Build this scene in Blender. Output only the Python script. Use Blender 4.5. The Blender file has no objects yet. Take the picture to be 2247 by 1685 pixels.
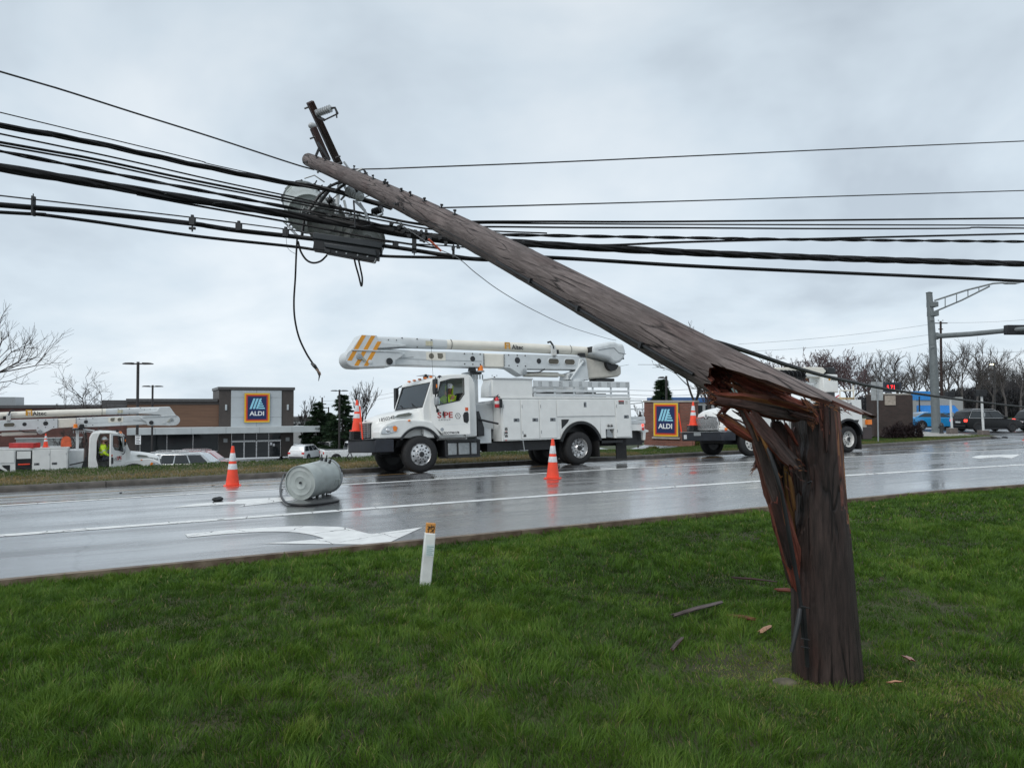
import bpy, bmesh, math, random
import numpy as np
from mathutils import Vector, Matrix, noise as mn
R = math.radians
random.seed(7); rng = np.random.default_rng(7)
scene = bpy.context.scene
col = scene.collection

# ------------------------------------------------------------------ camera, sky, sun, exposure
IW, IH, FPX, HOR, EYE = 2247.0, 1685.0, 1620.0, 882.0, 1.78
PIT = math.atan((HOR - IH/2) / FPX)
cd = bpy.data.cameras.new('camera'); cam = bpy.data.objects.new('camera', cd); col.objects.link(cam)
cam.location = (0, 0, EYE); cam.rotation_euler = (R(90) + PIT, 0, 0)
cd.sensor_width = 36; cd.lens = 36*FPX/IW; cd.clip_start = .05; cd.clip_end = 4000
scene.camera = cam
SUN_EL, SUN_AZ = 48, 215            # high, behind the camera and to its left, spread by the overcast
w = bpy.data.worlds.new('World'); scene.world = w; w.use_nodes = True
nt = w.node_tree; nt.nodes.clear()
def N(t, **k):
    n = nt.nodes.new(t)
    for a, b in k.items(): setattr(n, a, b)
    return n
out = N('ShaderNodeOutputWorld'); bg = N('ShaderNodeBackground'); bg.inputs[1].default_value = .1
sky = N('ShaderNodeTexSky', sky_type='NISHITA', sun_disc=False, sun_elevation=R(SUN_EL), sun_rotation=R(SUN_AZ))
tc = N('ShaderNodeTexCoord'); sep = N('ShaderNodeSeparateXYZ'); nt.links.new(tc.outputs['Generated'], sep.inputs[0])
ab = N('ShaderNodeMath', operation='ABSOLUTE'); nt.links.new(sep.outputs[2], ab.inputs[0])
ad = N('ShaderNodeMath', operation='ADD'); ad.inputs[1].default_value = .34; nt.links.new(ab.outputs[0], ad.inputs[0])
dx = N('ShaderNodeMath', operation='DIVIDE'); dy = N('ShaderNodeMath', operation='DIVIDE')
for q, i in ((dx, 0), (dy, 1)): nt.links.new(sep.outputs[i], q.inputs[0]); nt.links.new(ad.outputs[0], q.inputs[1])
cm = N('ShaderNodeCombineXYZ'); nt.links.new(dx.outputs[0], cm.inputs[0]); nt.links.new(dy.outputs[0], cm.inputs[1])
n1 = N('ShaderNodeTexNoise'); n1.inputs['Scale'].default_value = 1.35; n1.inputs['Detail'].default_value = 5; n1.inputs['Roughness'].default_value = .52; n1.inputs['Distortion'].default_value = .5
n2 = N('ShaderNodeTexNoise'); n2.inputs['Scale'].default_value = 3.2; n2.inputs['Detail'].default_value = 4; n2.inputs['Roughness'].default_value = .55
mp = N('ShaderNodeMapping'); mp.inputs['Location'].default_value = (3.3, 1.2, 0); nt.links.new(cm.outputs[0], mp.inputs[0])
nt.links.new(mp.outputs[0], n1.inputs[0]); nt.links.new(mp.outputs[0], n2.inputs[0])
mx = N('ShaderNodeMath', operation='MULTIPLY_ADD'); mx.inputs[1].default_value = .3; nt.links.new(n2.outputs[0], mx.inputs[0]); nt.links.new(n1.outputs[0], mx.inputs[2])
cr = N('ShaderNodeValToRGB'); nt.links.new(mx.outputs[0], cr.inputs[0])
e = cr.color_ramp.elements
e[0].position = .46; e[0].color = (.50, .575, .65, 1)
e[1].position = .86; e[1].color = (.79, .85, .90, 1)
ne = e.new(.62); ne.color = (.622, .712, .79, 1)
sc_ = N('ShaderNodeVectorMath', operation='SCALE'); sc_.inputs[3].default_value = 10.0; nt.links.new(cr.outputs[0], sc_.inputs[0])
gr_ = N('ShaderNodeMapRange'); gr_.inputs[1].default_value = 0; gr_.inputs[2].default_value = .55; gr_.inputs[3].default_value = 10.9; gr_.inputs[4].default_value = 9.3; nt.links.new(ab.outputs[0], gr_.inputs[0]); nt.links.new(gr_.outputs[0], sc_.inputs[3])
mixw = N('ShaderNodeMix', data_type='RGBA'); mixw.inputs[0].default_value = .94
nt.links.new(sky.outputs[0], mixw.inputs[6]); nt.links.new(sc_.outputs[0], mixw.inputs[7])
nt.links.new(mixw.outputs[2], bg.inputs[0]); nt.links.new(bg.outputs[0], out.inputs[0])
sd = bpy.data.lights.new('sun', 'SUN'); sd.energy = 1.5; sd.angle = R(35); sd.color = (1, .97, .93)
so = bpy.data.objects.new('sun', sd); col.objects.link(so)
_d = Vector((math.sin(R(SUN_AZ))*math.cos(R(SUN_EL)), math.cos(R(SUN_AZ))*math.cos(R(SUN_EL)), math.sin(R(SUN_EL))))
so.rotation_euler = _d.to_track_quat('Z', 'Y').to_euler()
vs = scene.view_settings; vs.view_transform = 'Standard'; vs.look = 'None'; vs.exposure = .12; vs.gamma = 1; vs.use_curve_mapping = False
scene.render.engine = 'CYCLES'
scene.cycles.max_bounces = 6; scene.cycles.diffuse_bounces = 3; scene.cycles.glossy_bounces = 3; scene.cycles.transmission_bounces = 4; scene.cycles.transparent_max_bounces = 6
scene.cycles.use_denoising = True

# ------------------------------------------------------------------ survey: how the photograph's rays meet the place
CP, SP = math.cos(PIT), math.sin(PIT)
def ray(u, v):
    a, b = (u - IW/2)/FPX, (IH/2 - v)/FPX
    return Vector((a, CP - b*SP, SP + b*CP))
def at(u, v, Y):                                   # the point at ground distance Y
    r = ray(u, v); return Vector((0, 0, EYE)) + r*(Y/r.y)
def lerp(a, b, t): return a + (b-a)*t
def sstep(a, b, x):
    t = min(1, max(0, (x-a)/(b-a))); return t*t*(3-2*t)
def interp(x, xs, ys):
    return float(np.interp(x, xs, ys))
# ------------------------------------------------------------------ the lie of the land
def y_near(x):                                     # solid line between the two near lanes
    if x < -10: return y_near(-10) + .56*(x+10)
    if x > 18: return y_near(18) + .44*(x-18)
    return 13.714 + .54279*x - .0028306*x*x
def y_far(x):
    if x < -12: return y_far(-12) + .56*(x+12)
    if x > 20: return y_far(20) + .44*(x-20)
    return 18.097 + .57791*x - .0034541*x*x
def y_kerb(x):                                     # near kerb
    if x > 8: return y_kerb(8) + .44*(x-8)
    return 9.75 + .545*x
def kd(x): return interp(x, [-60, -10, -2, 4, 8.2, 17.5, 24, 30, 60], [6.25, 6.2, 6.3, 6.1, 7.1, 8.7, 10.2, 11.9, 14])
def y_fk(x): return y_far(x) + kd(x)/.88           # far kerb
def road_z(x, y): return -min(.06*max(0, (y - y_far(x))*.88), .5)
def hnoise(x, y, s=1.0): return mn.noise(Vector((x*s, y*s, 3.1)))
def h(x, y):
    if y < y_kerb(x):
        q = (y_kerb(x) - y)*.88
        return lerp(.03, .16, sstep(.1, 1.6, q)) + .02*hnoise(x, y, .5)*sstep(.3, 2, q)
    d = (y - y_far(x))*.88; D = d - kd(x)
    if D <= 0: return road_z(x, y)
    zk = road_z(x, y_fk(x)) + .13
    if D < 3.4: left = zk + .03*D + .02*hnoise(x, y, .6)
    elif D < 7: left = lerp(zk + .1, -1.95, sstep(3.4, 7, D))
    else: left = -1.95 - .047*(D - 7)
    right = lerp(zk, -.5, sstep(0, 7, D))
    return lerp(left, right, sstep(-1, 9 + .12*max(0, D-4), x - .3*max(0, D-4)))
def onroad(u, v):
    r = ray(u, v); k = 3.0
    while k < 150:
        P = Vector((0, 0, EYE)) + r*k
        if P.z <= (road_z(P.x, P.y) if P.y > y_kerb(P.x) else -9):
            lo, hi = k - .02, k
            for _ in range(14):
                k = (lo+hi)/2; P = Vector((0, 0, EYE)) + r*k
                if P.z <= road_z(P.x, P.y): hi = k
                else: lo = k
            return P
        k += .02
    return P
def onland(u, v, k=2.0):
    r = ray(u, v)
    while k < 300:
        P = Vector((0, 0, EYE)) + r*k
        if P.z <= h(P.x, P.y): return P
        k += .01 if k < 12 else .05
    return P

# ------------------------------------------------------------------ materials
MATS = {}
def M(name, c, rough=.5, metal=0, var=.12, scale=6, bump=0, bscale=40, c2=None, stretch=None, spec=.5, coat=0, emit=None, detail=4, alpha=None, rvar=.1):
    if name in MATS: return MATS[name]
    m = bpy.data.materials.new(name); m.use_nodes = True; MATS[name] = m
    t = m.node_tree; b = t.nodes['Principled BSDF']
    b.inputs['Roughness'].default_value = rough; b.inputs['Metallic'].default_value = metal
    b.inputs['Specular IOR Level'].default_value = spec; b.inputs['Coat Weight'].default_value = coat; b.inputs['Coat Roughness'].default_value = .08
    co = t.nodes.new('ShaderNodeTexCoord'); mpn = t.nodes.new('ShaderNodeMapping')
    t.links.new(co.outputs['Object'], mpn.inputs[0])
    if stretch: mpn.inputs['Scale'].default_value = stretch
    no = t.nodes.new('ShaderNodeTexNoise'); no.inputs['Scale'].default_value = scale; no.inputs['Detail'].default_value = detail
    t.links.new(mpn.outputs[0], no.inputs[0])
    r = t.nodes.new('ShaderNodeValToRGB'); t.links.new(no.outputs[0], r.inputs[0])
    lo = [x*(1-var) for x in c]; hi = list(c2) if c2 else [min(1, x*(1+var)) for x in c]
    r.color_ramp.elements[0].position = .36; r.color_ramp.elements[1].position = .66
    r.color_ramp.elements[0].color = (*lo, 1); r.color_ramp.elements[1].color = (*hi, 1)
    t.links.new(r.outputs[0], b.inputs['Base Color'])
    mr = t.nodes.new('ShaderNodeMapRange'); mr.inputs[3].default_value = max(.02, rough-rvar); mr.inputs[4].default_value = min(1, rough+rvar)
    t.links.new(no.outputs[0], mr.inputs[0]); t.links.new(mr.outputs[0], b.inputs['Roughness'])
    if bump:
        nb = t.nodes.new('ShaderNodeTexNoise'); nb.inputs['Scale'].default_value = bscale; nb.inputs['Detail'].default_value = 5
        t.links.new(mpn.outputs[0], nb.inputs[0])
        bp = t.nodes.new('ShaderNodeBump'); bp.inputs['Strength'].default_value = bump; bp.inputs['Distance'].default_value = .02
        t.links.new(nb.outputs[0], bp.inputs['Height']); t.links.new(bp.outputs[0], b.inputs['Normal'])
    if emit:
        b.inputs['Emission Color'].default_value = (*emit[:3], 1); b.inputs['Emission Strength'].default_value = emit[3]
    return m
def glass(name, tint=(.02, .025, .028), rough=.03, trans=0.0):
    if name in MATS: return MATS[name]
    m = bpy.data.materials.new(name); m.use_nodes = True; MATS[name] = m
    b = m.node_tree.nodes['Principled BSDF']; b.inputs['Roughness'].default_value = rough; b.inputs['Specular IOR Level'].default_value = .6
    if trans:
        t = m.node_tree; tr = t.nodes.new('ShaderNodeBsdfTransparent'); tr.inputs[0].default_value = (.84, .89, .89, 1); gl = t.nodes.new('ShaderNodeBsdfGlossy'); gl.inputs['Roughness'].default_value = rough
        gl.inputs['Color'].default_value = (.8, .85, .88, 1)
        f = t.nodes.new('ShaderNodeFresnel'); f.inputs[0].default_value = 1.5
        mxs = t.nodes.new('ShaderNodeMixShader'); t.links.new(f.outputs[0], mxs.inputs[0]); t.links.new(tr.outputs[0], mxs.inputs[1]); t.links.new(gl.outputs[0], mxs.inputs[2])
        t.links.new(mxs.outputs[0], t.nodes['Material Output'].inputs[0])
    else: b.inputs['Base Color'].default_value = (*tint, 1)
    return m

WHITE = M('white_truck_paint', (.78, .79, .77), .32, var=.04, scale=3, coat=.3)
CREAM = M('fibreglass_boom', (.74, .71, .63), .38, var=.04, scale=4)
GREYW = M('grey_white_paint', (.60, .63, .64), .38, var=.05, scale=4)
BLACK = M('black_plastic', (.012, .013, .015), .45, var=.3)
RUBBER = M('tyre_rubber', (.016, .016, .017), .75, var=.3, scale=20, bump=.2, bscale=60)
ALU = M('polished_aluminium', (.62, .62, .62), .28, metal=.85, var=.08, scale=12)
STEEL = M('galvanised_steel', (.33, .35, .36), .45, metal=.4, var=.12, scale=14)
DKSTEEL = M('dark_steel', (.035, .037, .04), .5, metal=.3, var=.25, scale=10)
ORANGE = M('cone_orange', (.92, .075, .03), .45, var=.08, scale=6)
REFL = M('reflective_white', (.62, .64, .66), .35, var=.12, scale=30)
AMBER = M('amber_lens', (.85, .22, .02), .25, var=.05)
REDL = M('red_lens', (.55, .02, .02), .25, var=.05)
GLASSD = glass('dark_window_glass')
GLASSC = glass('clear_window_glass', trans=1)
LENS = M('headlight_lens', (.5, .53, .55), .08, var=.25, scale=20, metal=.3)

# ------------------------------------------------------------------ mesh helpers
class MB:
    """collects shapes and links them as ONE mesh object"""
    def __init__(s, T=None): s.v = []; s.f = []; s.m = []; s.T = T; s.tint = None
    def add(s, vs, fs, m=0):
        o = len(s.v)
        s.v += [tuple(s.T(Vector(p))) if s.T else tuple(p) for p in vs]
        s.f += [tuple(i+o for i in f) for f in fs]; s.m += [m]*len(fs); return s
    def box(s, x0, x1, y0, y1, z0, z1, m=0, q=None):
        vs = [(x, y, z) for x in (x0, x1) for y in (y0, y1) for z in (z0, z1)]
        if q: vs = [q(Vector(p)) for p in vs]
        return s.add(vs, [(0, 1, 3, 2), (4, 6, 7, 5), (0, 4, 5, 1), (2, 3, 7, 6), (0, 2, 6, 4), (1, 5, 7, 3)], m)
    def prism(s, poly, y0, y1, m=0, sc1=None):           # polygon in (x,z) pushed along y
        n = len(poly); c = Vector((sum(p[0] for p in poly)/n, sum(p[1] for p in poly)/n))
        vs = [(p[0], y0, p[1]) for p in poly]
        vs += [(p[0], y1, p[1]) for p in poly]
        return s.add(vs, [tuple(range(n)), tuple(range(2*n-1, n-1, -1))] + [(i, i+n, (i+1) % n + n, (i+1) % n) for i in range(n)], m)
    def prismz(s, poly, z0, z1, m=0):
        n = len(poly); vs = [(p[0], p[1], z0) for p in poly] + [(p[0], p[1], z1) for p in poly]
        return s.add(vs, [tuple(range(n-1, -1, -1)), tuple(range(n, 2*n))] + [(i, (i+1) % n, (i+1) % n + n, i+n) for i in range(n)], m)
    def prismx(s, poly, x0, x1, m=0):                     # polygon in (y,z)
        n = len(poly); vs = [(x0, p[0], p[1]) for p in poly] + [(x1, p[0], p[1]) for p in poly]
        return s.add(vs, [tuple(range(n)), tuple(range(2*n-1, n-1, -1))] + [(i, i+n, (i+1) % n + n, (i+1) % n) for i in range(n)], m)
    def loft(s, rings, m=0, cap=True, close=True):
        n = len(rings[0]); vs = [p for r in rings for p in r]; fs = []
        for k in range(len(rings)-1):
            for i in range(n if close else n-1):
                j = (i+1) % n; fs.append((k*n+i, k*n+j, (k+1)*n+j, (k+1)*n+i))
        if cap: fs += [tuple(range(n-1, -1, -1)), tuple((len(rings)-1)*n + i for i in range(n))]
        return s.add(vs, fs, m)
    def tube(s, pts, r, n=8, m=0, cap=True):
        pts = [Vector(p) for p in pts]; rs = r if isinstance(r, (list, tuple)) else [r]*len(pts)
        rings = []; up = None
        for i, p in enumerate(pts):
            t = (pts[min(i+1, len(pts)-1)] - pts[max(i-1, 0)])
            if t.length < 1e-9: t = Vector((0, 0, 1))
            t.normalize()
            if up is None: up = t.orthogonal().normalized()
            up = (up - t*up.dot(t))
            if up.length < 1e-6: up = t.orthogonal()
            up.normalize(); sd_ = t.cross(up)
            rings.append([p + (up*math.cos(2*math.pi*k/n) + sd_*math.sin(2*math.pi*k/n))*rs[i] for k in range(n)])
        return s.loft(rings, m, cap)
    def cyl(s, p0, p1, r0, r1=None, n=14, m=0): return s.tube([p0, p1], [r0, r0 if r1 is None else r1], n, m)
    def lathe(s, prof, c=(0, 0, 0), ax='z', n=20, m=0, cap=True):  # prof [(radius, height)]
        c = Vector(c); rings = []
        for r, hh in prof:
            ring = []
            for k in range(n):
                a = 2*math.pi*k/n; p, q = r*math.cos(a), r*math.sin(a)
                ring.append(c + (Vector((p, q, hh)) if ax == 'z' else Vector((p, hh, q)) if ax == 'y' else Vector((hh, p, q))))
            rings.append(ring)
        return s.loft(rings, m, cap)
    def ball(s, c, r, n=10, k=6, m=0, sx=(1, 1, 1)):
        prof = [(max(1e-3, math.sin(math.pi*i/k)), -math.cos(math.pi*i/k)) for i in range(k+1)]
        c = Vector(c); rings = [[c + Vector((q*math.cos(2*math.pi*j/n)*r*sx[0], q*math.sin(2*math.pi*j/n)*r*sx[1], z*r*sx[2])) for j in range(n)] for q, z in prof]
        return s.loft(rings, m, True)
    def build(s, name, mats, parent=None, bev=0, smooth=40, seg=2, loc=None):
        me = bpy.data.meshes.new(name); me.from_pydata(s.v, [], s.f)
        if not isinstance(mats, (list, tuple)): mats = [mats]
        for m in mats: me.materials.append(m)
        if any(s.m): me.polygons.foreach_set('material_index', s.m)
        b = bmesh.new(); b.from_mesh(me); bmesh.ops.recalc_face_normals(b, faces=b.faces); b.to_mesh(me); b.free()
        if smooth:
            me.shade_smooth(); me.set_sharp_from_angle(angle=R(smooth))
        o = bpy.data.objects.new(name, me); col.objects.link(o)
        if parent: o.parent = parent
        if loc is not None: o.location = loc
        if bev:
            bm_ = o.modifiers.new('bevel', 'BEVEL'); bm_.width = bev; bm_.segments = seg; bm_.limit_method = 'ANGLE'; bm_.angle_limit = R(35); bm_.harden_normals = False
        return o
def tag(o, label=None, cat=None, group=None, kind=None):
    if label: o['label'] = label
    if cat: o['category'] = cat
    if group: o['group'] = group
    if kind: o['kind'] = kind
    return o
def empty(name, loc=(0, 0, 0), rz=0, label=None, cat=None, group=None, rot=None, kind=None):
    o = bpy.data.objects.new(name, None); col.objects.link(o); o.empty_display_size = .2
    o.location = loc; o.rotation_euler = rot if rot else (0, 0, rz)
    return tag(o, label, cat, group, kind)
def copy_tree(o, parent=None):
    c = o.copy(); col.objects.link(c)
    if parent: c.parent = parent
    for ch in [x for x in o.children]: copy_tree(ch, c)
    return c
def text(body, size, mat, parent, loc, rot=(R(90), 0, 0), name='lettering', bold=0.0, ext=.002, align='LEFT', sx=1.0, shear=0, space=1.0):
    d = bpy.data.curves.new(name, 'FONT'); d.body = body; d.size = size; d.extrude = ext; d.offset = bold; d.align_x = align; d.shear = shear; d.space_character = space
    d.materials.append(mat); d.resolution_u = 3
    o = bpy.data.objects.new(name, d); col.objects.link(o); o.parent = parent; o.location = loc; o.rotation_euler = rot; o.scale = (sx, 1, 1)
    return o
def fast_mesh(name, V, F, mats, parent=None, attr=None, mi=None, smooth=False):
    """V (n,3) array, F (m,k) array; attr = (name, values per vertex)"""
    me = bpy.data.meshes.new(name); V = np.asarray(V, np.float32); F = np.asarray(F, np.int32); m, k = F.shape
    me.vertices.add(len(V)); me.vertices.foreach_set('co', V.ravel())
    me.loops.add(m*k); me.loops.foreach_set('vertex_index', F.ravel())
    me.polygons.add(m); me.polygons.foreach_set('loop_start', np.arange(0, m*k, k, dtype=np.int32))
    me.polygons.foreach_set('loop_total', np.full(m, k, np.int32))
    for q in (mats if isinstance(mats, (list, tuple)) else [mats]): me.materials.append(q)
    if mi is not None: me.polygons.foreach_set('material_index', np.asarray(mi, np.int32))
    if attr:
        a = me.attributes.new(attr[0], 'FLOAT', 'POINT'); a.data.foreach_set('value', np.asarray(attr[1], np.float32))
    if smooth: me.polygons.foreach_set('use_smooth', np.ones(m, bool))
    me.update(calc_edges=True)
    o = bpy.data.objects.new(name, me); col.objects.link(o)
    if parent: o.parent = parent
    return o
# ------------------------------------------------------------------ ground materials
def wet_asphalt(name, base, puddle=.5, rmin=.1, rmax=.42, scale=.35, ang=28, coat=.9):
    m = bpy.data.materials.new(name); m.use_nodes = True; MATS[name] = m
    t = m.node_tree; b = t.nodes['Principled BSDF']; L = t.links.new
    g = t.nodes.new('ShaderNodeNewGeometry')
    mpn = t.nodes.new('ShaderNodeMapping'); mpn.inputs['Rotation'].default_value = (0, 0, R(-ang)); L(g.outputs['Position'], mpn.inputs[0])
    st = t.nodes.new('ShaderNodeMapping'); st.inputs['Scale'].default_value = (.22, 1.5, 1); L(mpn.outputs[0], st.inputs[0])
    n1 = t.nodes.new('ShaderNodeTexNoise'); n1.inputs['Scale'].default_value = 1.0; n1.inputs['Detail'].default_value = 6; n1.inputs['Roughness'].default_value = .62; L(st.outputs[0], n1.inputs[0])
    n2 = t.nodes.new('ShaderNodeTexNoise'); n2.inputs['Scale'].default_value = 75; n2.inputs['Detail'].default_value = 3; L(g.outputs['Position'], n2.inputs[0])
    n3 = t.nodes.new('ShaderNodeTexNoise'); n3.inputs['Scale'].default_value = scale; n3.inputs['Detail'].default_value = 4; L(g.outputs['Position'], n3.inputs[0])
    rr = t.nodes.new('ShaderNodeMapRange'); rr.inputs[1].default_value = .36; rr.inputs[2].default_value = .66; rr.inputs[3].default_value = rmin; rr.inputs[4].default_value = rmax
    L(n1.outputs[0], rr.inputs[0]); L(rr.outputs[0], b.inputs['Roughness'])
    r = t.nodes.new('ShaderNodeValToRGB'); r.color_ramp.elements[0].position = .3; r.color_ramp.elements[1].position = .72
    r.color_ramp.elements[0].color = (*[c*.72 for c in base], 1); r.color_ramp.elements[1].color = (*[c*1.5 for c in base], 1)
    mxn = t.nodes.new('ShaderNodeMath'); mxn.operation = 'MULTIPLY_ADD'; mxn.inputs[1].default_value = .5; L(n2.outputs[0], mxn.inputs[0])
    hf = t.nodes.new('ShaderNodeMath'); hf.operation = 'MULTIPLY'; hf.inputs[1].default_value = .5; L(n3.outputs[0], hf.inputs[0]); L(hf.outputs[0], mxn.inputs[2])
    L(mxn.outputs[0], r.inputs[0])
    # fine cracks
    vo = t.nodes.new('ShaderNodeTexVoronoi'); vo.feature = 'DISTANCE_TO_EDGE'; vo.inputs['Scale'].default_value = .33
    wn = t.nodes.new('ShaderNodeTexNoise'); wn.inputs['Scale'].default_value = 1.6; wn.inputs['Detail'].default_value = 5; L(mpn.outputs[0], wn.inputs[0])
    wm = t.nodes.new('ShaderNodeMix'); wm.data_type = 'VECTOR'; wm.inputs[0].default_value = .35; L(mpn.outputs[0], wm.inputs[4]); L(wn.outputs['Color'], wm.inputs[5]); L(wm.outputs[1], vo.inputs[0])
    ck = t.nodes.new('ShaderNodeMath'); ck.operation = 'LESS_THAN'; ck.inputs[1].default_value = .004; L(vo.outputs[0], ck.inputs[0])
    cx = t.nodes.new('ShaderNodeMix'); cx.data_type = 'RGBA'; L(ck.outputs[0], cx.inputs[0]); L(r.outputs[0], cx.inputs[6]); cx.inputs[7].default_value = (.008, .008, .008, 1)
    L(cx.outputs[2], b.inputs['Base Color'])
    bp = t.nodes.new('ShaderNodeBump'); bp.inputs['Strength'].default_value = .22; bp.inputs['Distance'].default_value = .01
    L(n2.outputs[0], bp.inputs['Height']); L(bp.outputs[0], b.inputs['Normal'])
    b.inputs['Specular IOR Level'].default_value = .6; b.inputs['IOR'].default_value = 1.5
    b.inputs['Coat Weight'].default_value = coat; b.inputs['Coat IOR'].default_value = 1.5; L(rr.outputs[0], b.inputs['Coat Roughness'])
    return m
ROADM = wet_asphalt('wet_road_asphalt', (.07, .07, .073), rmin=.09, rmax=.36)
LOTM = wet_asphalt('wet_lot_asphalt', (.045, .045, .047), rmin=.15, rmax=.5)
def paint_mat(name, c):
    m = M(name, c, .5, var=.08, scale=5, bump=.1, bscale=80, rvar=.1); t = m.node_tree; b = t.nodes['Principled BSDF']; L = t.links.new
    old = b.inputs['Base Color'].links[0].from_socket; g = t.nodes.new('ShaderNodeNewGeometry'); vo = t.nodes.new('ShaderNodeTexVoronoi'); vo.feature = 'DISTANCE_TO_EDGE'; vo.inputs['Scale'].default_value = 1.1
    wn = t.nodes.new('ShaderNodeTexNoise'); wn.inputs['Scale'].default_value = 5; L(g.outputs['Position'], wn.inputs[0]); wm = t.nodes.new('ShaderNodeMix'); wm.data_type = 'VECTOR'; wm.inputs[0].default_value = .12; L(g.outputs['Position'], wm.inputs[4]); L(wn.outputs['Color'], wm.inputs[5]); L(wm.outputs[1], vo.inputs[0])
    ck = t.nodes.new('ShaderNodeMath'); ck.operation = 'LESS_THAN'; ck.inputs[1].default_value = .006; L(vo.outputs[0], ck.inputs[0])
    n2 = t.nodes.new('ShaderNodeTexNoise'); n2.inputs['Scale'].default_value = 26; n2.inputs['Detail'].default_value = 6; L(g.outputs['Position'], n2.inputs[0]); wr = t.nodes.new('ShaderNodeMath'); wr.operation = 'GREATER_THAN'; wr.inputs[1].default_value = .73; L(n2.outputs[0], wr.inputs[0])
    mxx = t.nodes.new('ShaderNodeMath'); mxx.operation = 'MAXIMUM'; L(ck.outputs[0], mxx.inputs[0]); L(wr.outputs[0], mxx.inputs[1])
    cx = t.nodes.new('ShaderNodeMix'); cx.data_type = 'RGBA'; L(mxx.outputs[0], cx.inputs[0]); L(old, cx.inputs[6]); cx.inputs[7].default_value = (.12, .12, .12, 1); L(cx.outputs[2], b.inputs['Base Color']); return m
PAINT = paint_mat('worn_white_road_paint', (.74, .75, .74))
YPAINT = paint_mat('worn_yellow_road_paint', (.42, .22, .03))
def soil_mat(name, a, b_, c):
    m = M(name, a, .9, c2=b_, var=.3, scale=1.3, bump=.5, bscale=30, detail=8); return m
LAWNM = soil_mat('lawn_soil', (.050, .042, .020), (.060, .070, .022), None)
VERGEM = soil_mat('verge_soil', (.05, .052, .02), (.12, .10, .05), None)
FIELDM = soil_mat('field_soil', (.05, .07, .03), (.07, .085, .035), None)
KERBM = M('wet_kerb_concrete', (.085, .075, .065), .55, var=.35, scale=4, bump=.3, bscale=50, detail=8)
NKERBM = M('stained_kerb_concrete', (.16, .10, .065), .55, var=.45, scale=5, bump=.4, bscale=60, c2=(.22, .17, .12), detail=8)
CONC = M('concrete', (.36, .35, .33), .7, var=.2, scale=3, bump=.2, bscale=60)

def sheet(name, xs, f0, f1, ny, mat, zf, dz=0.0, kind='structure'):
    """surface between two curves y=f0(x) and y=f1(x)"""
    V = []; F = []
    for x in xs:
        a, b_ = f0(x), f1(x)
        for j in range(ny+1):
            y = lerp(a, b_, j/ny); V.append((x, y, zf(x, y) + dz))
    nn = ny+1
    for i in range(len(xs)-1):
        for j in range(ny): F.append((i*nn+j, (i+1)*nn+j, (i+1)*nn+j+1, i*nn+j+1))
    o = fast_mesh(name, V, F, mat, smooth=True)
    tag(o, kind=kind); return o
XS = list(np.concatenate([np.arange(-70, -20, 5), np.arange(-20, 34, .6), np.arange(34, 120, 4)]))
# far terrain out to the horizon
def far_h(x, y):
    return h(x, y) - .45 if y > y_fk(x) + 1 else -.6
gx = np.concatenate([np.linspace(-1500, -160, 12), np.linspace(-150, 150, 60), np.linspace(160, 1500, 12)])
gy = np.concatenate([np.linspace(-400, -40, 6), np.linspace(-30, 140, 60), np.linspace(160, 2500, 12)])
V = [(x, y, far_h(max(-60, min(x, 60)), y)) for x in gx for y in gy]; nn = len(gy)
F = [(i*nn+j, (i+1)*nn+j, (i+1)*nn+j+1, i*nn+j+1) for i in range(len(gx)-1) for j in range(nn-1)]
tag(fast_mesh('ground', V, F, FIELDM, smooth=True), kind='structure')
# the road: flat lanes, falling away past the far line
sheet('road', XS, y_kerb, y_far, 6, ROADM, road_z)
sheet('road_shoulder', XS, y_far, lambda x: y_fk(x) + .05, 10, ROADM, road_z)
sheet('lawn', XS, lambda x: y_kerb(x) - 14, lambda x: y_kerb(x) - .15, 40, LAWNM, h)
sheet('back_lawn', XS, lambda x: y_kerb(x) - 60, lambda x: y_kerb(x) - 13.9, 10, LAWNM, lambda x, y: .13)
XV = [x for x in XS if x < 31]
sheet('verge', XV, lambda x: y_fk(x) + .14, lambda x: y_fk(x) + lerp(3.4, 7, sstep(6, 12, x))/.88, 8, VERGEM, h)
XL = [x for x in XS if x < 12]
sheet('verge_bank', XL, lambda x: y_fk(x) + 3.4/.88, lambda x: y_fk(x) + 7.4/.88, 10, VERGEM, h, -.002)
sheet('parking_lot', XL, lambda x: y_fk(x) + 7.2/.88, lambda x: y_fk(x) + 110, 40, LOTM, h, .004)
# side street and the corner's pavement on the right
sheet('side_street', list(np.arange(14, 120, 3)), lambda x: 49 if x > 31.5 else 53, lambda x: 72, 6, LOTM, lambda x, y: -.497)
sheet('street_mouth', list(np.arange(31.2, 120, 3)), lambda x: y_fk(x) - .1, lambda x: 49.2 if y_fk(x) < 49 else y_fk(x)+.1, 4, LOTM, lambda x, y: -.494)
sheet('pavement', list(np.arange(20.5, 30.6, .5)), lambda x: lerp(47.2, 45.9, (x-20.5)/10), lambda x: 53.2, 4, CONC, lambda x, y: -.37)
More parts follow.
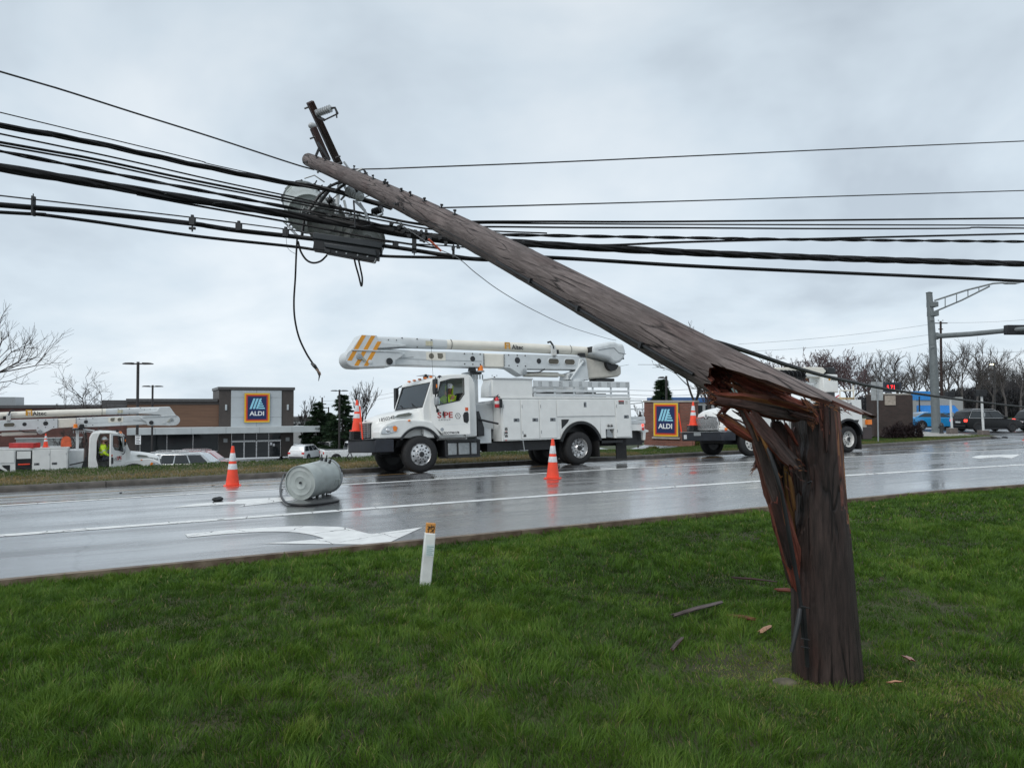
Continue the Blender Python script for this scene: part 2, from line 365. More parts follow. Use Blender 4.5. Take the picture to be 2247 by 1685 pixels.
# kerbs in cast lengths
def kerb_run(name, pts, wdt, hgt, mat, zf, seglen, side=1):
    root = empty(name, kind='structure')
    acc = [0.0]
    for i in range(1, len(pts)): acc.append(acc[-1] + (Vector(pts[i]) - Vector(pts[i-1])).length)
    tot = acc[-1]; k = 0; px = [p[0] for p in pts]; py = [p[1] for p in pts]
    while k*seglen < tot:
        s0, s1 = k*seglen + .008, min(tot, (k+1)*seglen) - .008; k += 1
        if s1 - s0 < .2: break
        rings = []
        for i in range(5):
            s = lerp(s0, s1, i/4); x, y = interp(s, acc, px), interp(s, acc, py); e_ = .05
            tx, ty = interp(s+e_, acc, px) - interp(s-e_, acc, px), interp(s+e_, acc, py) - interp(s-e_, acc, py)
            l = math.hypot(tx, ty) or 1; nx, ny = -ty/l*side, tx/l*side; z = zf(x, y)
            pr = [(0, -.15), (.0, hgt*.55), (.03, hgt*.92), (.06, hgt), (wdt, hgt), (wdt, -.15)]
            rings.append([(x + nx*a, y + ny*a, z + b_) for a, b_ in pr])
        MB().loft(rings).build('kerb_length', mat, root, smooth=50)
    return root
kp = [(x, y_fk(x)) for x in np.arange(-60, 29.6, 1.0)] + [(30.2, y_fk(30) + .1), (30.9, y_fk(30)+.8), (31.2, y_fk(30)+2), (31.0, y_fk(30)+3.6), (30.2, 53)]
kerb_run('far_kerb', kp, .16, .14, KERBM, lambda x, y: max(road_z(x, min(y, y_fk(x))), -.5), 3.0)
kn = [(x, y_kerb(x)) for x in np.arange(-50, 60, 1.0)]
kerb_run('near_kerb', kn, .15, .11, NKERBM, lambda x, y: 0, 3.0, side=-1)

# ------------------------------------------------------------------ painted lines and arrows
def strip(name, f, wdt, mat, x0, x1, dz=.004, dash=None, f_off=0):
    V = []; F = []
    xs = np.arange(x0, x1, .5)
    for i, x in enumerate(xs):
        y = f(x) + f_off; sl = (f(x+.1) - f(x-.1))/.2; c = 1/math.hypot(1, sl); nx, ny = -sl*c, c
        for s_ in (-.5, .5):
            px, py = x + nx*wdt*s_, y + ny*wdt*s_; V.append((px, py, road_z(px, py) + dz))
        if i and not (dash and int(i/dash) % 2): F.append((2*i-2, 2*i, 2*i+1, 2*i-1))
    tag(fast_mesh(name, V, F, mat), kind='structure')
strip('lane_line', y_near, .20, PAINT, -50, 90)
strip('lane_line', y_far, .17, PAINT, -50, 90)
def y_yel(x): return y_far(x) + interp(x, [-60, -9, -2.5, 2, 8, 14, 26, 60], [3.2, 3.3, 4.1, 4.3, 4.6, 5.3, 6.6, 7])/.88*.98
strip('edge_line', y_yel, .11, YPAINT, -50, 60, .005)
def flat_poly(name, pix, mat, dz=.004):
    vs = [onroad(u, v) for u, v in pix]
    bm = bmesh.new(); bv = [bm.verts.new((p.x, p.y, road_z(p.x, p.y) + dz)) for p in vs]; bm.faces.new(bv); bmesh.ops.triangulate(bm, faces=bm.faces)
    me = bpy.data.meshes.new(name); bm.to_mesh(me); bm.free(); me.materials.append(mat)
    o = bpy.data.objects.new(name, me); col.objects.link(o); return tag(o, kind='structure')
flat_poly('turn_arrow', [(406, 1172), (500, 1163), (580, 1157.5), (631, 1155), (690, 1154.5), (744, 1156), (758, 1158), (771, 1161), (785, 1164.8), (797, 1168.3), (809, 1171), (817, 1171.5), (826, 1170.5), (927, 1157), (844, 1195), (738, 1194), (640, 1193), (572, 1192), (630, 1189), (711, 1182), (702, 1178.6), (689, 1174.8), (672, 1171.3), (652, 1168.4), (631, 1166.8), (606, 1166.2), (580, 1166.5), (500, 1171), (412, 1179)], PAINT)
flat_poly('turn_arrow', [(378, 1114), (430, 1105), (515, 1100.5), (520, 1096.5), (640, 1090), (690, 1086), (640, 1098), (523, 1112), (540, 1106), (505, 1106.5), (450, 1110)], PAINT)
flat_poly('turn_arrow', [(2130, 1004), (2148, 999.5), (2241, 997), (2220, 1005.5), (2192, 1002.5), (2150, 1006)], PAINT)

# ------------------------------------------------------------------ grass: blades as real geometry
def grass_mat(name, stops):
    m = bpy.data.materials.new(name); m.use_nodes = True; MATS[name] = m
    t = m.node_tree; b = t.nodes['Principled BSDF']; b.inputs['Roughness'].default_value = .55; b.inputs['Specular IOR Level'].default_value = .3
    at_ = t.nodes.new('ShaderNodeAttribute'); at_.attribute_name = 'tint'
    r = t.nodes.new('ShaderNodeValToRGB'); el = r.color_ramp.elements
    el[0].position, el[0].color = stops[0][0], (*stops[0][1], 1); el[1].position, el[1].color = stops[-1][0], (*stops[-1][1], 1)
    for p, c in stops[1:-1]:
        q = el.new(p); q.color = (*c, 1)
    t.links.new(at_.outputs['Fac'], r.inputs[0]); t.links.new(r.outputs[0], b.inputs['Base Color'])
    tr = t.nodes.new('ShaderNodeBsdfTranslucent'); t.links.new(r.outputs[0], tr.inputs[0])
    ms = t.nodes.new('ShaderNodeMixShader'); ms.inputs[0].default_value = .35
    t.links.new(b.outputs[0], ms.inputs[1]); t.links.new(tr.outputs[0], ms.inputs[2]); t.links.new(ms.outputs[0], t.nodes['Material Output'].inputs[0])
    return m
def blades(name, P, hgt, wid, tint, mat, lean=.5, kind='stuff', parent=None, tuft=False):
    """P (n,3) roots"""
    n = len(P); a = rng.uniform(0, 2*np.pi, n); dirx, diry = np.cos(a), np.sin(a)
    la = rng.uniform(0, 2*np.pi, n)
    if tuft: la = 9.0*vnoise(P[:, 0], P[:, 1], 4.5, 31) + 5.0*vnoise(P[:, 0], P[:, 1], 11, 32) + rng.normal(0, .75, n)
    ln = rng.uniform(.1, 1, n)*lean*hgt; lx, ly = np.cos(la)*ln, np.sin(la)*ln
    V = np.zeros((n, 5, 3), np.float32)
    for k, (hh, ww, bend) in enumerate(((0, 1, 0), (0, -1, 0), (.55, .8, .35), (.55, -.8, .35), (1, 0, 1))):
        V[:, k, 0] = P[:, 0] + dirx*wid*ww*.5 + lx*bend; V[:, k, 1] = P[:, 1] + diry*wid*ww*.5 + ly*bend; V[:, k, 2] = P[:, 2] + hgt*hh*(1 - .25*bend*ln/np.maximum(hgt, 1e-4))
    base = (np.arange(n)*5)[:, None]
    F = np.concatenate([base + np.array([[0, 1, 3]]), base + np.array([[0, 3, 2]]), base + np.array([[2, 3, 4]])], 0)
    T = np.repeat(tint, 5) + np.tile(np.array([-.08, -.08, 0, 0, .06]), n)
    o = fast_mesh(name, V.reshape(-1, 3), F, mat, parent, attr=('tint', T))
    return tag(o, kind=kind)
def vnoise(x, y, s, seed=0):
    """cheap value noise on arrays"""
    x = np.asarray(x)*s + seed*17.3; y = np.asarray(y)*s + seed*9.1
    xi, yi = np.floor(x).astype(int), np.floor(y).astype(int); fx, fy = x-xi, y-yi
    fx = fx*fx*(3-2*fx); fy = fy*fy*(3-2*fy)
    def hsh(i, j): return (np.sin(i*127.1 + j*311.7 + seed*74.7)*43758.5453) % 1.0
    return (hsh(xi, yi)*(1-fx) + hsh(xi+1, yi)*fx)*(1-fy) + (hsh(xi, yi+1)*(1-fx) + hsh(xi+1, yi+1)*fx)*fy
GRASSM = grass_mat('lawn_grass', [(0, (.026, .054, .008)), (.25, (.051, .114, .013)), (.5, (.098, .188, .021)), (.72, (.165, .245, .036)), (.88, (.20, .20, .06)), (1, (.36, .29, .14))])
yk_v = np.vectorize(y_kerb)
STUMP = Vector((at(1836, 1500, 4.3).x, 4.42))
def lawn_grass():
    P = []; H_ = []; Wd = []; Tn = []
    # bands of distance, denser near the camera
    for y0, y1, dens, wd in ((2.6, 4.2, 12500, .0034), (4.2, 6.5, 8000, .0047), (6.5, 10, 4000, .0078), (10, 18, 1500, .013), (18, 30, 300, .026)):
        xa, xb = -.74*y1 - 2.6, .74*y1 + 2.6; n = int((xb-xa)*(y1-y0)*dens)
        x = rng.uniform(xa, xb, n); y = rng.uniform(y0, y1, n)
        q = (yk_v(x) - y)*.88
        ok = (q > .17) & ((abs(x) < .73*y + .15) | ((abs(x) < .73*y + 2.6) & (rng.uniform(0, 1, n) < .25)))
        x, y, q = x[ok], y[ok], q[ok]
        bare = np.exp(-(((x-STUMP.x+.35)/.40)**2 + ((y-STUMP.y-.05)/.30)**2)) + 1.1*np.exp(-(((x-STUMP.x-.75)/.42)**2 + ((y-STUMP.y+.32)/.22)**2)) + .8*np.exp(-((x+1.05)/.22)**2 - ((y-6.95)/.2)**2)
        pat = np.clip(.5 + 1.5*(vnoise(x, y, .9, 1)*.38 + vnoise(x, y, 3.1, 2)*.34 + vnoise(x, y, 9, 3)*.28 - .5), 0, 1); worn = np.clip((vnoise(x, y, 1.7, 8)*.6 + vnoise(x, y, 6, 9)*.4 - .60)*5, 0, 1)
        keep = rng.uniform(0, 1, len(x)) > np.clip(bare*.55 + worn*.2, 0, .6)
        x, y, q, pat, bare, worn = x[keep], y[keep], q[keep], pat[keep], bare[keep], worn[keep]
        z = np.array([h(a, b_) for a, b_ in zip(x, y)]) if len(x) < 20000 else .16*np.clip((q-.1)/1.5, 0, 1)**.8 + .0
        z = np.where(q < 1.6, .03 + .13*np.clip((q-.1)/1.5, 0, 1)**2*(3 - 2*np.clip((q-.1)/1.5, 0, 1)), .16)
        hh = rng.uniform(.03, .075, len(x))*(.5 + .95*pat)*(1 - .45*np.clip(bare, 0, 1))*(1 + .35*np.exp(-q*2))*(1 - .3*worn)*(.6 + .8*vnoise(x, y, 8, 21))
        tint = .06 + .50*pat + .18*(vnoise(x, y, 8, 21) - .4) + rng.normal(0, .09, len(x)) + .62*np.clip(bare, 0, 1)*rng.uniform(0, 1, len(x))**.8 + .34*worn*rng.uniform(0, 1, len(x))**1.8
        dead = rng.uniform(0, 1, len(x)) < .022; tint = np.where(dead, rng.uniform(.85, 1, len(x)), np.minimum(tint, .95))
        P.append(np.stack([x, y, z-.004], 1)); H_.append(hh); Wd.append(np.full(len(x), wd)*rng.uniform(.7, 1.3, len(x))); Tn.append(tint)
    for cx_, cy_, rr_ in ((.55, 3.02, .16), (.25, 3.0, .12), (.9, 3.0, .1), (-2.1, 3.1, .14), (-1.0, 3.6, .08)):      # taller tufts nearest the camera
        n = 420; p_ = np.array([cx_, cy_]) + rng.normal(0, rr_*.6, (n, 2)); P.append(np.stack([p_[:, 0], p_[:, 1], np.full(n, .156)], 1)); H_.append(rng.uniform(.06, .13, n)); Wd.append(rng.uniform(.003, .0045, n)); Tn.append(rng.uniform(.45, .8, n))
    # thatch: dead blades lying in the worn places round the stump and elsewhere
    n = 16000; ci = rng.integers(0, 3, n); cxy = np.array([[STUMP.x-.35, STUMP.y-.05], [STUMP.x+.75, STUMP.y-.32], [STUMP.x-.1, STUMP.y-.3]])[ci]; p_ = cxy + rng.normal(0, 1, (n, 2))*np.array([.42, .26])
    P.append(np.stack([p_[:, 0], p_[:, 1], np.full(n, .158)], 1)); H_.append(rng.uniform(.012, .034, n)); Wd.append(rng.uniform(.003, .006, n)); Tn.append(rng.uniform(.45, 1, n))
    n = 14000; y = rng.uniform(2.8, 9, n); x = rng.uniform(-.72, .72, n)*y; q = (yk_v(x) - y)*.88; ok = (q > 1.6) & (vnoise(x, y, 1.7, 8)*.6 + vnoise(x, y, 6, 9)*.4 > .56); x, y = x[ok], y[ok]
    P.append(np.stack([x, y, np.full(len(x), .158)], 1)); H_.append(rng.uniform(.015, .04, len(x))); Wd.append(rng.uniform(.003, .007, len(x))); Tn.append(rng.uniform(.3, .95, len(x)))
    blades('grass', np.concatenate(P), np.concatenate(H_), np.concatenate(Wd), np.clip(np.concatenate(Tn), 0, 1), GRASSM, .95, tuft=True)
lawn_grass()
VGRASSM = grass_mat('verge_grass', [(0, (.026, .042, .011)), (.25, (.045, .095, .017)), (.48, (.09, .14, .028)), (.68, (.22, .165, .065)), (1, (.38, .28, .14))])
def verge_grass():
    n = 150000
    x = rng.uniform(-17, 30.5, n); D = rng.uniform(.17, 7, n)**1.0; yfk = np.array([y_fk(a) for a in x]); y = yfk + D/.88
    lim = 3.6 + 3.4*np.clip((x-3)/8, 0, 1); ok = D < lim; x, y, D = x[ok], y[ok], D[ok]
    z = np.array([h(a, b_) for a, b_ in zip(x, y)])
    pat = vnoise(x, y, .8, 5)*.5 + vnoise(x, y, 4, 6)*.5
    dry = np.clip(1.25 - np.abs(D - 1.0)/1.1, 0, 1)*np.where(x < 5, 1, .35)
    tint = .12 + .36*pat + .66*dry*(.55 + .45*pat) + rng.normal(0, .09, len(x))
    blades('verge_grass', np.stack([x, y, z], 1), rng.uniform(.03, .075, len(x))*(.6 + .7*pat), rng.uniform(.010, .020, len(x)), np.clip(tint, 0, 1), VGRASSM, .8)
verge_grass()
# ------------------------------------------------------------------ wood
def wood(name, lo, hi, crack, stretch, scale=5, rough=.75, bump=.6, cscale=9, cth=.05, c3=None):
    m = bpy.data.materials.new(name); m.use_nodes = True; MATS[name] = m
    t = m.node_tree; b = t.nodes['Principled BSDF']; L = t.links.new
    co = t.nodes.new('ShaderNodeTexCoord'); mp_ = t.nodes.new('ShaderNodeMapping'); mp_.inputs['Scale'].default_value = stretch; L(co.outputs['Object'], mp_.inputs[0])
    n1 = t.nodes.new('ShaderNodeTexNoise'); n1.inputs['Scale'].default_value = scale; n1.inputs['Detail'].default_value = 9; n1.inputs['Roughness'].default_value = .68; n1.inputs['Distortion'].default_value = .4; L(mp_.outputs[0], n1.inputs[0])
    n2 = t.nodes.new('ShaderNodeTexNoise'); n2.inputs['Scale'].default_value = 2.2; n2.inputs['Detail'].default_value = 5; L(co.outputs['Object'], n2.inputs[0])
    r = t.nodes.new('ShaderNodeValToRGB'); r.color_ramp.elements[0].position = .33; r.color_ramp.elements[1].position = .68
    r.color_ramp.elements[0].color = (*lo, 1); r.color_ramp.elements[1].color = (*hi, 1); L(n1.outputs[0], r.inputs[0])
    if c3:
        n3 = t.nodes.new('ShaderNodeTexNoise'); n3.inputs['Scale'].default_value = 4.5; n3.inputs['Detail'].default_value = 6; m3 = t.nodes.new('ShaderNodeMapping'); m3.inputs['Scale'].default_value = (1, 1, .3); m3.inputs['Location'].default_value = (4, 2, 1); L(co.outputs['Object'], m3.inputs[0]); L(m3.outputs[0], n3.inputs[0])
        k3 = t.nodes.new('ShaderNodeMapRange'); k3.inputs[1].default_value = .48; k3.inputs[2].default_value = .66; k3.inputs[4].default_value = .8; L(n3.outputs[0], k3.inputs[0])
        x3 = t.nodes.new('ShaderNodeMix'); x3.data_type = 'RGBA'; x3.blend_type = 'MULTIPLY'; x3.inputs[7].default_value = (*c3, 1); L(k3.outputs[0], x3.inputs[0]); L(r.outputs[0], x3.inputs[6]); rout = x3.outputs[2]
    else: rout = r.outputs[0]
    # drying checks: thin dark lines along the grain
    vo = t.nodes.new('ShaderNodeTexVoronoi'); vo.feature = 'DISTANCE_TO_EDGE'; vo.inputs['Scale'].default_value = cscale
    wn = t.nodes.new('ShaderNodeTexNoise'); wn.inputs['Scale'].default_value = 7; wn.inputs['Detail'].default_value = 4; L(mp_.outputs[0], wn.inputs[0])
    wm = t.nodes.new('ShaderNodeMix'); wm.data_type = 'VECTOR'; wm.inputs[0].default_value = .10; L(mp_.outputs[0], wm.inputs[4]); L(wn.outputs['Color'], wm.inputs[5]); L(wm.outputs[1], vo.inputs[0])
    ck = t.nodes.new('ShaderNodeMapRange'); ck.inputs[1].default_value = 0; ck.inputs[2].default_value = cth; ck.inputs[3].default_value = 1; ck.inputs[4].default_value = 0; L(vo.outputs[0], ck.inputs[0])
    gate = t.nodes.new('ShaderNodeMapRange'); gate.inputs[1].default_value = .40; gate.inputs[2].default_value = .56; L(n2.outputs[0], gate.inputs[0])
    gm = t.nodes.new('ShaderNodeMath'); gm.operation = 'MULTIPLY'; L(ck.outputs[0], gm.inputs[0]); L(gate.outputs[0], gm.inputs[1])
    mixc = t.nodes.new('ShaderNodeMix'); mixc.data_type = 'RGBA'; L(gm.outputs[0], mixc.inputs[0]); L(rout, mixc.inputs[6]); mixc.inputs[7].default_value = (*crack, 1)
    # broad stains
    sr = t.nodes.new('ShaderNodeMapRange'); sr.inputs[1].default_value = .3; sr.inputs[2].default_value = .7; sr.inputs[3].default_value = .68; sr.inputs[4].default_value = 1.25; L(n2.outputs[0], sr.inputs[0])
    mul = t.nodes.new('ShaderNodeVectorMath'); mul.operation = 'SCALE'; L(mixc.outputs[2], mul.inputs[0]); L(sr.outputs[0], mul.inputs[3]); L(mul.outputs[0], b.inputs['Base Color'])
    hh = t.nodes.new('ShaderNodeMath'); hh.operation = 'SUBTRACT'; L(n1.outputs[0], hh.inputs[0]); L(gm.outputs[0], hh.inputs[1])
    bp = t.nodes.new('ShaderNodeBump'); bp.inputs['Strength'].default_value = bump; bp.inputs['Distance'].default_value = .012; L(hh.outputs[0], bp.inputs['Height']); L(bp.outputs[0], b.inputs['Normal'])
    b.inputs['Roughness'].default_value = rough; b.inputs['Specular IOR Level'].default_value = .35
    return m
WEATH = wood('weathered_pole_wood', (.085, .067, .063), (.205, .172, .164), (.010, .008, .008), (1, 1, .085), 52, cscale=17, cth=.055, bump=.8, c3=(.62, .52, .50))
CREO = wood('wet_creosoted_wood', (.012, .008, .007), (.058, .039, .034), (.003, .002, .002), (1, 1, .10), 44, rough=.6, cscale=13, cth=.08, bump=.8, c3=(1.2, .68, .58))
REDW = wood('red_heartwood', (.05, .018, .013), (.19, .075, .054), (.010, .004, .003), (1, 1, .10), 60, rough=.6, cscale=22, c3=(1.6, .9, .7))
FRESH = wood('fresh_orange_wood', (.09, .030, .012), (.46, .21, .085), (.03, .009, .005), (1, 1, .09), 60, rough=.6, cscale=24, cth=.12, c3=(.35, .22, .18))
YELW = wood('fresh_yellow_wood', (.10, .05, .012), (.40, .235, .065), (.03, .012, .004), (1, 1, .09), 60, rough=.6, cscale=24, cth=.12, c3=(.35, .22, .18))
DARKW = wood('wet_dark_splinter', (.016, .011, .010), (.085, .062, .055), (.004, .003, .003), (1, 1, .10), 55, rough=.6, cscale=18, cth=.10, bump=.8, c3=(1.2, .6, .5))

def splinter(name, pts, widths, thick, mats, parent, face=None, jag=.5, seed=0, n_across=9, loc0=None, ends=(1, 1)):
    """a torn plank along a path; its grain runs along its own local z. mats = [bark side, torn side]"""
    rr = random.Random(seed); pts = [Vector(p) for p in pts]
    O = pts[0].copy(); zax = (pts[-1] - pts[0]).normalized()
    fc = Vector(face) if face else Vector((0, -1, .15)); fc = (fc - zax*fc.dot(zax)).normalized(); xax = fc.cross(zax)
    Rm = Matrix((xax, fc, zax)).transposed()
    acc = [0.0]
    for i in range(1, len(pts)): acc.append(acc[-1] + (pts[i]-pts[i-1]).length)
    tot = acc[-1]; NS = max(8, int(tot/.022))
    def P(s): return Vector([interp(s, acc, [p[k] for p in pts]) for k in range(3)])
    mb = MB(); rows_o = []; rows_i = []
    off = [.55*math.sin(j*.9 + seed) + .6*rr.uniform(-1, 1) for j in range(n_across+1)]; off2 = [.55*math.sin(j*.8 + seed*2) + .6*rr.uniform(-1, 1) for j in range(n_across+1)]
    wa, wb = widths[0]*.45 + .012, widths[-1]*.45 + .012
    for i in range(NS+1):
        s = tot*i/NS; wd = interp(s, acc, widths); c = P(s); ro = []; ri = []
        for j in range(n_across+1):
            a = j/n_across - .5; e = 0.0
            nf = min(6, NS//3)
            if i < nf: e = off[j]*jag*wa*ends[0]*(1 - i/nf)**1.6
            if NS - i < nf: e = off2[j]*jag*wb*ends[1]*(1 - (NS-i)/nf)**1.6
            edge = 1 + .16*mn.noise(Vector((s*7, 0, seed*3.3 + j))) + .08*mn.noise(Vector((s*25, 2, seed*3.3 + j))) if j in (0, n_across) else 1
            bow = .22*thick*(1 - 4*a*a); nz = .16*thick*mn.noise(Vector((a*8, s*2.5, seed)))
            p = c + zax*e + xax*(a*wd*edge)
            tk = thick*(.75 + .35*mn.noise(Vector((a*5+9, s*5, seed))))
            if i == 0 or i == NS: tk *= .45
            ro.append(p + fc*(bow + nz)); ri.append(p - fc*(tk - bow*.2 + nz))
        rows_o.append(ro); rows_i.append(ri)
    k = n_across+1; vs = [Rm.transposed() @ (p - O) for r_ in rows_o for p in r_] + [Rm.transposed() @ (p - O) for r_ in rows_i for p in r_]
    nO = (NS+1)*k; fo = []; fi = []; fs = []
    for i in range(NS):
        for j in range(n_across):
            a, b_, c_, d_ = i*k+j, i*k+j+1, (i+1)*k+j+1, (i+1)*k+j
            fo.append((a, b_, c_, d_)); fi.append((nO+a, nO+d_, nO+c_, nO+b_))
        for j in (0, n_across): fs.append((i*k+j, (i+1)*k+j, nO+(i+1)*k+j, nO+i*k+j))
    for j in range(n_across):
        fs.append((j, nO+j, nO+j+1, j+1)); a = NS*k+j; fs.append((a, a+1, nO+a+1, nO+a))
    mb.add(vs, fo, 0); mb.add([], [], 0); mb.f += [tuple(f) for f in fi + fs]; mb.m += [1]*len(fi+fs)
    o = mb.build(name, mats, None, smooth=45); o.matrix_world = Matrix.Translation(O) @ Rm.to_4x4()
    if parent:
        o.parent = parent; o.matrix_parent_inverse = Matrix.Identity(4)
        o.matrix_basis = parent_world(parent).inverted() @ (Matrix.Translation(O) @ Rm.to_4x4())
    return o
def parent_world(p):
    m = Matrix.LocRotScale(p.location, p.rotation_euler, p.scale)
    return parent_world(p.parent) @ m if p.parent else m

# ------------------------------------------------------------------ the fallen upper pole
PA, PB = at(1578, 812, 4.42), at(677, 351, 11.6)      # broken end and tip (axis)
zax = (PB - PA).normalized(); PL = (PB - PA).length
yax = Vector((0, 0, 1)) - zax*zax.z; yax.normalize(); xax = yax.cross(zax)
pole = empty('fallen_pole', PA, label='long weathered wooden utility pole snapped off and leaning across the sky', cat='utility pole')
pole.rotation_euler = Matrix((xax, yax, zax)).transposed().to_euler()
PW = parent_world(pole); PWi = PW.inverted()
def pole_bow(z): return .07*math.sin(math.pi*min(1, max(0, z/PL)))
def pole_r(z): return lerp(.148, .102, max(0, z)/PL)
def build_pole():
    NA, NZ = 64, 150; mb = MB(); rings = []
    for i in range(NZ+1):
        t = i/NZ; ring = []
        for k in range(NA):
            a = 2*math.pi*k/NA
            # ragged lower end; x = towards viewer side, y = up
            front = math.cos(a - R(200)); up = math.sin(a)
            upk = math.cos(a - R(97)); k_ = max(0, (upk - .25)/.75)
            end = -.06 + .09*mn.noise(Vector((math.cos(a)*3, math.sin(a)*3, 2))) + .06*mn.noise(Vector((math.cos(a)*9, math.sin(a)*9, 5))) - .93*k_**1.2 + .10*k_*mn.noise(Vector((a*9, 1, 3)))
            z = lerp(end, PL, t**1.15) ; r = pole_r(z)
            r *= 1 + .02*mn.noise(Vector((math.cos(a)*1.5, math.sin(a)*1.5, z*.7))) + .010*mn.noise(Vector((math.cos(a)*7, math.sin(a)*7, z*.8)))
            # growth whorls: slight swellings
            for zk in (1.35, 2.35, 3.2, 4.1, 4.9, 5.8, 6.7, 7.6): r *= 1 + .018*math.exp(-((z - zk + .05*math.sin(a*2+zk))/.035)**2)
            ring.append((r*math.cos(a), r*math.sin(a) + pole_bow(z), z))
        rings.append(ring)
    mb.loft(rings, 0, cap=False)
    # torn hollow at the lower end, whole top
    kk = [max(0, (math.cos(2*math.pi*k/NA - R(97)) - .25)/.75) for k in range(NA)]
    in1 = [(p[0]*(.74 + .2*kk[i]**3 + .10*mn.noise(Vector((p[0]*40, p[1]*40, 1)))), p[1]*(.74 + .2*kk[i]**3 + .10*mn.noise(Vector((p[0]*40, p[1]*40, 6)))), p[2] + .015) for i, p in enumerate(rings[0])]
    in2 = [(p[0]*.62, p[1]*.62, .02 + .10*mn.noise(Vector((p[0]*30, p[1]*30, 9)))) for p in rings[0]]
    in3 = [(p[0]*.3, p[1]*.3, .22) for p in rings[0]]
    mb.loft([rings[0], in1, in2, in3], 1, cap=False); o = len(mb.v); mb.v += [tuple(p) for p in in3]; mb.f.append(tuple(range(o, o+NA))); mb.m.append(1)
    mb.loft([rings[-1], [(p[0]*.5, p[1]*.5 + .0, p[2] + .012) for p in rings[-1]]], 0, cap=True)
    mb.build('pole_shaft', [WEATH, REDW], pole, smooth=60)
build_pole()
def pp(a_deg, z, off=0.0):
    """a point on the shaft's skin, pole space; angle 90 = top"""
    a = R(a_deg); r = pole_r(z) + off; return Vector((r*math.cos(a), r*math.sin(a) + pole_bow(z), z))
TOCAM = (PWi.to_3x3() @ Vector((0, -1, -.05))).normalized(); ACAM = math.degrees(math.atan2(TOCAM.y, TOCAM.x))
# step bolts, staples and hardware along the shaft
def bolt(z, ang, l=.05, r=.008):
    p0, p1 = pp(ang, z, -.01), pp(ang, z, l); mb = MB().cyl(p0, p1, r, n=7); d_ = (p1-p0).normalized()
    mb.cyl(p1 - d_*.006, p1 + d_*.012, r*2.1, n=6); mb.box(-.02, .02, -.004, .004, -.02, .02, q=lambda p: pp(ang, z, .004) + Matrix.Rotation(R(ang), 3, 'Z') @ Vector((p.y, p.x, p.z)))
    mb.build('bolt', DKSTEEL, pole)
for z, da in ((8.55, 28), (8.15, 35), (7.0, 60), (6.6, 66), (6.1, 40), (5.75, 52), (5.7, 38), (5.55, 34), (5.15, 40), (4.85, 36), (4.5, 44), (4.1, 52), (3.75, 47), (8.9, -40), (8.3, -75), (5.0, -35)):
    bolt(z, ACAM + da if ACAM + da else 90, random.uniform(.025, .06))
# ground wire in its black moulding along the underside, with clips
mb = MB(); mb.tube([pp(ACAM - 48 - 4*math.sin(z), z, .008) for z in np.linspace(.05, 2.6, 20)], .011, 7); mb.build('cable_guard', BLACK, pole)
mb = MB(); mb.tube([pp(ACAM - 44, z, .003) for z in np.linspace(2.6, 5.2, 20)], .003, 5); mb.build('ground_wire', DKSTEEL, pole)
for z in (.55, 1.3, 2.0):
    q = pp(ACAM - 50, z, .01); MB().box(-.02, .02, -.02, .02, -.012, .012, q=lambda p: q + p).build('cable_clip', DKSTEEL, pole)
# crossarms standing up from the shaft near the tip (world points turned into pole space)
def pw(u, v, Y): return PWi @ at(u, v, Y)
def arm(name, a, b_, wd, dp, mat=None):
    a, b_ = Vector(a), Vector(b_); z_ = (b_-a).normalized(); x_ = Vector((1, 0, 0)) - z_*z_.x; x_.normalize(); y_ = z_.cross(x_); l = (b_-a).length
    Rm = Matrix((x_, y_, z_)).transposed()
    o = MB().box(-wd/2, wd/2, -dp/2, dp/2, 0, l).build(name, mat or CREO, pole, bev=.006)
    o.matrix_basis = Matrix.Translation(a) @ Rm.to_4x4(); return o
arm('crossarm', pw(680, 224, 10.7), pw(744, 362, 11.25), .095, .12)
arm('crossarm', pw(687, 281, 11.35), pw(719, 354, 11.5), .085, .11)
arm('brace', pw(692, 345, 11.3), pw(702, 322, 11.4), .04, .012, DKSTEEL)
arm('brace', pw(697, 312, 11.3), pw(722, 352, 11.3), .04, .012, DKSTEEL)
MB().ball(pw(686, 277, 11.35), .06, sx=(1.2, .9, .7)).build('insulator_cap', M('grey_porcelain', (.42, .44, .45), .2, var=.1), pole)
PORC = MATS['grey_porcelain']
def insulator(a, b_, r, n, parent, mat=PORC):
    a, b_ = Vector(a), Vector(b_); l = (b_-a).length; z_ = (b_-a).normalized(); x_ = z_.orthogonal().normalized(); y_ = z_.cross(x_)
    prof = [(r*.5, 0)]
    for i in range(n):
        t = (i+.15)/n*l; prof += [(r*.62, t), (r, t + l/n*.3), (r, t + l/n*.45), (r*.62, t + l/n*.62)]
    prof.append((r*.5, l))
    rings = [[a + z_*hh + (x_*math.cos(2*math.pi*k/14) + y_*math.sin(2*math.pi*k/14))*q for k in range(14)] for q, hh in prof]
    return MB().loft(rings).build('insulator', mat, parent, smooth=30)
insulator(pw(694, 250, 10.5), pw(727, 238, 10.4), .055, 7, pole)
mb = MB(); mb.tube([pw(727, 238, 10.4), pw(735, 237, 10.4), pw(741, 250, 10.4)], .018, 6); mb.tube([pw(741, 250, 10.4), pw(712, 264, 10.45)], .012, 6)
mb.tube([pw(712, 264, 10.45), pw(700, 258, 10.5), pw(694, 250, 10.5)], .02, 6); mb.tube([pw(738, 245, 10.4), pw(739, 259, 10.4)], .012, 6); mb.tube([pw(690, 246, 10.5), pw(703, 242, 10.5)], .02, 6)
mb.build('cutout_fuse', DKSTEEL, pole)
for i, (u, v) in enumerate(((742, 345), (746, 358), (674, 237), (686, 303))): MB().tube([pw(u-6, v+2, 11), pw(u+5, v-2, 11)], .014, 6).build('arm_bolt', DKSTEEL, pole)
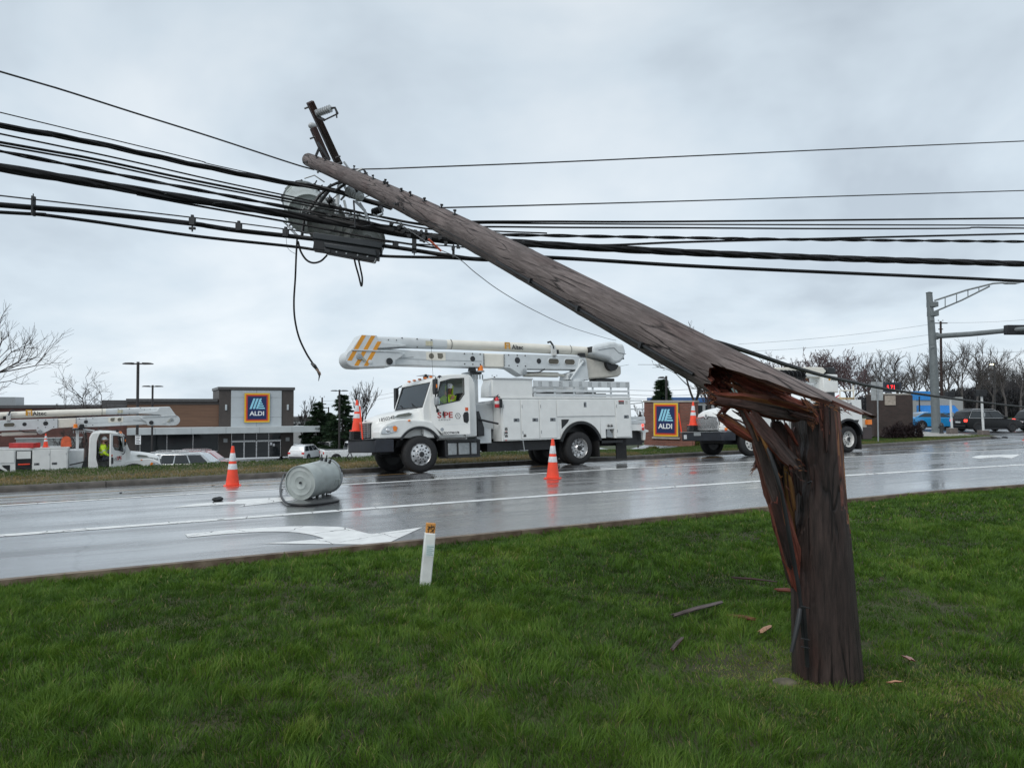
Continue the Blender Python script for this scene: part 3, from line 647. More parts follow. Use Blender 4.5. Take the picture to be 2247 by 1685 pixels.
# bell insulators and clutter under the shaft
insulator(pw(762, 417, 10.35), pw(775, 424, 10.3), .065, 3, pole); insulator(pw(778, 424, 10.3), pw(792, 434, 10.2), .07, 3, pole)
mb = MB(); rr = random.Random(3)
for i in range(16):
    u, v = rr.uniform(722, 800), rr.uniform(372, 440); a = pw(u, v, 10.7 - (v-372)*.004)
    mb.tube([a, a + Vector((rr.uniform(-.25, .25), rr.uniform(-.25, .25), rr.uniform(-.3, .3)))*.6], rr.uniform(.008, .022), 6)
mb.build('bracket', STEEL, pole)
mb = MB(); mb.tube([pw(735, 362, 10.6), pw(752, 385, 10.35), pw(775, 404, 10.2), pw(783, 420, 10.1)], .018, 7); mb.tube([pw(722, 410, 10.4), pw(740, 402, 10.3), pw(765, 400, 10.25), pw(752, 408, 10.2), pw(735, 420, 10.2)], .02, 7)
mb.tube([pw(776, 440, 10.2), pw(778, 470, 10.2), pw(779, 500, 10.2)], .014, 6); mb.build('jumper_cable', BLACK, pole)
mb = MB(); mb.tube([pw(764, 398, 10.2), pw(780, 390, 10.1), pw(806, 380, 10.0)], .012, 6); mb.build('wire_clamp', DKSTEEL, pole)
for pts, r_ in (([pw(795, 372, 10.0), pw(801, 375, 10), pw(812, 394, 9.9)], .010), ([pw(798, 391, 9.9), pw(806, 387, 9.9)], .018), ([pw(826, 398, 9.8), pw(831, 410, 9.75)], .016)): MB().tube(pts, r_, 6).build('wire_clamp', DKSTEEL, pole)
insulator(pw(818, 466, 10), pw(838, 459, 9.9), .05, 5, pole, BLACK)
mb = MB(); mb.tube([pw(838, 459, 9.9), pw(840, 470, 9.9), pw(828, 476, 9.9), pw(816, 468, 10)], .014, 6); mb.build('cutout_fuse', STEEL, pole)

# splinters of the torn end
S = lambda u, v, Y=4.3: at(u, v, Y)
def psp(*a, **k): return splinter('splinter', a[0], a[1], a[2], a[3], pole, face=k.pop('face', (0, -1, .5)), **k)
psp([S(1612, 812, 4.36), S(1660, 833, 4.32), S(1705, 853, 4.29), S(1730, 862, 4.28)], [.055, .07, .06, .035], .03, [REDW, REDW], face=(0, -1, .9), jag=1, seed=5)
psp([S(1618, 835, 4.36), S(1690, 862, 4.33), S(1765, 893, 4.30)], [.09, .10, .07], .05, [REDW, REDW], face=(0, -1, .6), jag=1.1, seed=6)
psp([S(1635, 826, 4.30), S(1680, 842, 4.28), S(1722, 858, 4.27)], [.018, .03, .016], .02, [FRESH, REDW], face=(0, -1, .9), jag=1, seed=7)
psp([S(1600, 842, 4.30), S(1640, 862, 4.29), S(1700, 874, 4.27)], [.018, .03, .012], .02, [FRESH, REDW], face=(0, -1, .3), jag=1, seed=8)
psp([S(1715, 868, 4.27), S(1750, 882, 4.25), S(1778, 893, 4.23)], [.03, .04, .02], .02, [REDW, FRESH], face=(0, -1, .6), jag=1.2, seed=9)
psp([S(1764, 876, 4.22), S(1775, 890, 4.21), S(1788, 906, 4.2)], [.022, .026, .02], .02, [FRESH, DARKW], face=(0, -1, .2), jag=1.2, seed=10)

# ------------------------------------------------------------------ the standing stump
SB = Vector((STUMP.x, STUMP.y, .16))
stump = empty('pole_stump', SB, label='dark shattered stump of the snapped utility pole standing in the lawn', cat='pole stump')
SH = 1.62
def build_stump():
    NA, NZ = 72, 90; mb = MB(); rings = []; mi = []
    lean = -.072
    for i in range(NZ+1):
        z = lerp(-.25, SH, i/NZ); t = max(0, z)/SH; r0 = lerp(.200, .150, t**.8); ring = []; mrow = []
        cut = -1.0
        if z > .62: cut = lerp(-.18, -.092, sstep(.62, 1.15, z)) + .02*mn.noise(Vector((z*9, 1, 1)))
        for k in range(NA):
            a = 2*math.pi*k/NA; x, y = math.cos(a), math.sin(a)
            r = r0*(1 + .025*mn.noise(Vector((x*1.3, y*1.3, z*.6))) + .018*mn.noise(Vector((x*7, y*7, z*.5))))
            px, py = x*r, y*r; m_ = 0
            # torn strip down the right front with bright wood
            ad_ = math.degrees(a) % 360
            if 297 < ad_ < 346 - 10*mn.noise(Vector((z*4, 0, 0))) and z > .98 + .25*mn.noise(Vector((ad_*.25, 3, 3))) - (ad_-306)*.004:
                px *= .93; py *= .92; m_ = 2 if mn.noise(Vector((ad_*.35, 5, z*1.2))) > -.12 else 3
            if z > 1.30 and 262 < ad_ < 280 and z > 1.42 + .1*mn.noise(Vector((ad_*.3, 8, 1))): px *= .95; py *= .9; m_ = 3
            if px < cut: px = cut + .012*mn.noise(Vector((py*30, z*6, 7))); m_ = 1
            zz = z
            if i == NZ: zz = z + .05*mn.noise(Vector((px*22, py*22, 4)))
            elif i == NZ-1: zz = z + .03*mn.noise(Vector((px*22, py*22, 4)))
            ring.append((px + lean*t, py, zz)); mrow.append(m_)
        rings.append(ring); mi.append(mrow)
    vs = [p for r_ in rings for p in r_]; fs = []; ms = []
    for i in range(NZ):
        for k in range(NA):
            j = (k+1) % NA; fs.append((i*NA+k, i*NA+j, (i+1)*NA+j, (i+1)*NA+k)); ms.append(max(mi[i][k], mi[i+1][j]))
    mb.v = vs; mb.f = fs; mb.m = ms
    top = [(p[0]*.5, p[1]*.5, p[2]-.05) for p in rings[-1]]
    mb.loft([rings[-1], top], 1, cap=False); o = len(mb.v); mb.v += top; mb.f.append(tuple(range(o, o+NA))); mb.m.append(1)
    mb.build('stump_shaft', [CREO, DARKW, FRESH, REDW], stump, smooth=50)
build_stump()
sp = lambda pts, wd, th, mats, seed, face=(0, -1, .15), jag=1, **k: splinter('splinter', pts, wd, th, mats, stump, face=face, jag=jag, seed=seed, **k)
# big slab folded over to the left, lying on the break
sp([S(1566, 872, 4.22), S(1600, 877, 4.22), S(1650, 884, 4.21), S(1700, 893, 4.2), S(1765, 909, 4.2)], [.06, .075, .098, .115, .09], .06, [DARKW, REDW], 11, face=(0, -1, .35), jag=.8)
sp([S(1563, 866, 4.22), S(1625, 867, 4.2), S(1700, 877, 4.18), S(1770, 896, 4.18)], [.014, .02, .022, .018], .06, [REDW, FRESH], 12, face=(0, -.7, .9), jag=.8)
sp([S(1690, 877, 4.17), S(1730, 885, 4.17), S(1775, 903, 4.17)], [.006, .012, .008], .03, [FRESH, REDW], 31, face=(0, -.8, .8), jag=.8)
sp([S(1735, 905, 4.17), S(1758, 914, 4.17), S(1776, 918, 4.17)], [.03, .04, .02], .03, [DARKW, DARKW], 32, face=(0, -1, .1), jag=1.4)
# long slab splitting away to the left
sp([S(1748, 1290, 4.36), S(1735, 1210, 4.35), S(1705, 1105, 4.33), S(1678, 1010, 4.31), S(1660, 955, 4.3)], [.05, .11, .115, .10, .07], .05, [REDW, DARKW], 13, face=(-.3, -1, 0), jag=.7)
sp([S(1738, 1235, 4.30), S(1712, 1125, 4.28), S(1690, 1045, 4.27), S(1662, 955, 4.25), S(1634, 905, 4.24), S(1612, 864, 4.23)], [.02, .055, .07, .06, .05, .016], .035, [DARKW, REDW], 14, face=(0, -1, .1), jag=.7)
sp([S(1622, 880, 4.215), S(1640, 908, 4.215), S(1662, 946, 4.22)], [.010, .016, .010], .014, [FRESH, REDW], 33, jag=.7)
sp([S(1700, 1100, 4.25), S(1718, 1170, 4.26), S(1735, 1245, 4.28)], [.05, .06, .03], .04, [CREO, REDW], 34, jag=.6)
sp([S(1584, 911, 4.3), S(1605, 926, 4.29), S(1635, 946, 4.28), S(1668, 970, 4.27)], [.045, .06, .05, .02], .05, [FRESH, REDW], 15, face=(.2, -1, .5), jag=.9)
sp([S(1584, 921, 4.28), S(1615, 940, 4.27), S(1655, 966, 4.26)], [.03, .035, .016], .03, [REDW, FRESH], 16, face=(.1, -1, -.2), jag=.8)
sp([S(1584, 908, 4.32), S(1592, 897, 4.32), S(1604, 891, 4.33)], [.035, .035, .02], .04, [REDW, REDW], 17, jag=1)
sp([S(1748, 1290, 4.40), S(1730, 1180, 4.40), S(1716, 1080, 4.40), S(1708, 960, 4.39)], [.06, .12, .14, .13], .05, [CREO, CREO], 39, jag=.6)  # added filler slab, its dark colour stands for the shaded inside of the split
sp([S(1742, 1180, 4.36), S(1732, 1100, 4.355), S(1724, 1020, 4.35)], [.03, .05, .03], .02, [YELW, DARKW], 90, jag=.8)
sp([S(1702, 1108, 4.30), S(1690, 1065, 4.29), S(1682, 1020, 4.285)], [.006, .012, .006], .015, [YELW, FRESH], 91, jag=.6)
sp([S(1640, 905, 4.20), S(1652, 930, 4.195), S(1664, 965, 4.20)], [.006, .012, .006], .012, [FRESH, YELW], 92, jag=.6)
# grey board hanging down in front of the split
sp([S(1648, 903, 4.2), S(1672, 937, 4.18), S(1705, 977, 4.16), S(1744, 1018, 4.15)], [.05, .075, .085, .072], .035, [DARKW, REDW], 18, face=(.1, -1, .2), jag=.8)
sp([S(1660, 932, 4.18), S(1674, 962, 4.17), S(1690, 1000, 4.175), S(1703, 1040, 4.19)], [.008, .020, .020, .006], .014, [YELW, FRESH], 19, jag=.5)
sp([S(1724, 1150, 4.22), S(1718, 1105, 4.21), S(1710, 1062, 4.2)], [.005, .012, .008], .012, [YELW, FRESH], 22, jag=.6)
sp([S(1744, 1120, 4.26), S(1738, 1075, 4.25), S(1731, 1040, 4.24)], [.02, .03, .018], .03, [YELW, DARKW], 23, jag=.9)
sp([S(1694, 1110, 4.31), S(1712, 1180, 4.33), S(1728, 1240, 4.35)], [.008, .018, .008], .02, [YELW, REDW], 24, jag=.6)
sp([S(1722, 928, 4.24), S(1736, 948, 4.24), S(1750, 976, 4.25)], [.018, .02, .012], .02, [REDW, REDW], 25, jag=1)
sp([S(1700, 925, 4.30), S(1722, 960, 4.30), S(1745, 1015, 4.31)], [.07, .09, .06], .05, [CREO, CREO], 26, jag=1)
sp([S(1738, 940, 4.29), S(1746, 1000, 4.29), S(1752, 1080, 4.30)], [.05, .06, .04], .05, [CREO, REDW], 35, jag=1)
sp([S(1667, 1005, 4.34), S(1658, 1022, 4.35)], [.03, .026], .016, [DARKW, FRESH], 27, jag=1); sp([S(1660, 1020, 4.34), S(1668, 1030, 4.34)], [.02, .006], .01, [DARKW, REDW], 36, jag=.6)
sp([S(1813, 878, 4.25), S(1815, 930, 4.24), S(1816, 990, 4.24)], [.02, .026, .014], .02, [DARKW, CREO], 29, jag=1)
sp([S(1778, 905, 4.24), S(1781, 922, 4.235), S(1783, 938, 4.235)], [.05, .055, .03], .014, [FRESH, REDW], 37, jag=1.1)
sp([S(1790, 905, 4.235), S(1793, 925, 4.23)], [.03, .02], .012, [REDW, FRESH], 38, jag=1.2)
for i, (u, v, du, dv) in enumerate(((1606, 900, 22, 16), (1612, 896, 26, 20), (1618, 905, 18, 8), (1625, 900, 12, 22), (1610, 918, 28, 14), (1722, 985, 12, 22), (1731, 990, 5, 30), (1734, 975, 8, 28), (1700, 1000, 14, 26), (1748, 985, 6, 24), (1565, 868, -8, 2), (1566, 878, -9, 5))):
    sp([S(u, v, 4.27), S(u+du*.5, v+dv*.4, 4.25), S(u+du, v+dv, 4.26)], [.004, .010, .005], .008, [DARKW, FRESH], 40+i, jag=.4, n_across=2)
TS = lambda p: p - SB
# cables that run down the stump inside the split
mb = MB(TS); mb.tube([S(1655, 915, 4.27), S(1671, 950, 4.225), S(1690, 1000, 4.155), S(1715, 1080, 4.16), S(1732, 1180, 4.19), S(1752, 1290, 4.22), S(1760, 1340, 4.23)], .010, 8)
mb.tube([S(1665, 920, 4.27), S(1682, 965, 4.215), S(1702, 1030, 4.155), S(1722, 1110, 4.17), S(1738, 1200, 4.2), S(1754, 1290, 4.22), S(1762, 1400, 4.23)], .009, 8); mb.build('cable', BLACK, stump)
MB(TS).tube([S(1756, 1335, 4.20), S(1752, 1362, 4.18), S(1737, 1430, 4.16)], [.012, .015, .010], 10).build('cable_end', BLACK, stump)
MB(TS).tube([S(1763, 1330, 4.22), S(1768, 1400, 4.23), S(1772, 1462, 4.25)], .012, 10).build('conduit', BLACK, stump)
for v in (1400, 1418, 1330): MB(TS).tube([S(1758, v, 4.19), S(1776, v+4, 4.205)], .0035, 6).build('staple', DKSTEEL, stump)
for u, v, Y in ((1772, 1060, 4.27),): MB(TS).tube([S(u, v, Y), S(u+9, v-4, Y-.05)], .0045, 6).build('nail', DKSTEEL, stump)

# torn fibres along the break
fs_ = []; rr = random.Random(21)
for (u, v, Y, du, dv, su, sv, n_) in ((1566, 872, 4.22, -9, -1, 3, 9, 26), (1585, 908, 4.28, -7, -5, 5, 10, 22), (1744, 1018, 4.15, 7, 7, 12, 10, 26), (1776, 905, 4.19, 8, 4, 6, 14, 30), (1614, 806, 4.40, 6, 8, 7, 14, 26), (1600, 832, 4.38, 8, 5, 10, 10, 26), (1800, 880, 4.24, 8, 4, 26, 5, 30), (1690, 846, 4.28, 9, 5, 40, 14, 46), (1842, 898, 4.19, 8, 4, 18, 3, 24), (1658, 1022, 4.34, -5, 7, 5, 5, 10), (1616, 868, 4.23, -4, -8, 5, 4, 10), (1720, 1010, 4.27, 6, 8, 14, 30, 22)):
    for k in range(n_):
        p = S(u + rr.gauss(0, su), v + rr.gauss(0, sv), Y + rr.uniform(-.03, .03)) - SB; l = rr.uniform(.5, 2.2); q = S(u, v, Y); d_ = S(u + du*l + rr.gauss(0, 4), v + dv*l + rr.gauss(0, 4), Y) - q
        fs_.append((p, p + d_, rr.uniform(.0012, .0045)))
for m_, nm in ((FRESH, 0), (REDW, 1), (DARKW, 2)):
    mb = MB()
    for i, (p, q, r_) in enumerate(fs_):
        if i % 3 == nm: mb.tube([p, p.lerp(q, .5), q], [r_, r_*.8, .0004], 4)
    tag(mb.build('torn_fibres', m_, stump), kind='stuff')

# ------------------------------------------------------------------ splinters and a stone on the grass
def chip(pix0, pix1, wd, th, mats, label, seed):
    a, b_ = onland(*pix0), onland(*pix1); a.z = b_.z = .16 + .05; a.z += .0; b_.z += .012
    r_ = empty('wood_splinter', (a+b_)/2, label=label, cat='wood splinter', group='splinters scattered on the lawn')
    splinter('shard', [a, (a+b_)/2 + Vector((0, 0, .006)), b_], [wd*.62, wd*.72, wd*.5], th*.8, mats, r_, face=(0, -.35, 1), jag=.9, seed=seed)
chip((1477, 1364), (1585, 1338), .05, .018, [WEATH, WEATH], 'long grey weathered splinter lying on the grass left of the stump', 61)
chip((1606, 1280), (1704, 1291), .03, .014, [DARKW, DARKW], 'thin dark splinter lying behind the others on the grass', 62)
chip((1705, 1305), (1738, 1310), .07, .02, [REDW, FRESH], 'short reddish splinter touching the left side of the stump', 63)
chip((1600, 1363), (1655, 1374), .05, .02, [FRESH, REDW], 'orange brown splinter in the middle of the scattered pieces', 64)
chip((1668, 1401), (1692, 1390), .045, .012, [M('pale_torn_wood', (.42, .22, .13), .6, var=.2, scale=14, stretch=(1, 1, .1)), FRESH], 'small pale curled splinter nearest the stump on its left', 65)
chip((1474, 1440), (1498, 1416), .035, .014, [WEATH, REDW], 'short grey splinter standing alone at the front left of the pieces', 66)
chip((1986, 1455), (2003, 1470), .05, .014, [M('pink_torn_wood', (.36, .2, .17), .6, var=.2, scale=14, stretch=(1, 1, .1)), REDW], 'small pinkish splinter on the grass right of the stump', 67)
chip((1950, 1517), (1978, 1520), .02, .01, [MATS['pale_torn_wood'], FRESH], 'thin straw coloured sliver lying in the bare patch right of the stump', 68)
st = onland(1722, 1498); mb = MB(); mb.ball((0, 0, 0), .075, 14, 8, sx=(1, .7, .34)); mb.v = [tuple(Vector(p)*(1 + .14*mn.noise(Vector(p)*14))) for p in mb.v]
tag(mb.build('stone', M('earthy_stone', (.10, .09, .06), .85, var=.35, scale=16, bump=.4), loc=(st.x, st.y, .165)), 'flat earthy stone half sunk in the grass by the foot of the stump', 'stone')

# ------------------------------------------------------------------ white marker post
mp0 = onland(932, 1285); mk = empty('marker_post', (mp0.x, mp0.y, .12), label='white square utility marker post with a scribbled orange tip in the lawn', cat='marker post', rot=(R(-2), R(5.5), R(12)))
D_ = mp0.y; pxm = D_/FPX; mkh = 118*pxm + .02
MB().box(-.047, .047, -.046, .046, -.1, mkh).build('post', M('dirty_white_post', (.66, .68, .66), .5, var=.16, scale=5, bump=.05), mk, bev=.008)
MB().box(-.041, .041, -.03, .03, mkh-.05, mkh + 21*pxm).build('tip', M('weathered_orange_board', (.55, .25, .06), .7, var=.25, scale=9), mk, bev=.003)
mb = MB()
for pts in (((-.028, .075), (-.012, .105), (-.022, .05)), ((-.03, .105), (-.01, .095)), ((0, .118), (.012, .10), (-.005, .085), (.018, .075), (.0, .05)), ((.022, .11), (.03, .09), (.018, .06), (.03, .045)), ((-.006, .10), (.028, .105))):
    mb.tube([(a, -.032, mkh - .045 + b_*1.0) for a, b_ in pts], .0035, 5)
mb.build('scribble', BLACK, mk)
MB().box(-.026, .046, -.049, -.0465, mkh-.20, mkh-.095).build('sticker', M('pale_green_sticker', (.56, .63, .62), .4, var=.1), mk)
mb = MB()
for k in range(5): mb.box(-.020, .040 - .012*(k % 2), -.0505, -.0495, mkh-.118-.017*k, mkh-.114-.017*k)
mb.build('sticker_print', M('teal_print', (.08, .22, .24), .5), mk)
# ------------------------------------------------------------------ smooth curve through points
def cat(pts, n=8):
    """Catmull-Rom through the points"""
    P = [Vector(p) for p in pts]; P = [P[0]*2 - P[1]] + P + [P[-1]*2 - P[-2]]; o_ = []
    for i in range(1, len(P)-2):
        for k in range(n):
            t = k/n; a, b_, c, d = P[i-1], P[i], P[i+1], P[i+2]
            o_.append(.5*((2*b_) + (c-a)*t + (2*a - 5*b_ + 4*c - d)*t*t + (3*b_ - a - 3*c + d)*t**3))
    return o_ + [P[-2]]
# ------------------------------------------------------------------ transformers
TANK = M('grey_tank_paint', (.37, .405, .39), .35, var=.14, scale=4, bump=.03, bscale=30)
TANK_SHADED = M('shaded_grey_tank_paint', (.25, .265, .255), .5, var=.15, scale=4)  # darker copy of the tank paint, shade of the hanging tanks in its colour
def axis_rot(z_, up=Vector((0, 0, 1))):
    z_ = Vector(z_).normalized(); x_ = up.cross(z_); x_.normalize(); y_ = z_.cross(x_)
    return Matrix((x_, y_, z_)).transposed().to_euler()
def transformer(loc, axis, r, l, label, mat=TANK, group='pole transformers', roll=0, lid=True, up=Vector((0, 0, 1))):
    """z runs from the tank's bottom (0) to its lid (l)"""
    t = empty('transformer', loc, label=label, cat='transformer', group=group)
    t.rotation_euler = (axis_rot(axis, up).to_matrix() @ Matrix.Rotation(R(roll), 3, 'Z')).to_euler()
    prof = [(.001, .012), (r*.06, .012), (r*.30, .012), (r*.36, .002), (r*.42, .012), (r*.66, .012), (r*.72, .003), (r*.78, .013), (r*.955, .014), (r*.96, -.012), (r, -.012), (r*1.0, .02), (r*1.0, l*.3), (r*1.006, l*.305), (r, l*.31), (r, l*.9)]
    MB().lathe(prof, n=48).build('tank', mat, t, smooth=35)
    MB().lathe([(r*1.0, l*.88), (r*1.055, l*.88), (r*1.06, l*.94), (r*1.0, l*.945)], n=48).build('lid_band', STEEL, t, smooth=35)
    MB().lathe([(r*1.03, l*.94), (r*1.03, l*.955), (r*.9, l*.99), (r*.5, l*1.02), (.001, l*1.03)], n=40).build('lid', mat, t, smooth=40)
    for a in (20, 200):                                        # high voltage bushings on the lid
        c = Vector((r*.45*math.cos(R(a)), r*.45*math.sin(R(a)), l*1.0)); insulator(c, c + Vector((0, 0, .2)), .05, 4, t)
    for a in (75, 105, 90):                                    # low voltage studs on the side
        c = Vector((r*math.cos(R(a)), r*math.sin(R(a)), l*.74)); d_ = Vector((math.cos(R(a)), math.sin(R(a)), 0))
        MB().cyl(c - d_*.02, c + d_*.06, .03, .022, 10).cyl(c + d_*.05, c + d_*.12, .011, n=8).build('bushing', DKSTEEL, t)
    for zz in (.36, .80):                                      # hanger brackets
        a = -90; q = Matrix.Rotation(R(a), 3, 'Z')
        MB().box(r*.95, r*1.28, -.075, -.06, l*zz-.05, l*zz+.05, q=lambda p: q @ p).box(r*.95, r*1.28, .06, .075, l*zz-.05, l*zz+.05, q=lambda p: q @ p).box(r*1.26, r*1.29, -.12, .12, l*zz-.05, l*zz+.05, q=lambda p: q @ p).build('hanger_bracket', mat, t, bev=.004)
    for a in (0, 180):                                         # lifting lugs
        q = Matrix.Rotation(R(a), 3, 'Z'); MB().box(r*.97, r*1.15, -.05, .05, l*.80, l*.82, q=lambda p: q @ p).box(r*.97, r*1.03, -.05, .05, l*.7, l*.8, q=lambda p: q @ p).build('lifting_lug', mat, t, bev=.004)
    for a in (35, 140, 250, 320):
        c = Vector((r*1.06*math.cos(R(a)), r*1.06*math.sin(R(a)), l*.92)); d_ = Vector((-math.sin(R(a)), math.cos(R(a)), 0)); MB().cyl(c - d_*.05, c + d_*.05, .011, n=7).ball(c + d_*.05, .018, 7, 5).build('band_bolt', DKSTEEL, t)
    return t
AX = zax
def tr_pos(u, v, Y): return at(u, v, Y)
transformer(tr_pos(676, 470, 11.5), Vector((-.30, .75, .42)), .315, .95, 'pale grey transformer highest and furthest left under the fallen pole tip', roll=40)
transformer(tr_pos(719, 494, 10.9), Vector((-.28, .85, .34)), .30, .85, 'grey transformer with ringed base hanging between the two others behind the cables', TANK_SHADED, roll=110)
transformer(tr_pos(806, 530, 10.9), Vector((-.42, .80, .34)), .275, .85, 'grey transformer hanging lowest and furthest right above the black box', TANK_SHADED, roll=150)
# mounting cradle that still holds the three
cr_ = empty('transformer_bracket', at(735, 455, 10.9), label='tangled steel mounting bracket between the hanging transformers and the pole', cat='bracket')
ci = Matrix.Translation(-cr_.location)
def cw(u, v, Y): return at(u, v, Y) - cr_.location
for pts, r_, m_ in (([(746, 395, 10.9), (742, 425, 10.8), (738, 470, 10.8)], .03, GREYW), ([(728, 405, 10.9), (700, 430, 10.9), (668, 478, 10.9), (662, 522, 10.8)], .022, BLACK), ([(722, 418, 10.9), (705, 440, 10.9), (690, 470, 10.9)], .028, BLACK),
                    ([(755, 440, 10.8), (762, 470, 10.8), (758, 500, 10.7)], .02, GREYW), ([(790, 445, 10.6), (805, 470, 10.6), (812, 490, 10.6)], .014, STEEL), ([(716, 436, 10.6), (726, 444, 10.6), (736, 452, 10.6)], .03, GREYW),
                    ([(668, 392, 11), (690, 385, 11), (712, 400, 11)], .010, STEEL), ([(640, 490, 11), (633, 497, 11), (642, 507, 10.9), (655, 520, 10.8)], .018, STEEL), ([(780, 442, 10.4), (800, 462, 10.3), (806, 480, 10.3)], .02, STEEL)):
    MB().tube([cw(*p) for p in pts], r_, 8).build('strut', m_, cr_)
insulator(cw(718, 444, 10.5), cw(730, 436, 10.5), .06, 3, cr_, BLACK)
# the one that dropped onto the road
tb = onroad(658, 1097); A_ = Vector((math.sin(R(17)), math.cos(R(17)), .045)).normalized()
rt = .315; dropped = transformer((tb.x, tb.y + .02, rt - .005), A_, rt, 1.0, 'fallen pale grey transformer drum lying on its side on the wet road', roll=15, group='pole transformers')
o = MB().box(-.10, .10, -.012, .012, -.14, .14).build('dent_patch', M('scraped_bare_metal', (.16, .15, .13), .5, var=.6, scale=16), dropped)
o.matrix_basis = Matrix.Rotation(R(-28), 4, 'Z') @ Matrix.Translation((.303, 0, .16)) @ Matrix.Rotation(R(90), 4, 'Z')
nb = MB()
for k in range(7): nb.box(-.014 + .0, .014, -.003, .003, -.012, .012, q=lambda p: Vector((p.x + .025*(k % 3), p.y, p.z + .034*k)))
for a, zz in ((62, .62), (48, .30), (70, .85)):
    c = Vector((rt*math.cos(R(a-60)), rt*math.sin(R(a-60)), zz)); d_ = Vector((math.cos(R(a-60)), math.sin(R(a-60)), 0))
    MB().cyl(c, c + d_*.05, .022, n=9).cyl(c + d_*.04, c + d_*.09, .035, .03, n=9).build('valve', DKSTEEL, dropped)
for z0, z1 in ((.30, .62), (.62, .92)):
    q = Matrix.Rotation(R(-8 if z0 < .5 else -4), 3, 'Z'); MB().box(.30, .46, -.012, .012, z0 + .1, z0 + .14, q=lambda p: q @ p).box(.44, .47, -.012, .012, z0-.03, z0 + .28, q=lambda p: q @ p).build('hanger_bracket', TANK, dropped, bev=.003)
MB().cyl((0, 0, -.016), (0, 0, .02), .022, n=10).build('drain_plug', DKSTEEL, dropped)
hose = [onroad(u, v) for u, v in ((634, 1070), (624, 1062), (616, 1078), (617, 1095), (627, 1106), (645, 1109.5), (680, 1110), (715, 1106), (743, 1101))]
zs = (.28, .22, .12, .06, .03, .02, .02, .02, .02)
tag(MB().tube(cat([Vector((p.x, p.y, p.z + z)) for p, z in zip(hose, zs)], 6), .021, 8).build('cable_end', BLACK), 'thick black cable end curling round the fallen transformer on the road', 'cable')
# dark lumps of debris on the road
def lump(u, v, s, label, seed, sx=(1.4, .8, .6)):
    p = onroad(u, v); mb = MB(); mb.ball((0, 0, 0), s, 14, 9, sx=sx); mb.v = [tuple(Vector(q)*(1 + .35*mn.noise(Vector(q)/s*1.4 + Vector((seed, 0, 0))))) for q in mb.v]
    for k in range(3): mb.cyl((s*(.4*k-.4), 0, s*.2), (s*(.4*k-.5), -s*.1, s*.75), s*.16, n=7)
    mb.build('debris', DKSTEEL, loc=(p.x, p.y, p.z + s*sx[2]*.75)); o_ = bpy.data.objects[-1] if False else None
    return p
def lump_obj(u, v, s, label, seed, sx=(1.4, .8, .6)):
    p = onroad(u, v); mb = MB(); mb.ball((0, 0, 0), s, 14, 9, sx=sx); mb.v = [tuple(Vector(q)*(1 + .35*mn.noise(Vector(q)/s*1.4 + Vector((seed, 0, 0))))) for q in mb.v]
    o = mb.build('debris', DKSTEEL, loc=(p.x, p.y, p.z + s*sx[2]*.75)); tag(o, label, 'debris', 'bits of debris on the road'); o.rotation_euler.z = seed; return o
lump_obj(477, 1099, .075, 'largest black chunk of debris lying on the painted arrow of the road', 1)
lump_obj(265, 1082.5, .03, 'small dark scrap on the road near the far kerb at the left', 2, (1.8, .8, .5))
lump_obj(468, 1066, .022, 'tiny dark scrap on the road just left of the traffic cone', 3, (2, .8, .4))
lump_obj(484, 1140, .022, 'flat dark scrap stuck to the white lane line', 4, (3, 1, .2))
lump_obj(2205, 961, .12, 'dark scrap by the rounded kerb corner at the far right', 5, (1.5, .8, .5))

# ------------------------------------------------------------------ overhead cables
CABLE = M('black_cable_sheath', (.009, .009, .010), .5, var=.2, scale=20, spec=.25)
WIRE = M('weathered_bare_wire', (.05, .05, .052), .45, metal=.5, var=.2)
def ZC(u): return interp(u, [0, 640, 1000, 1500, 2247], [8.5, 10.55, 10.3, 11.4, 13.6])
def path(pix, zf=ZC, ext=(0, 0)):
    P = [at(p[0], p[1], p[2] if len(p) > 2 else zf(p[0])) for p in pix]
    if ext[0]: P = [P[0] + (P[0]-P[1]).normalized()*ext[0]] + P
    if ext[1]: P = P + [P[-1] + (P[-1]-P[-2]).normalized()*ext[1]]
    return P
def wire(name, pix, th, label, ext=(0, 0), mat=CABLE, cat_='cable', group='cables strung along the pole line', zf=ZC, n=6, parent=None, px=None):
    P = cat(path(pix, zf, ext)); r_ = [max(.0022, th*.5*(math.hypot(p.x, p.y))/FPX*.97) for p in P]
    rm = sorted(r_)[len(r_)//2]; o = MB().tube(P, rm, n).build(name, mat, parent, smooth=60)
    if label: tag(o, label, cat_, group)
    return o
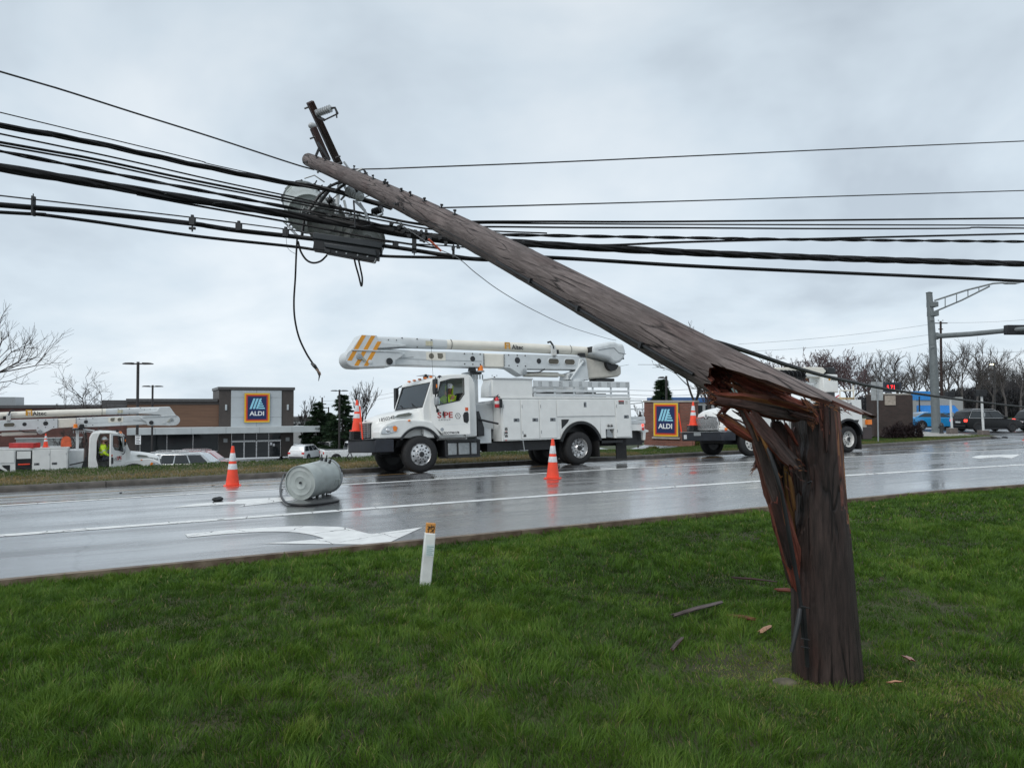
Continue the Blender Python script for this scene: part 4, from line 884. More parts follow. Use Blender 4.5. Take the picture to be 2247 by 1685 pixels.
def bundle(pix, th, label, ext, k=3, twist=.45, lash=True, name='cable_bundle', spread=.5):
    P = cat(path(pix, ZC, ext), 10); rm = th*.5*P[len(P)//2].length/FPX
    root = empty(name, P[0], label=label, cat='cable', group='cables strung along the pole line')
    acc = 0.0; rs = rm*.56
    strands = [[] for _ in range(k)]; ls = []
    # resample finely
    Q = []
    for i in range(len(P)-1):
        m_ = max(1, int((P[i+1]-P[i]).length/.07))
        for j in range(m_): Q.append(P[i].lerp(P[i+1], j/m_))
    Q.append(P[-1])
    for i, p in enumerate(Q):
        t = (Q[min(i+1, len(Q)-1)] - Q[max(i-1, 0)]).normalized(); up = Vector((0, 0, 1)); sd_ = t.cross(up).normalized(); up = sd_.cross(t)
        if i: acc += (Q[i]-Q[i-1]).length
        for s_ in range(k):
            a = 2*math.pi*s_/k + acc/twist*2*math.pi + .6; strands[s_].append(p + (up*math.cos(a) + sd_*math.sin(a))*rm*spread - root.location)
        a = acc/.32*2*math.pi; ls.append(p + (up*math.cos(a) + sd_*math.sin(a))*rm*1.06 - root.location)
    for s_ in range(k): MB().tube(strands[s_], rs, 6).build('strand', CABLE, root, smooth=60)
    if lash: MB().tube(ls[::2], .0016, 4).build('lashing_wire', STEEL, root)
    return root
EL, ER = (5, 0), (0, 8)
wire('wire', [(0, 157.5, 8.6), (133, 196.5, 9.0), (295, 248, 9.6), (463, 300.7, 10.3), (640, 358.6, 11.2), (690, 373, 11.4)], 3.6, 'topmost thin wire running down from the upper left corner to the pole tip', EL, WIRE)
wire('wire', [(0, 247), (417, 348), (463, 361), (640, 400), (770, 432)], 2.2, 'very thin wire close above the twisted black cable on the left', EL, WIRE)
bundle([(0, 276), (110, 295), (231, 319), (385, 353), (521, 381), (640, 403), (713, 414), (774, 431), (860, 457)], 9.5, 'loosely twisted black cable with a wavy outline left of the pole tip', EL, 3, 1.9, False, 'twisted_cable', .55)
wire('cable', [(0, 294), (255, 347), (477, 397.6), (640, 432), (760, 459), (900, 490), (1040, 505), (1200, 512)], 3.4, 'thin black cable, first below the twisted one at the left edge', EL)
wire('cable', [(0, 312.5), (202, 348.5), (400, 391), (640, 438.5), (829, 474.5), (930, 492), (1030, 487), (1200, 486.4), (1500, 486.3), (2247, 479)], 5.2, 'black cable crossing the transformers, upper of three thin lines at right', (5, 8))
wire('cable', [(0, 319), (202, 355.5), (400, 398), (640, 444.5), (850, 486), (960, 504), (1035, 491), (1200, 491), (1500, 492.7), (2247, 494.6)], 3.8, 'thin black cable crossing the transformers, middle of three at right', (5, 8))
wire('cable', [(1000, 503), (1054, 498), (1250, 499.5), (1500, 500.3), (1800, 502), (2100, 501.5), (2140, 499.5), (2247, 501)], 3.4, 'lowest of the three thin black lines right of the leaning pole', ER)
bundle([(0, 332), (318, 395), (500, 430), (640, 457), (857, 498), (980, 519), (1087, 514), (1133, 516), (1500, 522), (1760, 526), (2247, 530.6)], 7.5, 'lashed black cable pair above the thickest bundle, crossed by a thinner cable at right', (5, 8), 2, 1.2)
wire('cable', [(1225, 537), (1340, 538), (1500, 531.5), (1760, 525), (2000, 519), (2247, 513)], 4.4, 'black cable that rises to the right and crosses the lashed pair', ER)
bundle([(0, 368), (252, 410), (434, 440), (640, 472), (774, 494), (990, 528), (1128, 533), (1225, 539), (1500, 554), (1860, 568), (2247, 579.5)], 15.5, 'thickest lashed bundle of black cables running the whole width of the picture', (5, 8), 4, 2.4, True, 'cable_bundle', .52)
wire('cable', [(300, 427), (434, 452), (640, 489), (810, 522), (880, 533), (960, 545)], 4.6, 'black cable dropping out from under the thickest bundle toward the black box')
mw = wire('messenger_wire', [(0, 429.5), (417, 477), (640, 505), (685, 513), (846, 531), (996, 541), (1100, 552), (1193, 562)], 2.8, 'thin messenger wire carrying the lowest two cables by clamps', EL, WIRE)
wire('cable', [(0, 450), (202, 466.5), (417, 490.5), (460, 497), (521, 506), (640, 519), (700, 526)], 10.2, 'thick smooth black cable entering the left end of the black box', EL)
wire('cable', [(836, 539), (900, 548), (990, 562), (1060, 569), (1193, 565), (1500, 583), (1800, 597), (2100, 610), (2247, 617)], 8.6, 'thick smooth black cable leaving the right end of the black box, lowest at right', ER)
wire('cable', [(0, 466), (80, 470.5), (202, 486), (434, 519), (640, 541), (713, 551), (838, 562), (980, 566), (1060, 571), (1120, 571)], 6.6, 'lowest black cable sagging past the underside of the black box', EL)
wire('wire', [(757, 372, 11.2), (830, 371, 11.0), (900, 368.5), (1200, 357), (1500, 343.5), (1900, 325), (2247, 310)], 2.9, 'topmost thin wire running right from the pole tip', ER, WIRE)
wire('wire', [(940, 457, 9), (1200, 450, 10), (1500, 441.5), (1900, 429), (2247, 418.5)], 2.5, 'second thin wire from the top on the right of the pole', ER, WIRE)
def clamp(u, v0, v1, w_, parent, foot=False):
    Y = ZC(u) - .02; a, b_ = at(u, v0, Y), at(u, v1, Y); s_ = w_*.5*Y/FPX
    mb = MB(); mb.box(-s_, s_, -.03, .03, 0, (a-b_).length, q=lambda p: b_ + p)
    mb.cyl(a + Vector((0, 0, -.01)), a + Vector((0, 0, .03)), s_*.6, n=8)
    if foot: mb.box(-s_*1.1, s_*1.1, -.02, .02, -.06, -.03, q=lambda p: b_ + p).box(-.008, .008, -.008, .008, -.09, .0, q=lambda p: b_ + p)
    mb.build('cable_clamp', DKSTEEL, mw)
for c in ((73, 431, 474, 4, False), (422, 477, 494, 12, True), (524, 490, 506, 12, False), (627, 503, 519, 12, False), (868, 534, 543, 12, False), (909, 524, 546, 9, True), (995, 540, 566, 5, False)): clamp(*c[:4], mw, c[4])
# small ties along the spliced stretch in front of the pole
rr = random.Random(12)
for k in range(22):
    u = rr.uniform(858, 1010); v = 492 + (u-858)*.30 + rr.uniform(-6, 14); a = at(u, v, ZC(u) - .06)
    MB().box(-.02, .02, -.03, .03, -.03, .025, q=lambda p: a + Matrix.Rotation(rr.uniform(-.5, .5), 3, 'Y') @ p).build('cable_tie', DKSTEEL, mw)
# black splice box slung under the cables
Zb = 10.3; a, b_ = at(690, 513, Zb), at(843, 536, Zb + .1); xd = (b_-a).normalized(); bl = (b_-a).length
box = empty('splice_box', a, label='long black splice box slung under the cables below the transformers', cat='splice box')
box.rotation_euler = (0, -math.asin(xd.z), math.atan2(xd.y, xd.x))
k_ = Zb/FPX
BOXM = M('dark_grey_box_plastic', (.028, .033, .038), .45, var=.15, scale=5)
MB().prismx([(-.10, 0), (.12, .0), (.12, -.15), (-.06, -15.5*k_), (-.10, -13*k_)], 0, bl*.985).build('top_channel', BOXM, box, bev=.008)
MB().prismx([(-.075, -14*k_), (.10, -14*k_), (.10, -38*k_), (-.075, -36*k_)], bl*.02, bl*.96).build('back_shell', BLACK, box, bev=.01)
MB().prism([(bl*.17, -20*k_), (bl*.90, -19*k_), (bl*.93, -33*k_), (bl*.19, -30*k_)], -.13, -.07).build('front_cover', BOXM, box, bev=.012)
MB().prism([(bl*.17, -30.5*k_), (bl*.935, -33.5*k_), (bl*.91, -45*k_), (bl*.20, -41*k_)], -.105, .06).build('lower_tray', BLACK, box, bev=.01)
MB().box(bl*.2, bl*.27, -.125, -.108, -40*k_, -33*k_).build('latch', DKSTEEL, box)
for x in (.36, .5, .66, .8): MB().cyl((bl*x, -.112, -36*k_), (bl*x, -.10, -36*k_), .012, n=8).build('screw', STEEL, box)
MB().tube([(bl*.925, -.12, -38*k_), (bl*.90, -.12, -50*k_)], .006, 6).build('latch_strap', STEEL, box)
# cables that hang loose
def hang(pix, th, label, mat=CABLE, Y=10.4):
    P = cat([at(u, v, Y) for u, v in pix], 8); return tag(MB().tube(P, th*.5*Y/FPX, 8).build('hanging_cable', mat, smooth=60), label, 'cable', 'loose ends hanging from the pole')
hc = hang([(652, 525), (650, 560), (648, 610), (645, 660), (647, 700), (656, 740), (672, 775), (688, 800), (694, 808)], 4.2, 'long torn black cable dangling free over the left of the truck boom')
MB().tube([at(684, 797, 10.4), at(690, 803, 10.38), at(697, 812, 10.4), at(701, 825, 10.4), at(699, 836, 10.4)], [.02, .028, .02, .012, .004], 8).build('frayed_end', DKSTEEL, hc)
MB().tube([at(694, 810, 10.37), at(702, 818, 10.37), at(704, 823, 10.37)], [.018, .014, .006], 7).build('frayed_end', M('bare_copper', (.28, .2, .16), .4, metal=.5), hc)
hang([(654, 530), (660, 552), (672, 570), (687, 577), (704, 573), (718, 560)], 4.4, 'black cable loop sagging left of the splice box')
hang([(776, 560), (780, 580), (787, 605), (793, 628), (795, 612), (791, 590), (785, 562)], 4.0, 'narrow black cable loop hanging straight down under the splice box')
hang([(632, 492), (628, 520), (632, 545), (646, 556), (652, 556)], .9, 'hair thin wire curling left of the hanging loop')
tag(MB().tube(cat([at(868, 485, 9.4), at(950, 540, 9.6), at(1004, 566, 9.8), at(1045, 600, 10.2), at(1100, 640, 11), at(1170, 680, 12.5), at(1250, 717, 15), at(1330, 742, 18.5), at(1352, 747, 20)], 8), .006, 5).build('tag_line', M('grey_rope', (.25, .25, .26), .7)), 'thin grey line sagging from the pole down to the bucket of the boom truck', 'rope')
dl = tag(MB().tube(cat([at(1500, 736, 5.2), at(1575, 752, 5.0), at(1650, 775, 5.4), at(1750, 808, 6.2), at(1850, 834, 7.3), at(2000, 862, 9.3), at(2247, 893, 13), at(2500, 915, 19)], 8), .0165, 8).build('drop_cable', CABLE), 'black cable sagging from the broken pole across to the right edge', 'cable', 'cables strung along the pole line')
mk_ = M('orange_tape', (.6, .12, .06), .5)
tag(MB().tube([at(940, 525, 9.5), at(968, 551, 9.6)], .014, 6).build('orange_tag', mk_), 'small orange tag stick caught in the cables beside the pole', 'tag')
# ------------------------------------------------------------------ trucks
def plate(mb, polys, y0, y1, m=0):
    """flat panel made of polygons that share corners in (x,z); only its outer rim gets side faces"""
    from collections import Counter
    key = lambda p: (round(p[0], 4), round(p[1], 4)); cnt = Counter()
    for P in polys:
        for i in range(len(P)): a, b_ = key(P[i]), key(P[(i+1) % len(P)]); cnt[frozenset((a, b_))] += 1
    for P in polys:
        n = len(P); vs = [(p[0], y0, p[1]) for p in P] + [(p[0], y1, p[1]) for p in P]
        fs = [tuple(range(n)), tuple(range(2*n-1, n-1, -1))]
        fs += [(i, i+n, (i+1) % n + n, (i+1) % n) for i in range(n) if cnt[frozenset((key(P[i]), key(P[(i+1) % n])))] == 1]
        mb.add(vs, fs, m)
    return mb
def arc(cx, cz, r, a0, a1, n): return [(cx + r*math.cos(R(lerp(a0, a1, i/n))), cz + r*math.sin(R(lerp(a0, a1, i/n)))) for i in range(n+1)]
INTER = M('cab_interior', (.02, .021, .023), .7, var=.2)
SEATM = M('seat_fabric', (.05, .05, .055), .85, var=.2)
def wheel(T, c, parent, name='wheel', r=.53, wd=.28, rim='front', mat=None, side=-1, sub=None, rimr=.33):
    """outer face towards y*side"""
    w = empty(name, T(Vector(c))); w.parent = parent; s_ = side
    ty = [(rimr*.98, .0), (r*.80, -.01), (r*.93, .015), (r, .05), (r*1.0, wd-.05), (r*.93, wd-.015), (r*.80, wd+.01), (rimr*.98, wd)]
    mb = MB(); mb.lathe([(a, -s_*b_) for a, b_ in ty], ax='y', n=40, cap=False)
    for k in range(40):                                             # tread blocks
        a = 2*math.pi*k/40
        mb.box(r-.012, r+.006, -s_*.06 - .06, -s_*(wd-.06) + .06, -.028, .028, q=lambda p: Matrix.Rotation(a, 3, 'Y') @ p) if False else None
    mb.build('tyre', RUBBER, w, smooth=50)
    mb = MB()
    if rim == 'front':
        prof = [(rimr, .02), (rimr*.95, .005), (rimr*.92, .02), (rimr*.86, .03), (rimr*.55, -.005), (rimr*.53, -.03), (rimr*.3, -.045), (.001, -.05)]
    else:
        prof = [(rimr, .02), (rimr*.96, .005), (rimr*.93, .02), (rimr*.88, .09), (rimr*.80, .13), (rimr*.60, .15), (rimr*.55, .12), (rimr*.3, .02), (.001, .015)]
    mb.lathe([(a, -s_*b_) for a, b_ in prof], ax='y', n=36, cap=False); mb.build('rim', mat or ALU, w, smooth=30)
    MB().lathe([(rimr, -s_*(wd-.05)), (.001, -s_*(wd-.09))], ax='y', n=24).build('rim_shade_disc', BLACK, w)  # black disc added to darken the bright inner side of the rim
    mb = MB(); yy = .012 if rim == 'front' else .14; rr_ = rimr*.72
    for k in range(10):
        a = 2*math.pi*(k+.3)/10; c_ = Vector((rr_*math.cos(a), 0, rr_*math.sin(a)))
        mb.cyl(c_ + Vector((0, s_*(-yy - .01), 0)), c_ + Vector((0, s_*(-yy + .012), 0)), rimr*.085, n=10)
    mb.build('vent_holes', BLACK, w); bpy.data.objects[w.children[-1].name]['kind'] = 'stuff'
    mb = MB(); rr_ = rimr*.43; yy = -.038 if rim == 'front' else .08
    for k in range(10):
        a = 2*math.pi*k/10; c_ = Vector((rr_*math.cos(a), 0, rr_*math.sin(a))); mb.cyl(c_ + Vector((0, s_*(-yy - .02), 0)), c_ + Vector((0, s_*(-yy + .03), 0)), .017, n=8)
    mb.build('lug_nuts', DKSTEEL, w); w.children[-1]['kind'] = 'stuff'
    MB().cyl((0, s_*.0, 0), (0, s_*(.075 if rim == 'front' else .02), 0), rimr*.27, rimr*.22, 16).build('hub', DKSTEEL, w, bev=.008)
    return w
def traffic_cone(loc, hgt, label, rz=0, group='traffic cones', simple=False):
    c = empty('traffic_cone', loc, rz, label, 'traffic cone', group); hh = hgt; rb, rt_ = hh*.165, hh*.033
    rad = lambda z: lerp(rb, rt_, (z-.03)/(hh-.03))
    MB().lathe([(rad(.03), .03), (rad(hh), hh), (rt_*.7, hh + .004)], n=24).build('cone_body', ORANGE, c, smooth=40)
    s_ = hh*.21; oc = [(-s_, -s_*.7), (-s_*.7, -s_), (s_*.7, -s_), (s_, -s_*.7), (s_, s_*.7), (s_*.7, s_), (-s_*.7, s_), (-s_, s_*.7)]
    MB().prismz(oc, 0, .022).build('base', ORANGE, c, bev=.006)
    MB().prismz([(x*.98, y*.98) for x, y in oc], -.001, .012).build('base_feet', BLACK, c)
    for z0, z1 in ((.63*hh, .83*hh), (.42*hh, .56*hh)):
        MB().lathe([(rad(z0) + .002, z0), (rad(z0) + .004, z0 + .003), (rad(z1) + .004, z1 - .003), (rad(z1) + .002, z1)], n=24, cap=False).build('reflective_collar', REFL, c, smooth=40)
    return c
DECALK = M('black_decal', (.015, .015, .016), .5); DECALR = M('red_decal', (.42, .03, .025), .45); GOLD = M('amber_decal', (.62, .30, .03), .45, var=.06)
LATCH = M('chrome_latch', (.22, .23, .24), .3, metal=.8)
STRIPE = M('orange_reflective_stripe', (.72, .30, .02), .4, var=.06)
TXT_ROT = (R(90), 0, 0)

def m2_cab(root, T, m, door_deg, number, group_txt=True):
    fl = lambda x, w_: x if m > 0 else -(x + w_)               # where a text of width w_ that starts at x begins
    # hood
    rings = []
    for x, y0, y1, zt in ((-1.215, .68, 1.74, 1.42), (-1.20, .62, 1.80, 1.50), (-1.06, .50, 1.93, 1.61), (-.75, .40, 2.03, 1.71), (-.3, .33, 2.1, 1.79), (.16, .24, 2.2, 1.85)):
        zb = 1.0; ch = .16
        rings.append([(x, y0, zb), (x, y0, zt - ch*1.6), (x, y0 + ch*.35, zt - ch*.55), (x, y0 + ch*1.2, zt - .02), (x, (y0+y1)/2, zt + .03), (x, y1 - ch*1.2, zt - .02), (x, y1 - ch*.35, zt - ch*.55), (x, y1, zt - ch*1.6), (x, y1, zb)])
    hood = MB(T).loft(rings).build('hood', WHITE, root, bev=.02, smooth=60)
    fo = [(-1.26, 1.0), (-1.25, 1.2), (-1.14, 1.36), (-.95, 1.47), (-.64, 1.55), (-.3, 1.53), (0, 1.5), (.32, 1.48), (.44, 1.40), (.66, 1.02)]
    fi = arc(-.03, .62, .68, 34, 146, 14)
    for y0, y1 in ((.015, .58), (1.87, 2.435)):
        mb = MB(T); rings = []
        full = fo + fi[::1]
        poly = fo + [(.62, 1.0)] + fi[1:] if False else fo + fi
        quads = []
        NO = 15
        # resample the outer line to match the arch
        acc = [0]
        for i in range(1, len(fo)): acc.append(acc[-1] + math.dist(fo[i], fo[i-1]))
        out_ = [(interp(acc[-1]*k/(NO-1), acc, [p[0] for p in fo]), interp(acc[-1]*k/(NO-1), acc, [p[1] for p in fo])) for k in range(NO)]
        inn = fi[::-1]
        for k in range(NO-1): quads.append([out_[k], out_[k+1], inn[k+1], inn[k]])
        plate(mb, quads, y0, y1); mb.build('fender', WHITE, root, bev=.045, seg=3)
        mb = MB(T); lin = arc(-.03, .62, .70, 30, 150, 16); lout = arc(-.03, .62, .64, 30, 150, 16)
        plate(mb, [[lin[k], lin[k+1], lout[k+1], lout[k]] for k in range(16)], y0 - .012 if y0 < 1 else y0, y1 if y0 < 1 else y1 + .012).build('fender_liner', BLACK, root)
        mb = MB(T); mb.prism([(-.55, .75), (-.45, 1.1), (-.05, 1.28), (.35, 1.1), (.5, .75)], .6 if y0 < 1 else 1.75, .68 if y0 < 1 else 1.84); mb.build('splash_shield', BLACK, root)
    # grille
    g = MB(T).box(-1.24, -1.17, .74, 1.66, 1.02, 1.46).build('grille', BLACK, root, bev=.02)
    for k in range(7):
        z = 1.06 + k*.058; MB(T).box(-1.265, -1.235, .76, 1.64, z, z + .026).build('grille_bar', STEEL, g, bev=.004)
    for k in range(3): MB(T).box(-1.26, -1.24, .92 + .28*k, .935 + .28*k, 1.03, 1.45).build('grille_bar', STEEL, g)
    MB(T).box(-1.255, -1.205, .70, 1.70, 1.455, 1.51).build('grille_surround', WHITE, g, bev=.015)
    MB(T).ball((-1.22, 1.21, 1.53), .045, sx=(.4, 1.6, .8)).build('emblem', STEEL, g)
    for y0 in (.0, 2.44):
        s_ = -1 if y0 < 1 else 1
        hl = [(-1.20, 1.13), (-1.17, 1.25), (-1.02, 1.345), (-.80, 1.37), (-.70, 1.31), (-.74, 1.19), (-.98, 1.135)]
        o = MB(T).prism(hl, y0 - .008*1, y0 + .012).build('headlight', LENS, root, bev=.008)
        MB(T).ball((-1.0, y0 + s_*.006, 1.23), .062, 12, 7, sx=(1, .25, 1)).build('reflector', M('lamp_chrome', (.7, .7, .7), .1, metal=1), o)
        MB(T).prism([(-.83, 1.20), (-.86, 1.33), (-.78, 1.35), (-.72, 1.30), (-.75, 1.20)], y0 + s_*.008, y0 + s_*.014).build('turn_signal', AMBER, o)
        MB(T).ball((-.36, y0 + s_*.01 + .0, 1.49), .032, sx=(1.4, .6, .8)).build('marker_lamp', AMBER, root)
    vent = [(-.72, 1.585), (-.60, 1.675), (-.24, 1.745), (-.13, 1.71), (-.18, 1.625), (-.62, 1.565)]
    v_ = MB(T).prism(vent, .27, .36).build('hood_vent', GREYW, root, bev=.01)
    MB(T).prism([(x*.9 - .043, z*.74 + .432) for x, z in vent], .262, .272).build('vent_mesh', M('vent_mesh', (.14, .15, .13), .6, var=.3, scale=60), v_)
    text(number, .135, DECALK, root, (fl(-1.12, .50), .375, 1.475) if m > 0 else (.62, .36, 1.50), (R(80), R(-11 if m > 0 else 11), R(-9 if m > 0 else 9)), 'number', .002, sx=1.0)
    # bumper
    MB(T).prismz([(-1.42, .25), (-1.36, .06), (-1.20, .02), (-.82, .02), (-.82, .2), (-1.15, .2), (-1.15, 2.25), (-.82, 2.25), (-.82, 2.43), (-1.20, 2.43), (-1.36, 2.39), (-1.42, 2.2)], .62, .98).build('bumper', M('dark_blue_bumper', (.013, .016, .024), .4, var=.2), root, bev=.02)
    MB(T).box(-1.46, -1.0, .05, 2.4, .985, 1.0).build('bumper_deck', DKSTEEL, root)
    mb = MB(T); mb.tube([(-1.3, 1.95, .7), (-1.45, 2.0, .62), (-1.5, 2.08, .5), (-1.42, 2.15, .42), (-1.34, 2.1, .5), (-1.4, 2.02, .62)], .016, 7); mb.build('hose_loop', BLACK, root)
    MB(T).tube([(-1.15, .4, .58), (-1.0, .55, .5), (-.6, .7, .52), (-.3, .8, .6)], .03, 7).build('steering_link', BLACK, root)
    # cab shell
    cab = MB(T).box(.14, 1.80, .14, 2.31, .98, 1.10).build('cab', WHITE, root, bev=.01)
    MB(T).prism([(.10, 1.1), (.10, 1.86), (.22, 1.86), (.30, 1.1)], .12, 2.33).build('cowl', WHITE, cab, bev=.02)
    roof = [(.36, 2.60), (.42, 2.70), (.62, 2.79), (1.0, 2.84), (1.42, 2.86), (1.68, 2.82), (1.80, 2.66), (1.72, 2.66), (1.64, 2.75), (1.0, 2.77), (.60, 2.71), (.46, 2.60)]
    MB(T).prism(roof, .10, 2.35).build('roof', WHITE, cab, bev=.03, seg=3)
    MB(T).prism([(1.72, 1.1), (1.74, 2.70), (1.82, 2.60), (1.85, 1.6), (1.85, 1.02), (1.72, 1.02)], .10, 2.35).build('back_wall', WHITE, cab, bev=.015)
    # body sides: rear quarter, sill and far door
    for y0, y1, near in ((.085, .15, True), (2.30, 2.365, False)):
        mb = MB(T)
        plate(mb, [[(1.46, 1.0), (1.83, 1.0), (1.83, 1.6), (1.79, 2.6), (1.68, 2.80), (1.38, 2.80), (1.46, 2.62), (1.52, 2.4), (1.53, 1.6), (1.46, 1.32)]], y0, y1); mb.build('quarter_panel', WHITE, cab, bev=.012)
        if not near:
            mb = MB(T); A, B, C_, D_, F_ = (.33, 1.88), (.46, 2.66), (.95, 2.76), (1.47, 2.78), (1.47, 2.05); a, b_, c_, d__, e_, f_ = (.5, 1.94), (.64, 2.58), (.95, 2.66), (1.38, 2.68), (1.38, 2.25), (1.3, 2.09)
            plate(mb, [[A, B, b_, a], [B, C_, c_, b_], [C_, D_, d__, c_], [D_, (1.47, 2.25), e_, d__], [(1.47, 2.25), F_, f_, e_], [F_, A, a, f_], [A, F_, (1.47, 1.1), (.72, 1.1), (.36, 1.39)]], y0, y1)
            fd = mb.build('door', WHITE, cab); MB(T).prism([a, b_, c_, d__, e_, f_], y0 + .028, y0 + .036).build('window', GLASSC, fd)
        mb = MB(T); plate(mb, [[(.12, 1.0), (.45, 1.0), (.36, 1.5), (.34, 1.88), (.46, 2.64), (.40, 2.64), (.12, 1.86)]], y0, y1); mb.build('pillar', WHITE, cab, bev=.01)
    # windscreen
    MB(T).prism([(.135, 1.86), (.405, 2.60), (.415, 2.60), (.145, 1.86)], .19, 2.26).build('windscreen', GLASSC, cab)
    for y0 in (.15, 2.24): MB(T).prism([(.120, 1.84), (.395, 2.64), (.43, 2.62), (.16, 1.84)], y0, y0 + .06).build('windscreen_seal', BLACK, cab)
    MB(T).prism([(.12, 1.84), (.15, 1.93), (.17, 1.93), (.15, 1.84)], .19, 2.26).build('windscreen_seal', BLACK, cab)
    for y0 in (.55, 1.45): MB(T).tube([(.11, y0, 1.87), (.13, y0 + .25, 1.93), (.18, y0 + .55, 2.03)], .013, 6).build('wiper', BLACK, cab)
    # inside
    MB(T).prism([(.25, 1.1), (.30, 1.80), (.62, 1.84), (.68, 1.68), (.45, 1.1)], .18, 2.27).build('dashboard', INTER, cab, bev=.03)
    for yc in (.62, 1.82):
        st_ = MB(T).box(.98, 1.48, yc-.26, yc+.26, 1.45, 1.60).build('seat', SEATM, cab, bev=.05)
        MB(T).prism([(1.36, 1.58), (1.50, 2.32), (1.62, 2.32), (1.52, 1.58)], yc-.24, yc+.24).build('backrest', SEATM, st_, bev=.05)
    sw = MB(T); yc = .62 if m > 0 else 1.82
    ring = [Vector((.80 + .18*math.sin(a)*.55, yc + .2*math.cos(a), 1.92 + .18*math.sin(a)*.85)) for a in np.linspace(0, 2*math.pi, 21)]
    sw.tube(ring, .016, 6).tube([(.80, yc, 1.92), (.62, yc, 1.78)], .03, 7).build('steering_wheel', BLACK, cab)
    # the swung door
    hx, hy = .36, .08; ca, sa = math.cos(R(door_deg)), math.sin(R(door_deg))
    def TD(p):
        x, y = p.x - hx, p.y - hy; return T(Vector((hx + x*ca + y*sa, hy - x*sa + y*ca, p.z)))
    mb = MB(TD); A, B, C_, D_, G_, F_ = (.33, 1.88), (.47, 2.70), (.95, 2.78), (1.49, 2.80), (1.49, 2.25), (1.49, 2.05)
    a, b_, c_, d__, e_, f_ = (.50, 1.92), (.66, 2.58), (.95, 2.66), (1.31, 2.68), (1.31, 2.24), (1.19, 2.07)
    plate(mb, [[A, B, b_, a], [B, C_, c_, b_], [C_, D_, d__, c_], [D_, G_, e_, d__], [G_, F_, f_, e_], [F_, A, a, f_], [A, F_, (1.49, 1.06), (.70, 1.06), (.36, 1.39)]], .03, .09)
    door = mb.build('open_door', WHITE, root, bev=.008)
    mb = MB(TD); o6 = [(.47, 1.89), (.635, 2.61), (.95, 2.69), (1.34, 2.71), (1.34, 2.23), (1.20, 2.04)]; i6 = [a, b_, c_, d__, e_, f_]
    plate(mb, [[o6[k], o6[(k+1) % 6], i6[(k+1) % 6], i6[k]] for k in range(6)], .022, .032).build('window_seal', BLACK, door)
    MB(TD).prism([a, (.60, 2.34), (.74, 2.62), (.86, 2.64), (.86, 1.99)], .055, .062).build('vent_window', GLASSC, door)
    MB(TD).box(.82, .85, .03, .07, 1.98, 2.64).build('window_bar', BLACK, door)
    MB(TD).prism([(1.30, 1.42), (1.28, 1.62), (1.32, 1.70), (1.42, 1.72), (1.45, 1.66), (1.45, 1.46), (1.40, 1.38)], .018, .034).build('door_handle', BLACK, door, bev=.006)
    MB(TD).box(1.35, 1.44, .024, .031, 1.74, 1.84).build('warning_sticker', M('orange_sticker', (.62, .10, .03), .5), door)
    MB(TD).box(.74, 1.46, .026, .031, 1.352, 1.36).build('body_line', GREYW, door)
    MB(TD).lathe([(.05, .02), (.05, .034)], (.66, 0, 1.22), 'y', 16).build('badge', M('grey_badge', (.28, .31, .34), .4), door)
    def dtext(body, size, x, z, mat, bold=.006, sx=1.0, width=.5, shear=0, space=1.0):
        xx = x if m > 0 else x + width
        p = TD(Vector((xx, .026, z))); t_ = text(body, size, mat, door, p, (R(90), 0, (-R(door_deg)) if m > 0 else R(door_deg)), 'lettering', bold, sx=sx, shear=shear, space=space); return t_
    (dtext('S', .235, .53, 1.555, DECALR, .006, 1.12, .2), dtext('PE', .235, .715, 1.555, DECALR, .006, 1.12, .33)) if m > 0 else dtext('SPE', .235, .50, 1.555, DECALR, .006, 1.12, .55)
    dtext('GROUP', .06, .56, 1.475, DECALK, .0, 1.2, .5, space=1.75)
    bp = [(p_ + .045 if m > 0 else 1.52 - p_, q_) for p_, q_ in ((.650, 1.73), (.690, 1.75), (.672, 1.66), (.694, 1.66), (.645, 1.52), (.655, 1.625), (.632, 1.625))]
    MB(TD).prism(bp, .018, .027).build('bolt_emblem', DECALK, door)
    mb = MB(TD)
    for aa in range(0, 360, 60):
        mb.tube([(1.13 + .075*math.cos(R(aa)), .026, 1.60 + .085*math.sin(R(aa))), (1.13 + .075*math.cos(R(aa+60)), .026, 1.60 + .085*math.sin(R(aa+60)))], .007, 5)
    mb.tube([(1.10, .026, 1.58), (1.13, .026, 1.64), (1.15, .026, 1.57)], .006, 5); mb.build('crest_emblem', DECALK, door)
    if m > 0: dtext('USDOT981578', .092, .66, 1.085, DECALK, .0015, .86, .5)
    # mirrors
    mr = MB(T).box(.30, .40, -.36, -.16, 2.22, 2.66).build('mirror', BLACK, root, bev=.03)
    MB(T).box(.33, .37, -.364, -.355, 2.40, 2.50).build('amber_marker', AMBER, mr)
    MB(T).box(.33, .43, -.36, -.17, 1.90, 2.15).build('convex_mirror', STEEL, mr, bev=.04); MB(T).box(.425, .435, -.34, -.19, 1.94, 2.11).build('mirror_glass', M('mirror_glass', (.6, .65, .68), .05, metal=.9), mr)
    MB(T).tube([(.36, -.25, 2.66), (.36, -.25, 1.90), (.42, -.20, 1.80), (.58, .0, 1.76)], .02, 7).tube([(.36, -.25, 2.6), (.5, .02, 2.74)], .016, 6).build('mirror_arm', BLACK, mr)
    MB(T).prism([(.48, 1.72), (.48, 1.80), (.64, 1.87), (.64, 1.80), (.56, 1.70)], -.03, .02).build('mirror_base', BLACK, mr)
    MB(T).box(.30, .40, 2.62, 2.80, 1.95, 2.62).tube([(.36, 2.7, 2.6), (.5, 2.42, 2.7)], .018, 6).tube([(.36, 2.7, 2.0), (.5, 2.42, 1.8)], .018, 6).build('mirror', BLACK, root)
    MB(T).ball((.62, .0, 2.72), .075, sx=(1, .7, 1)).build('spot_lamp', BLACK, root)
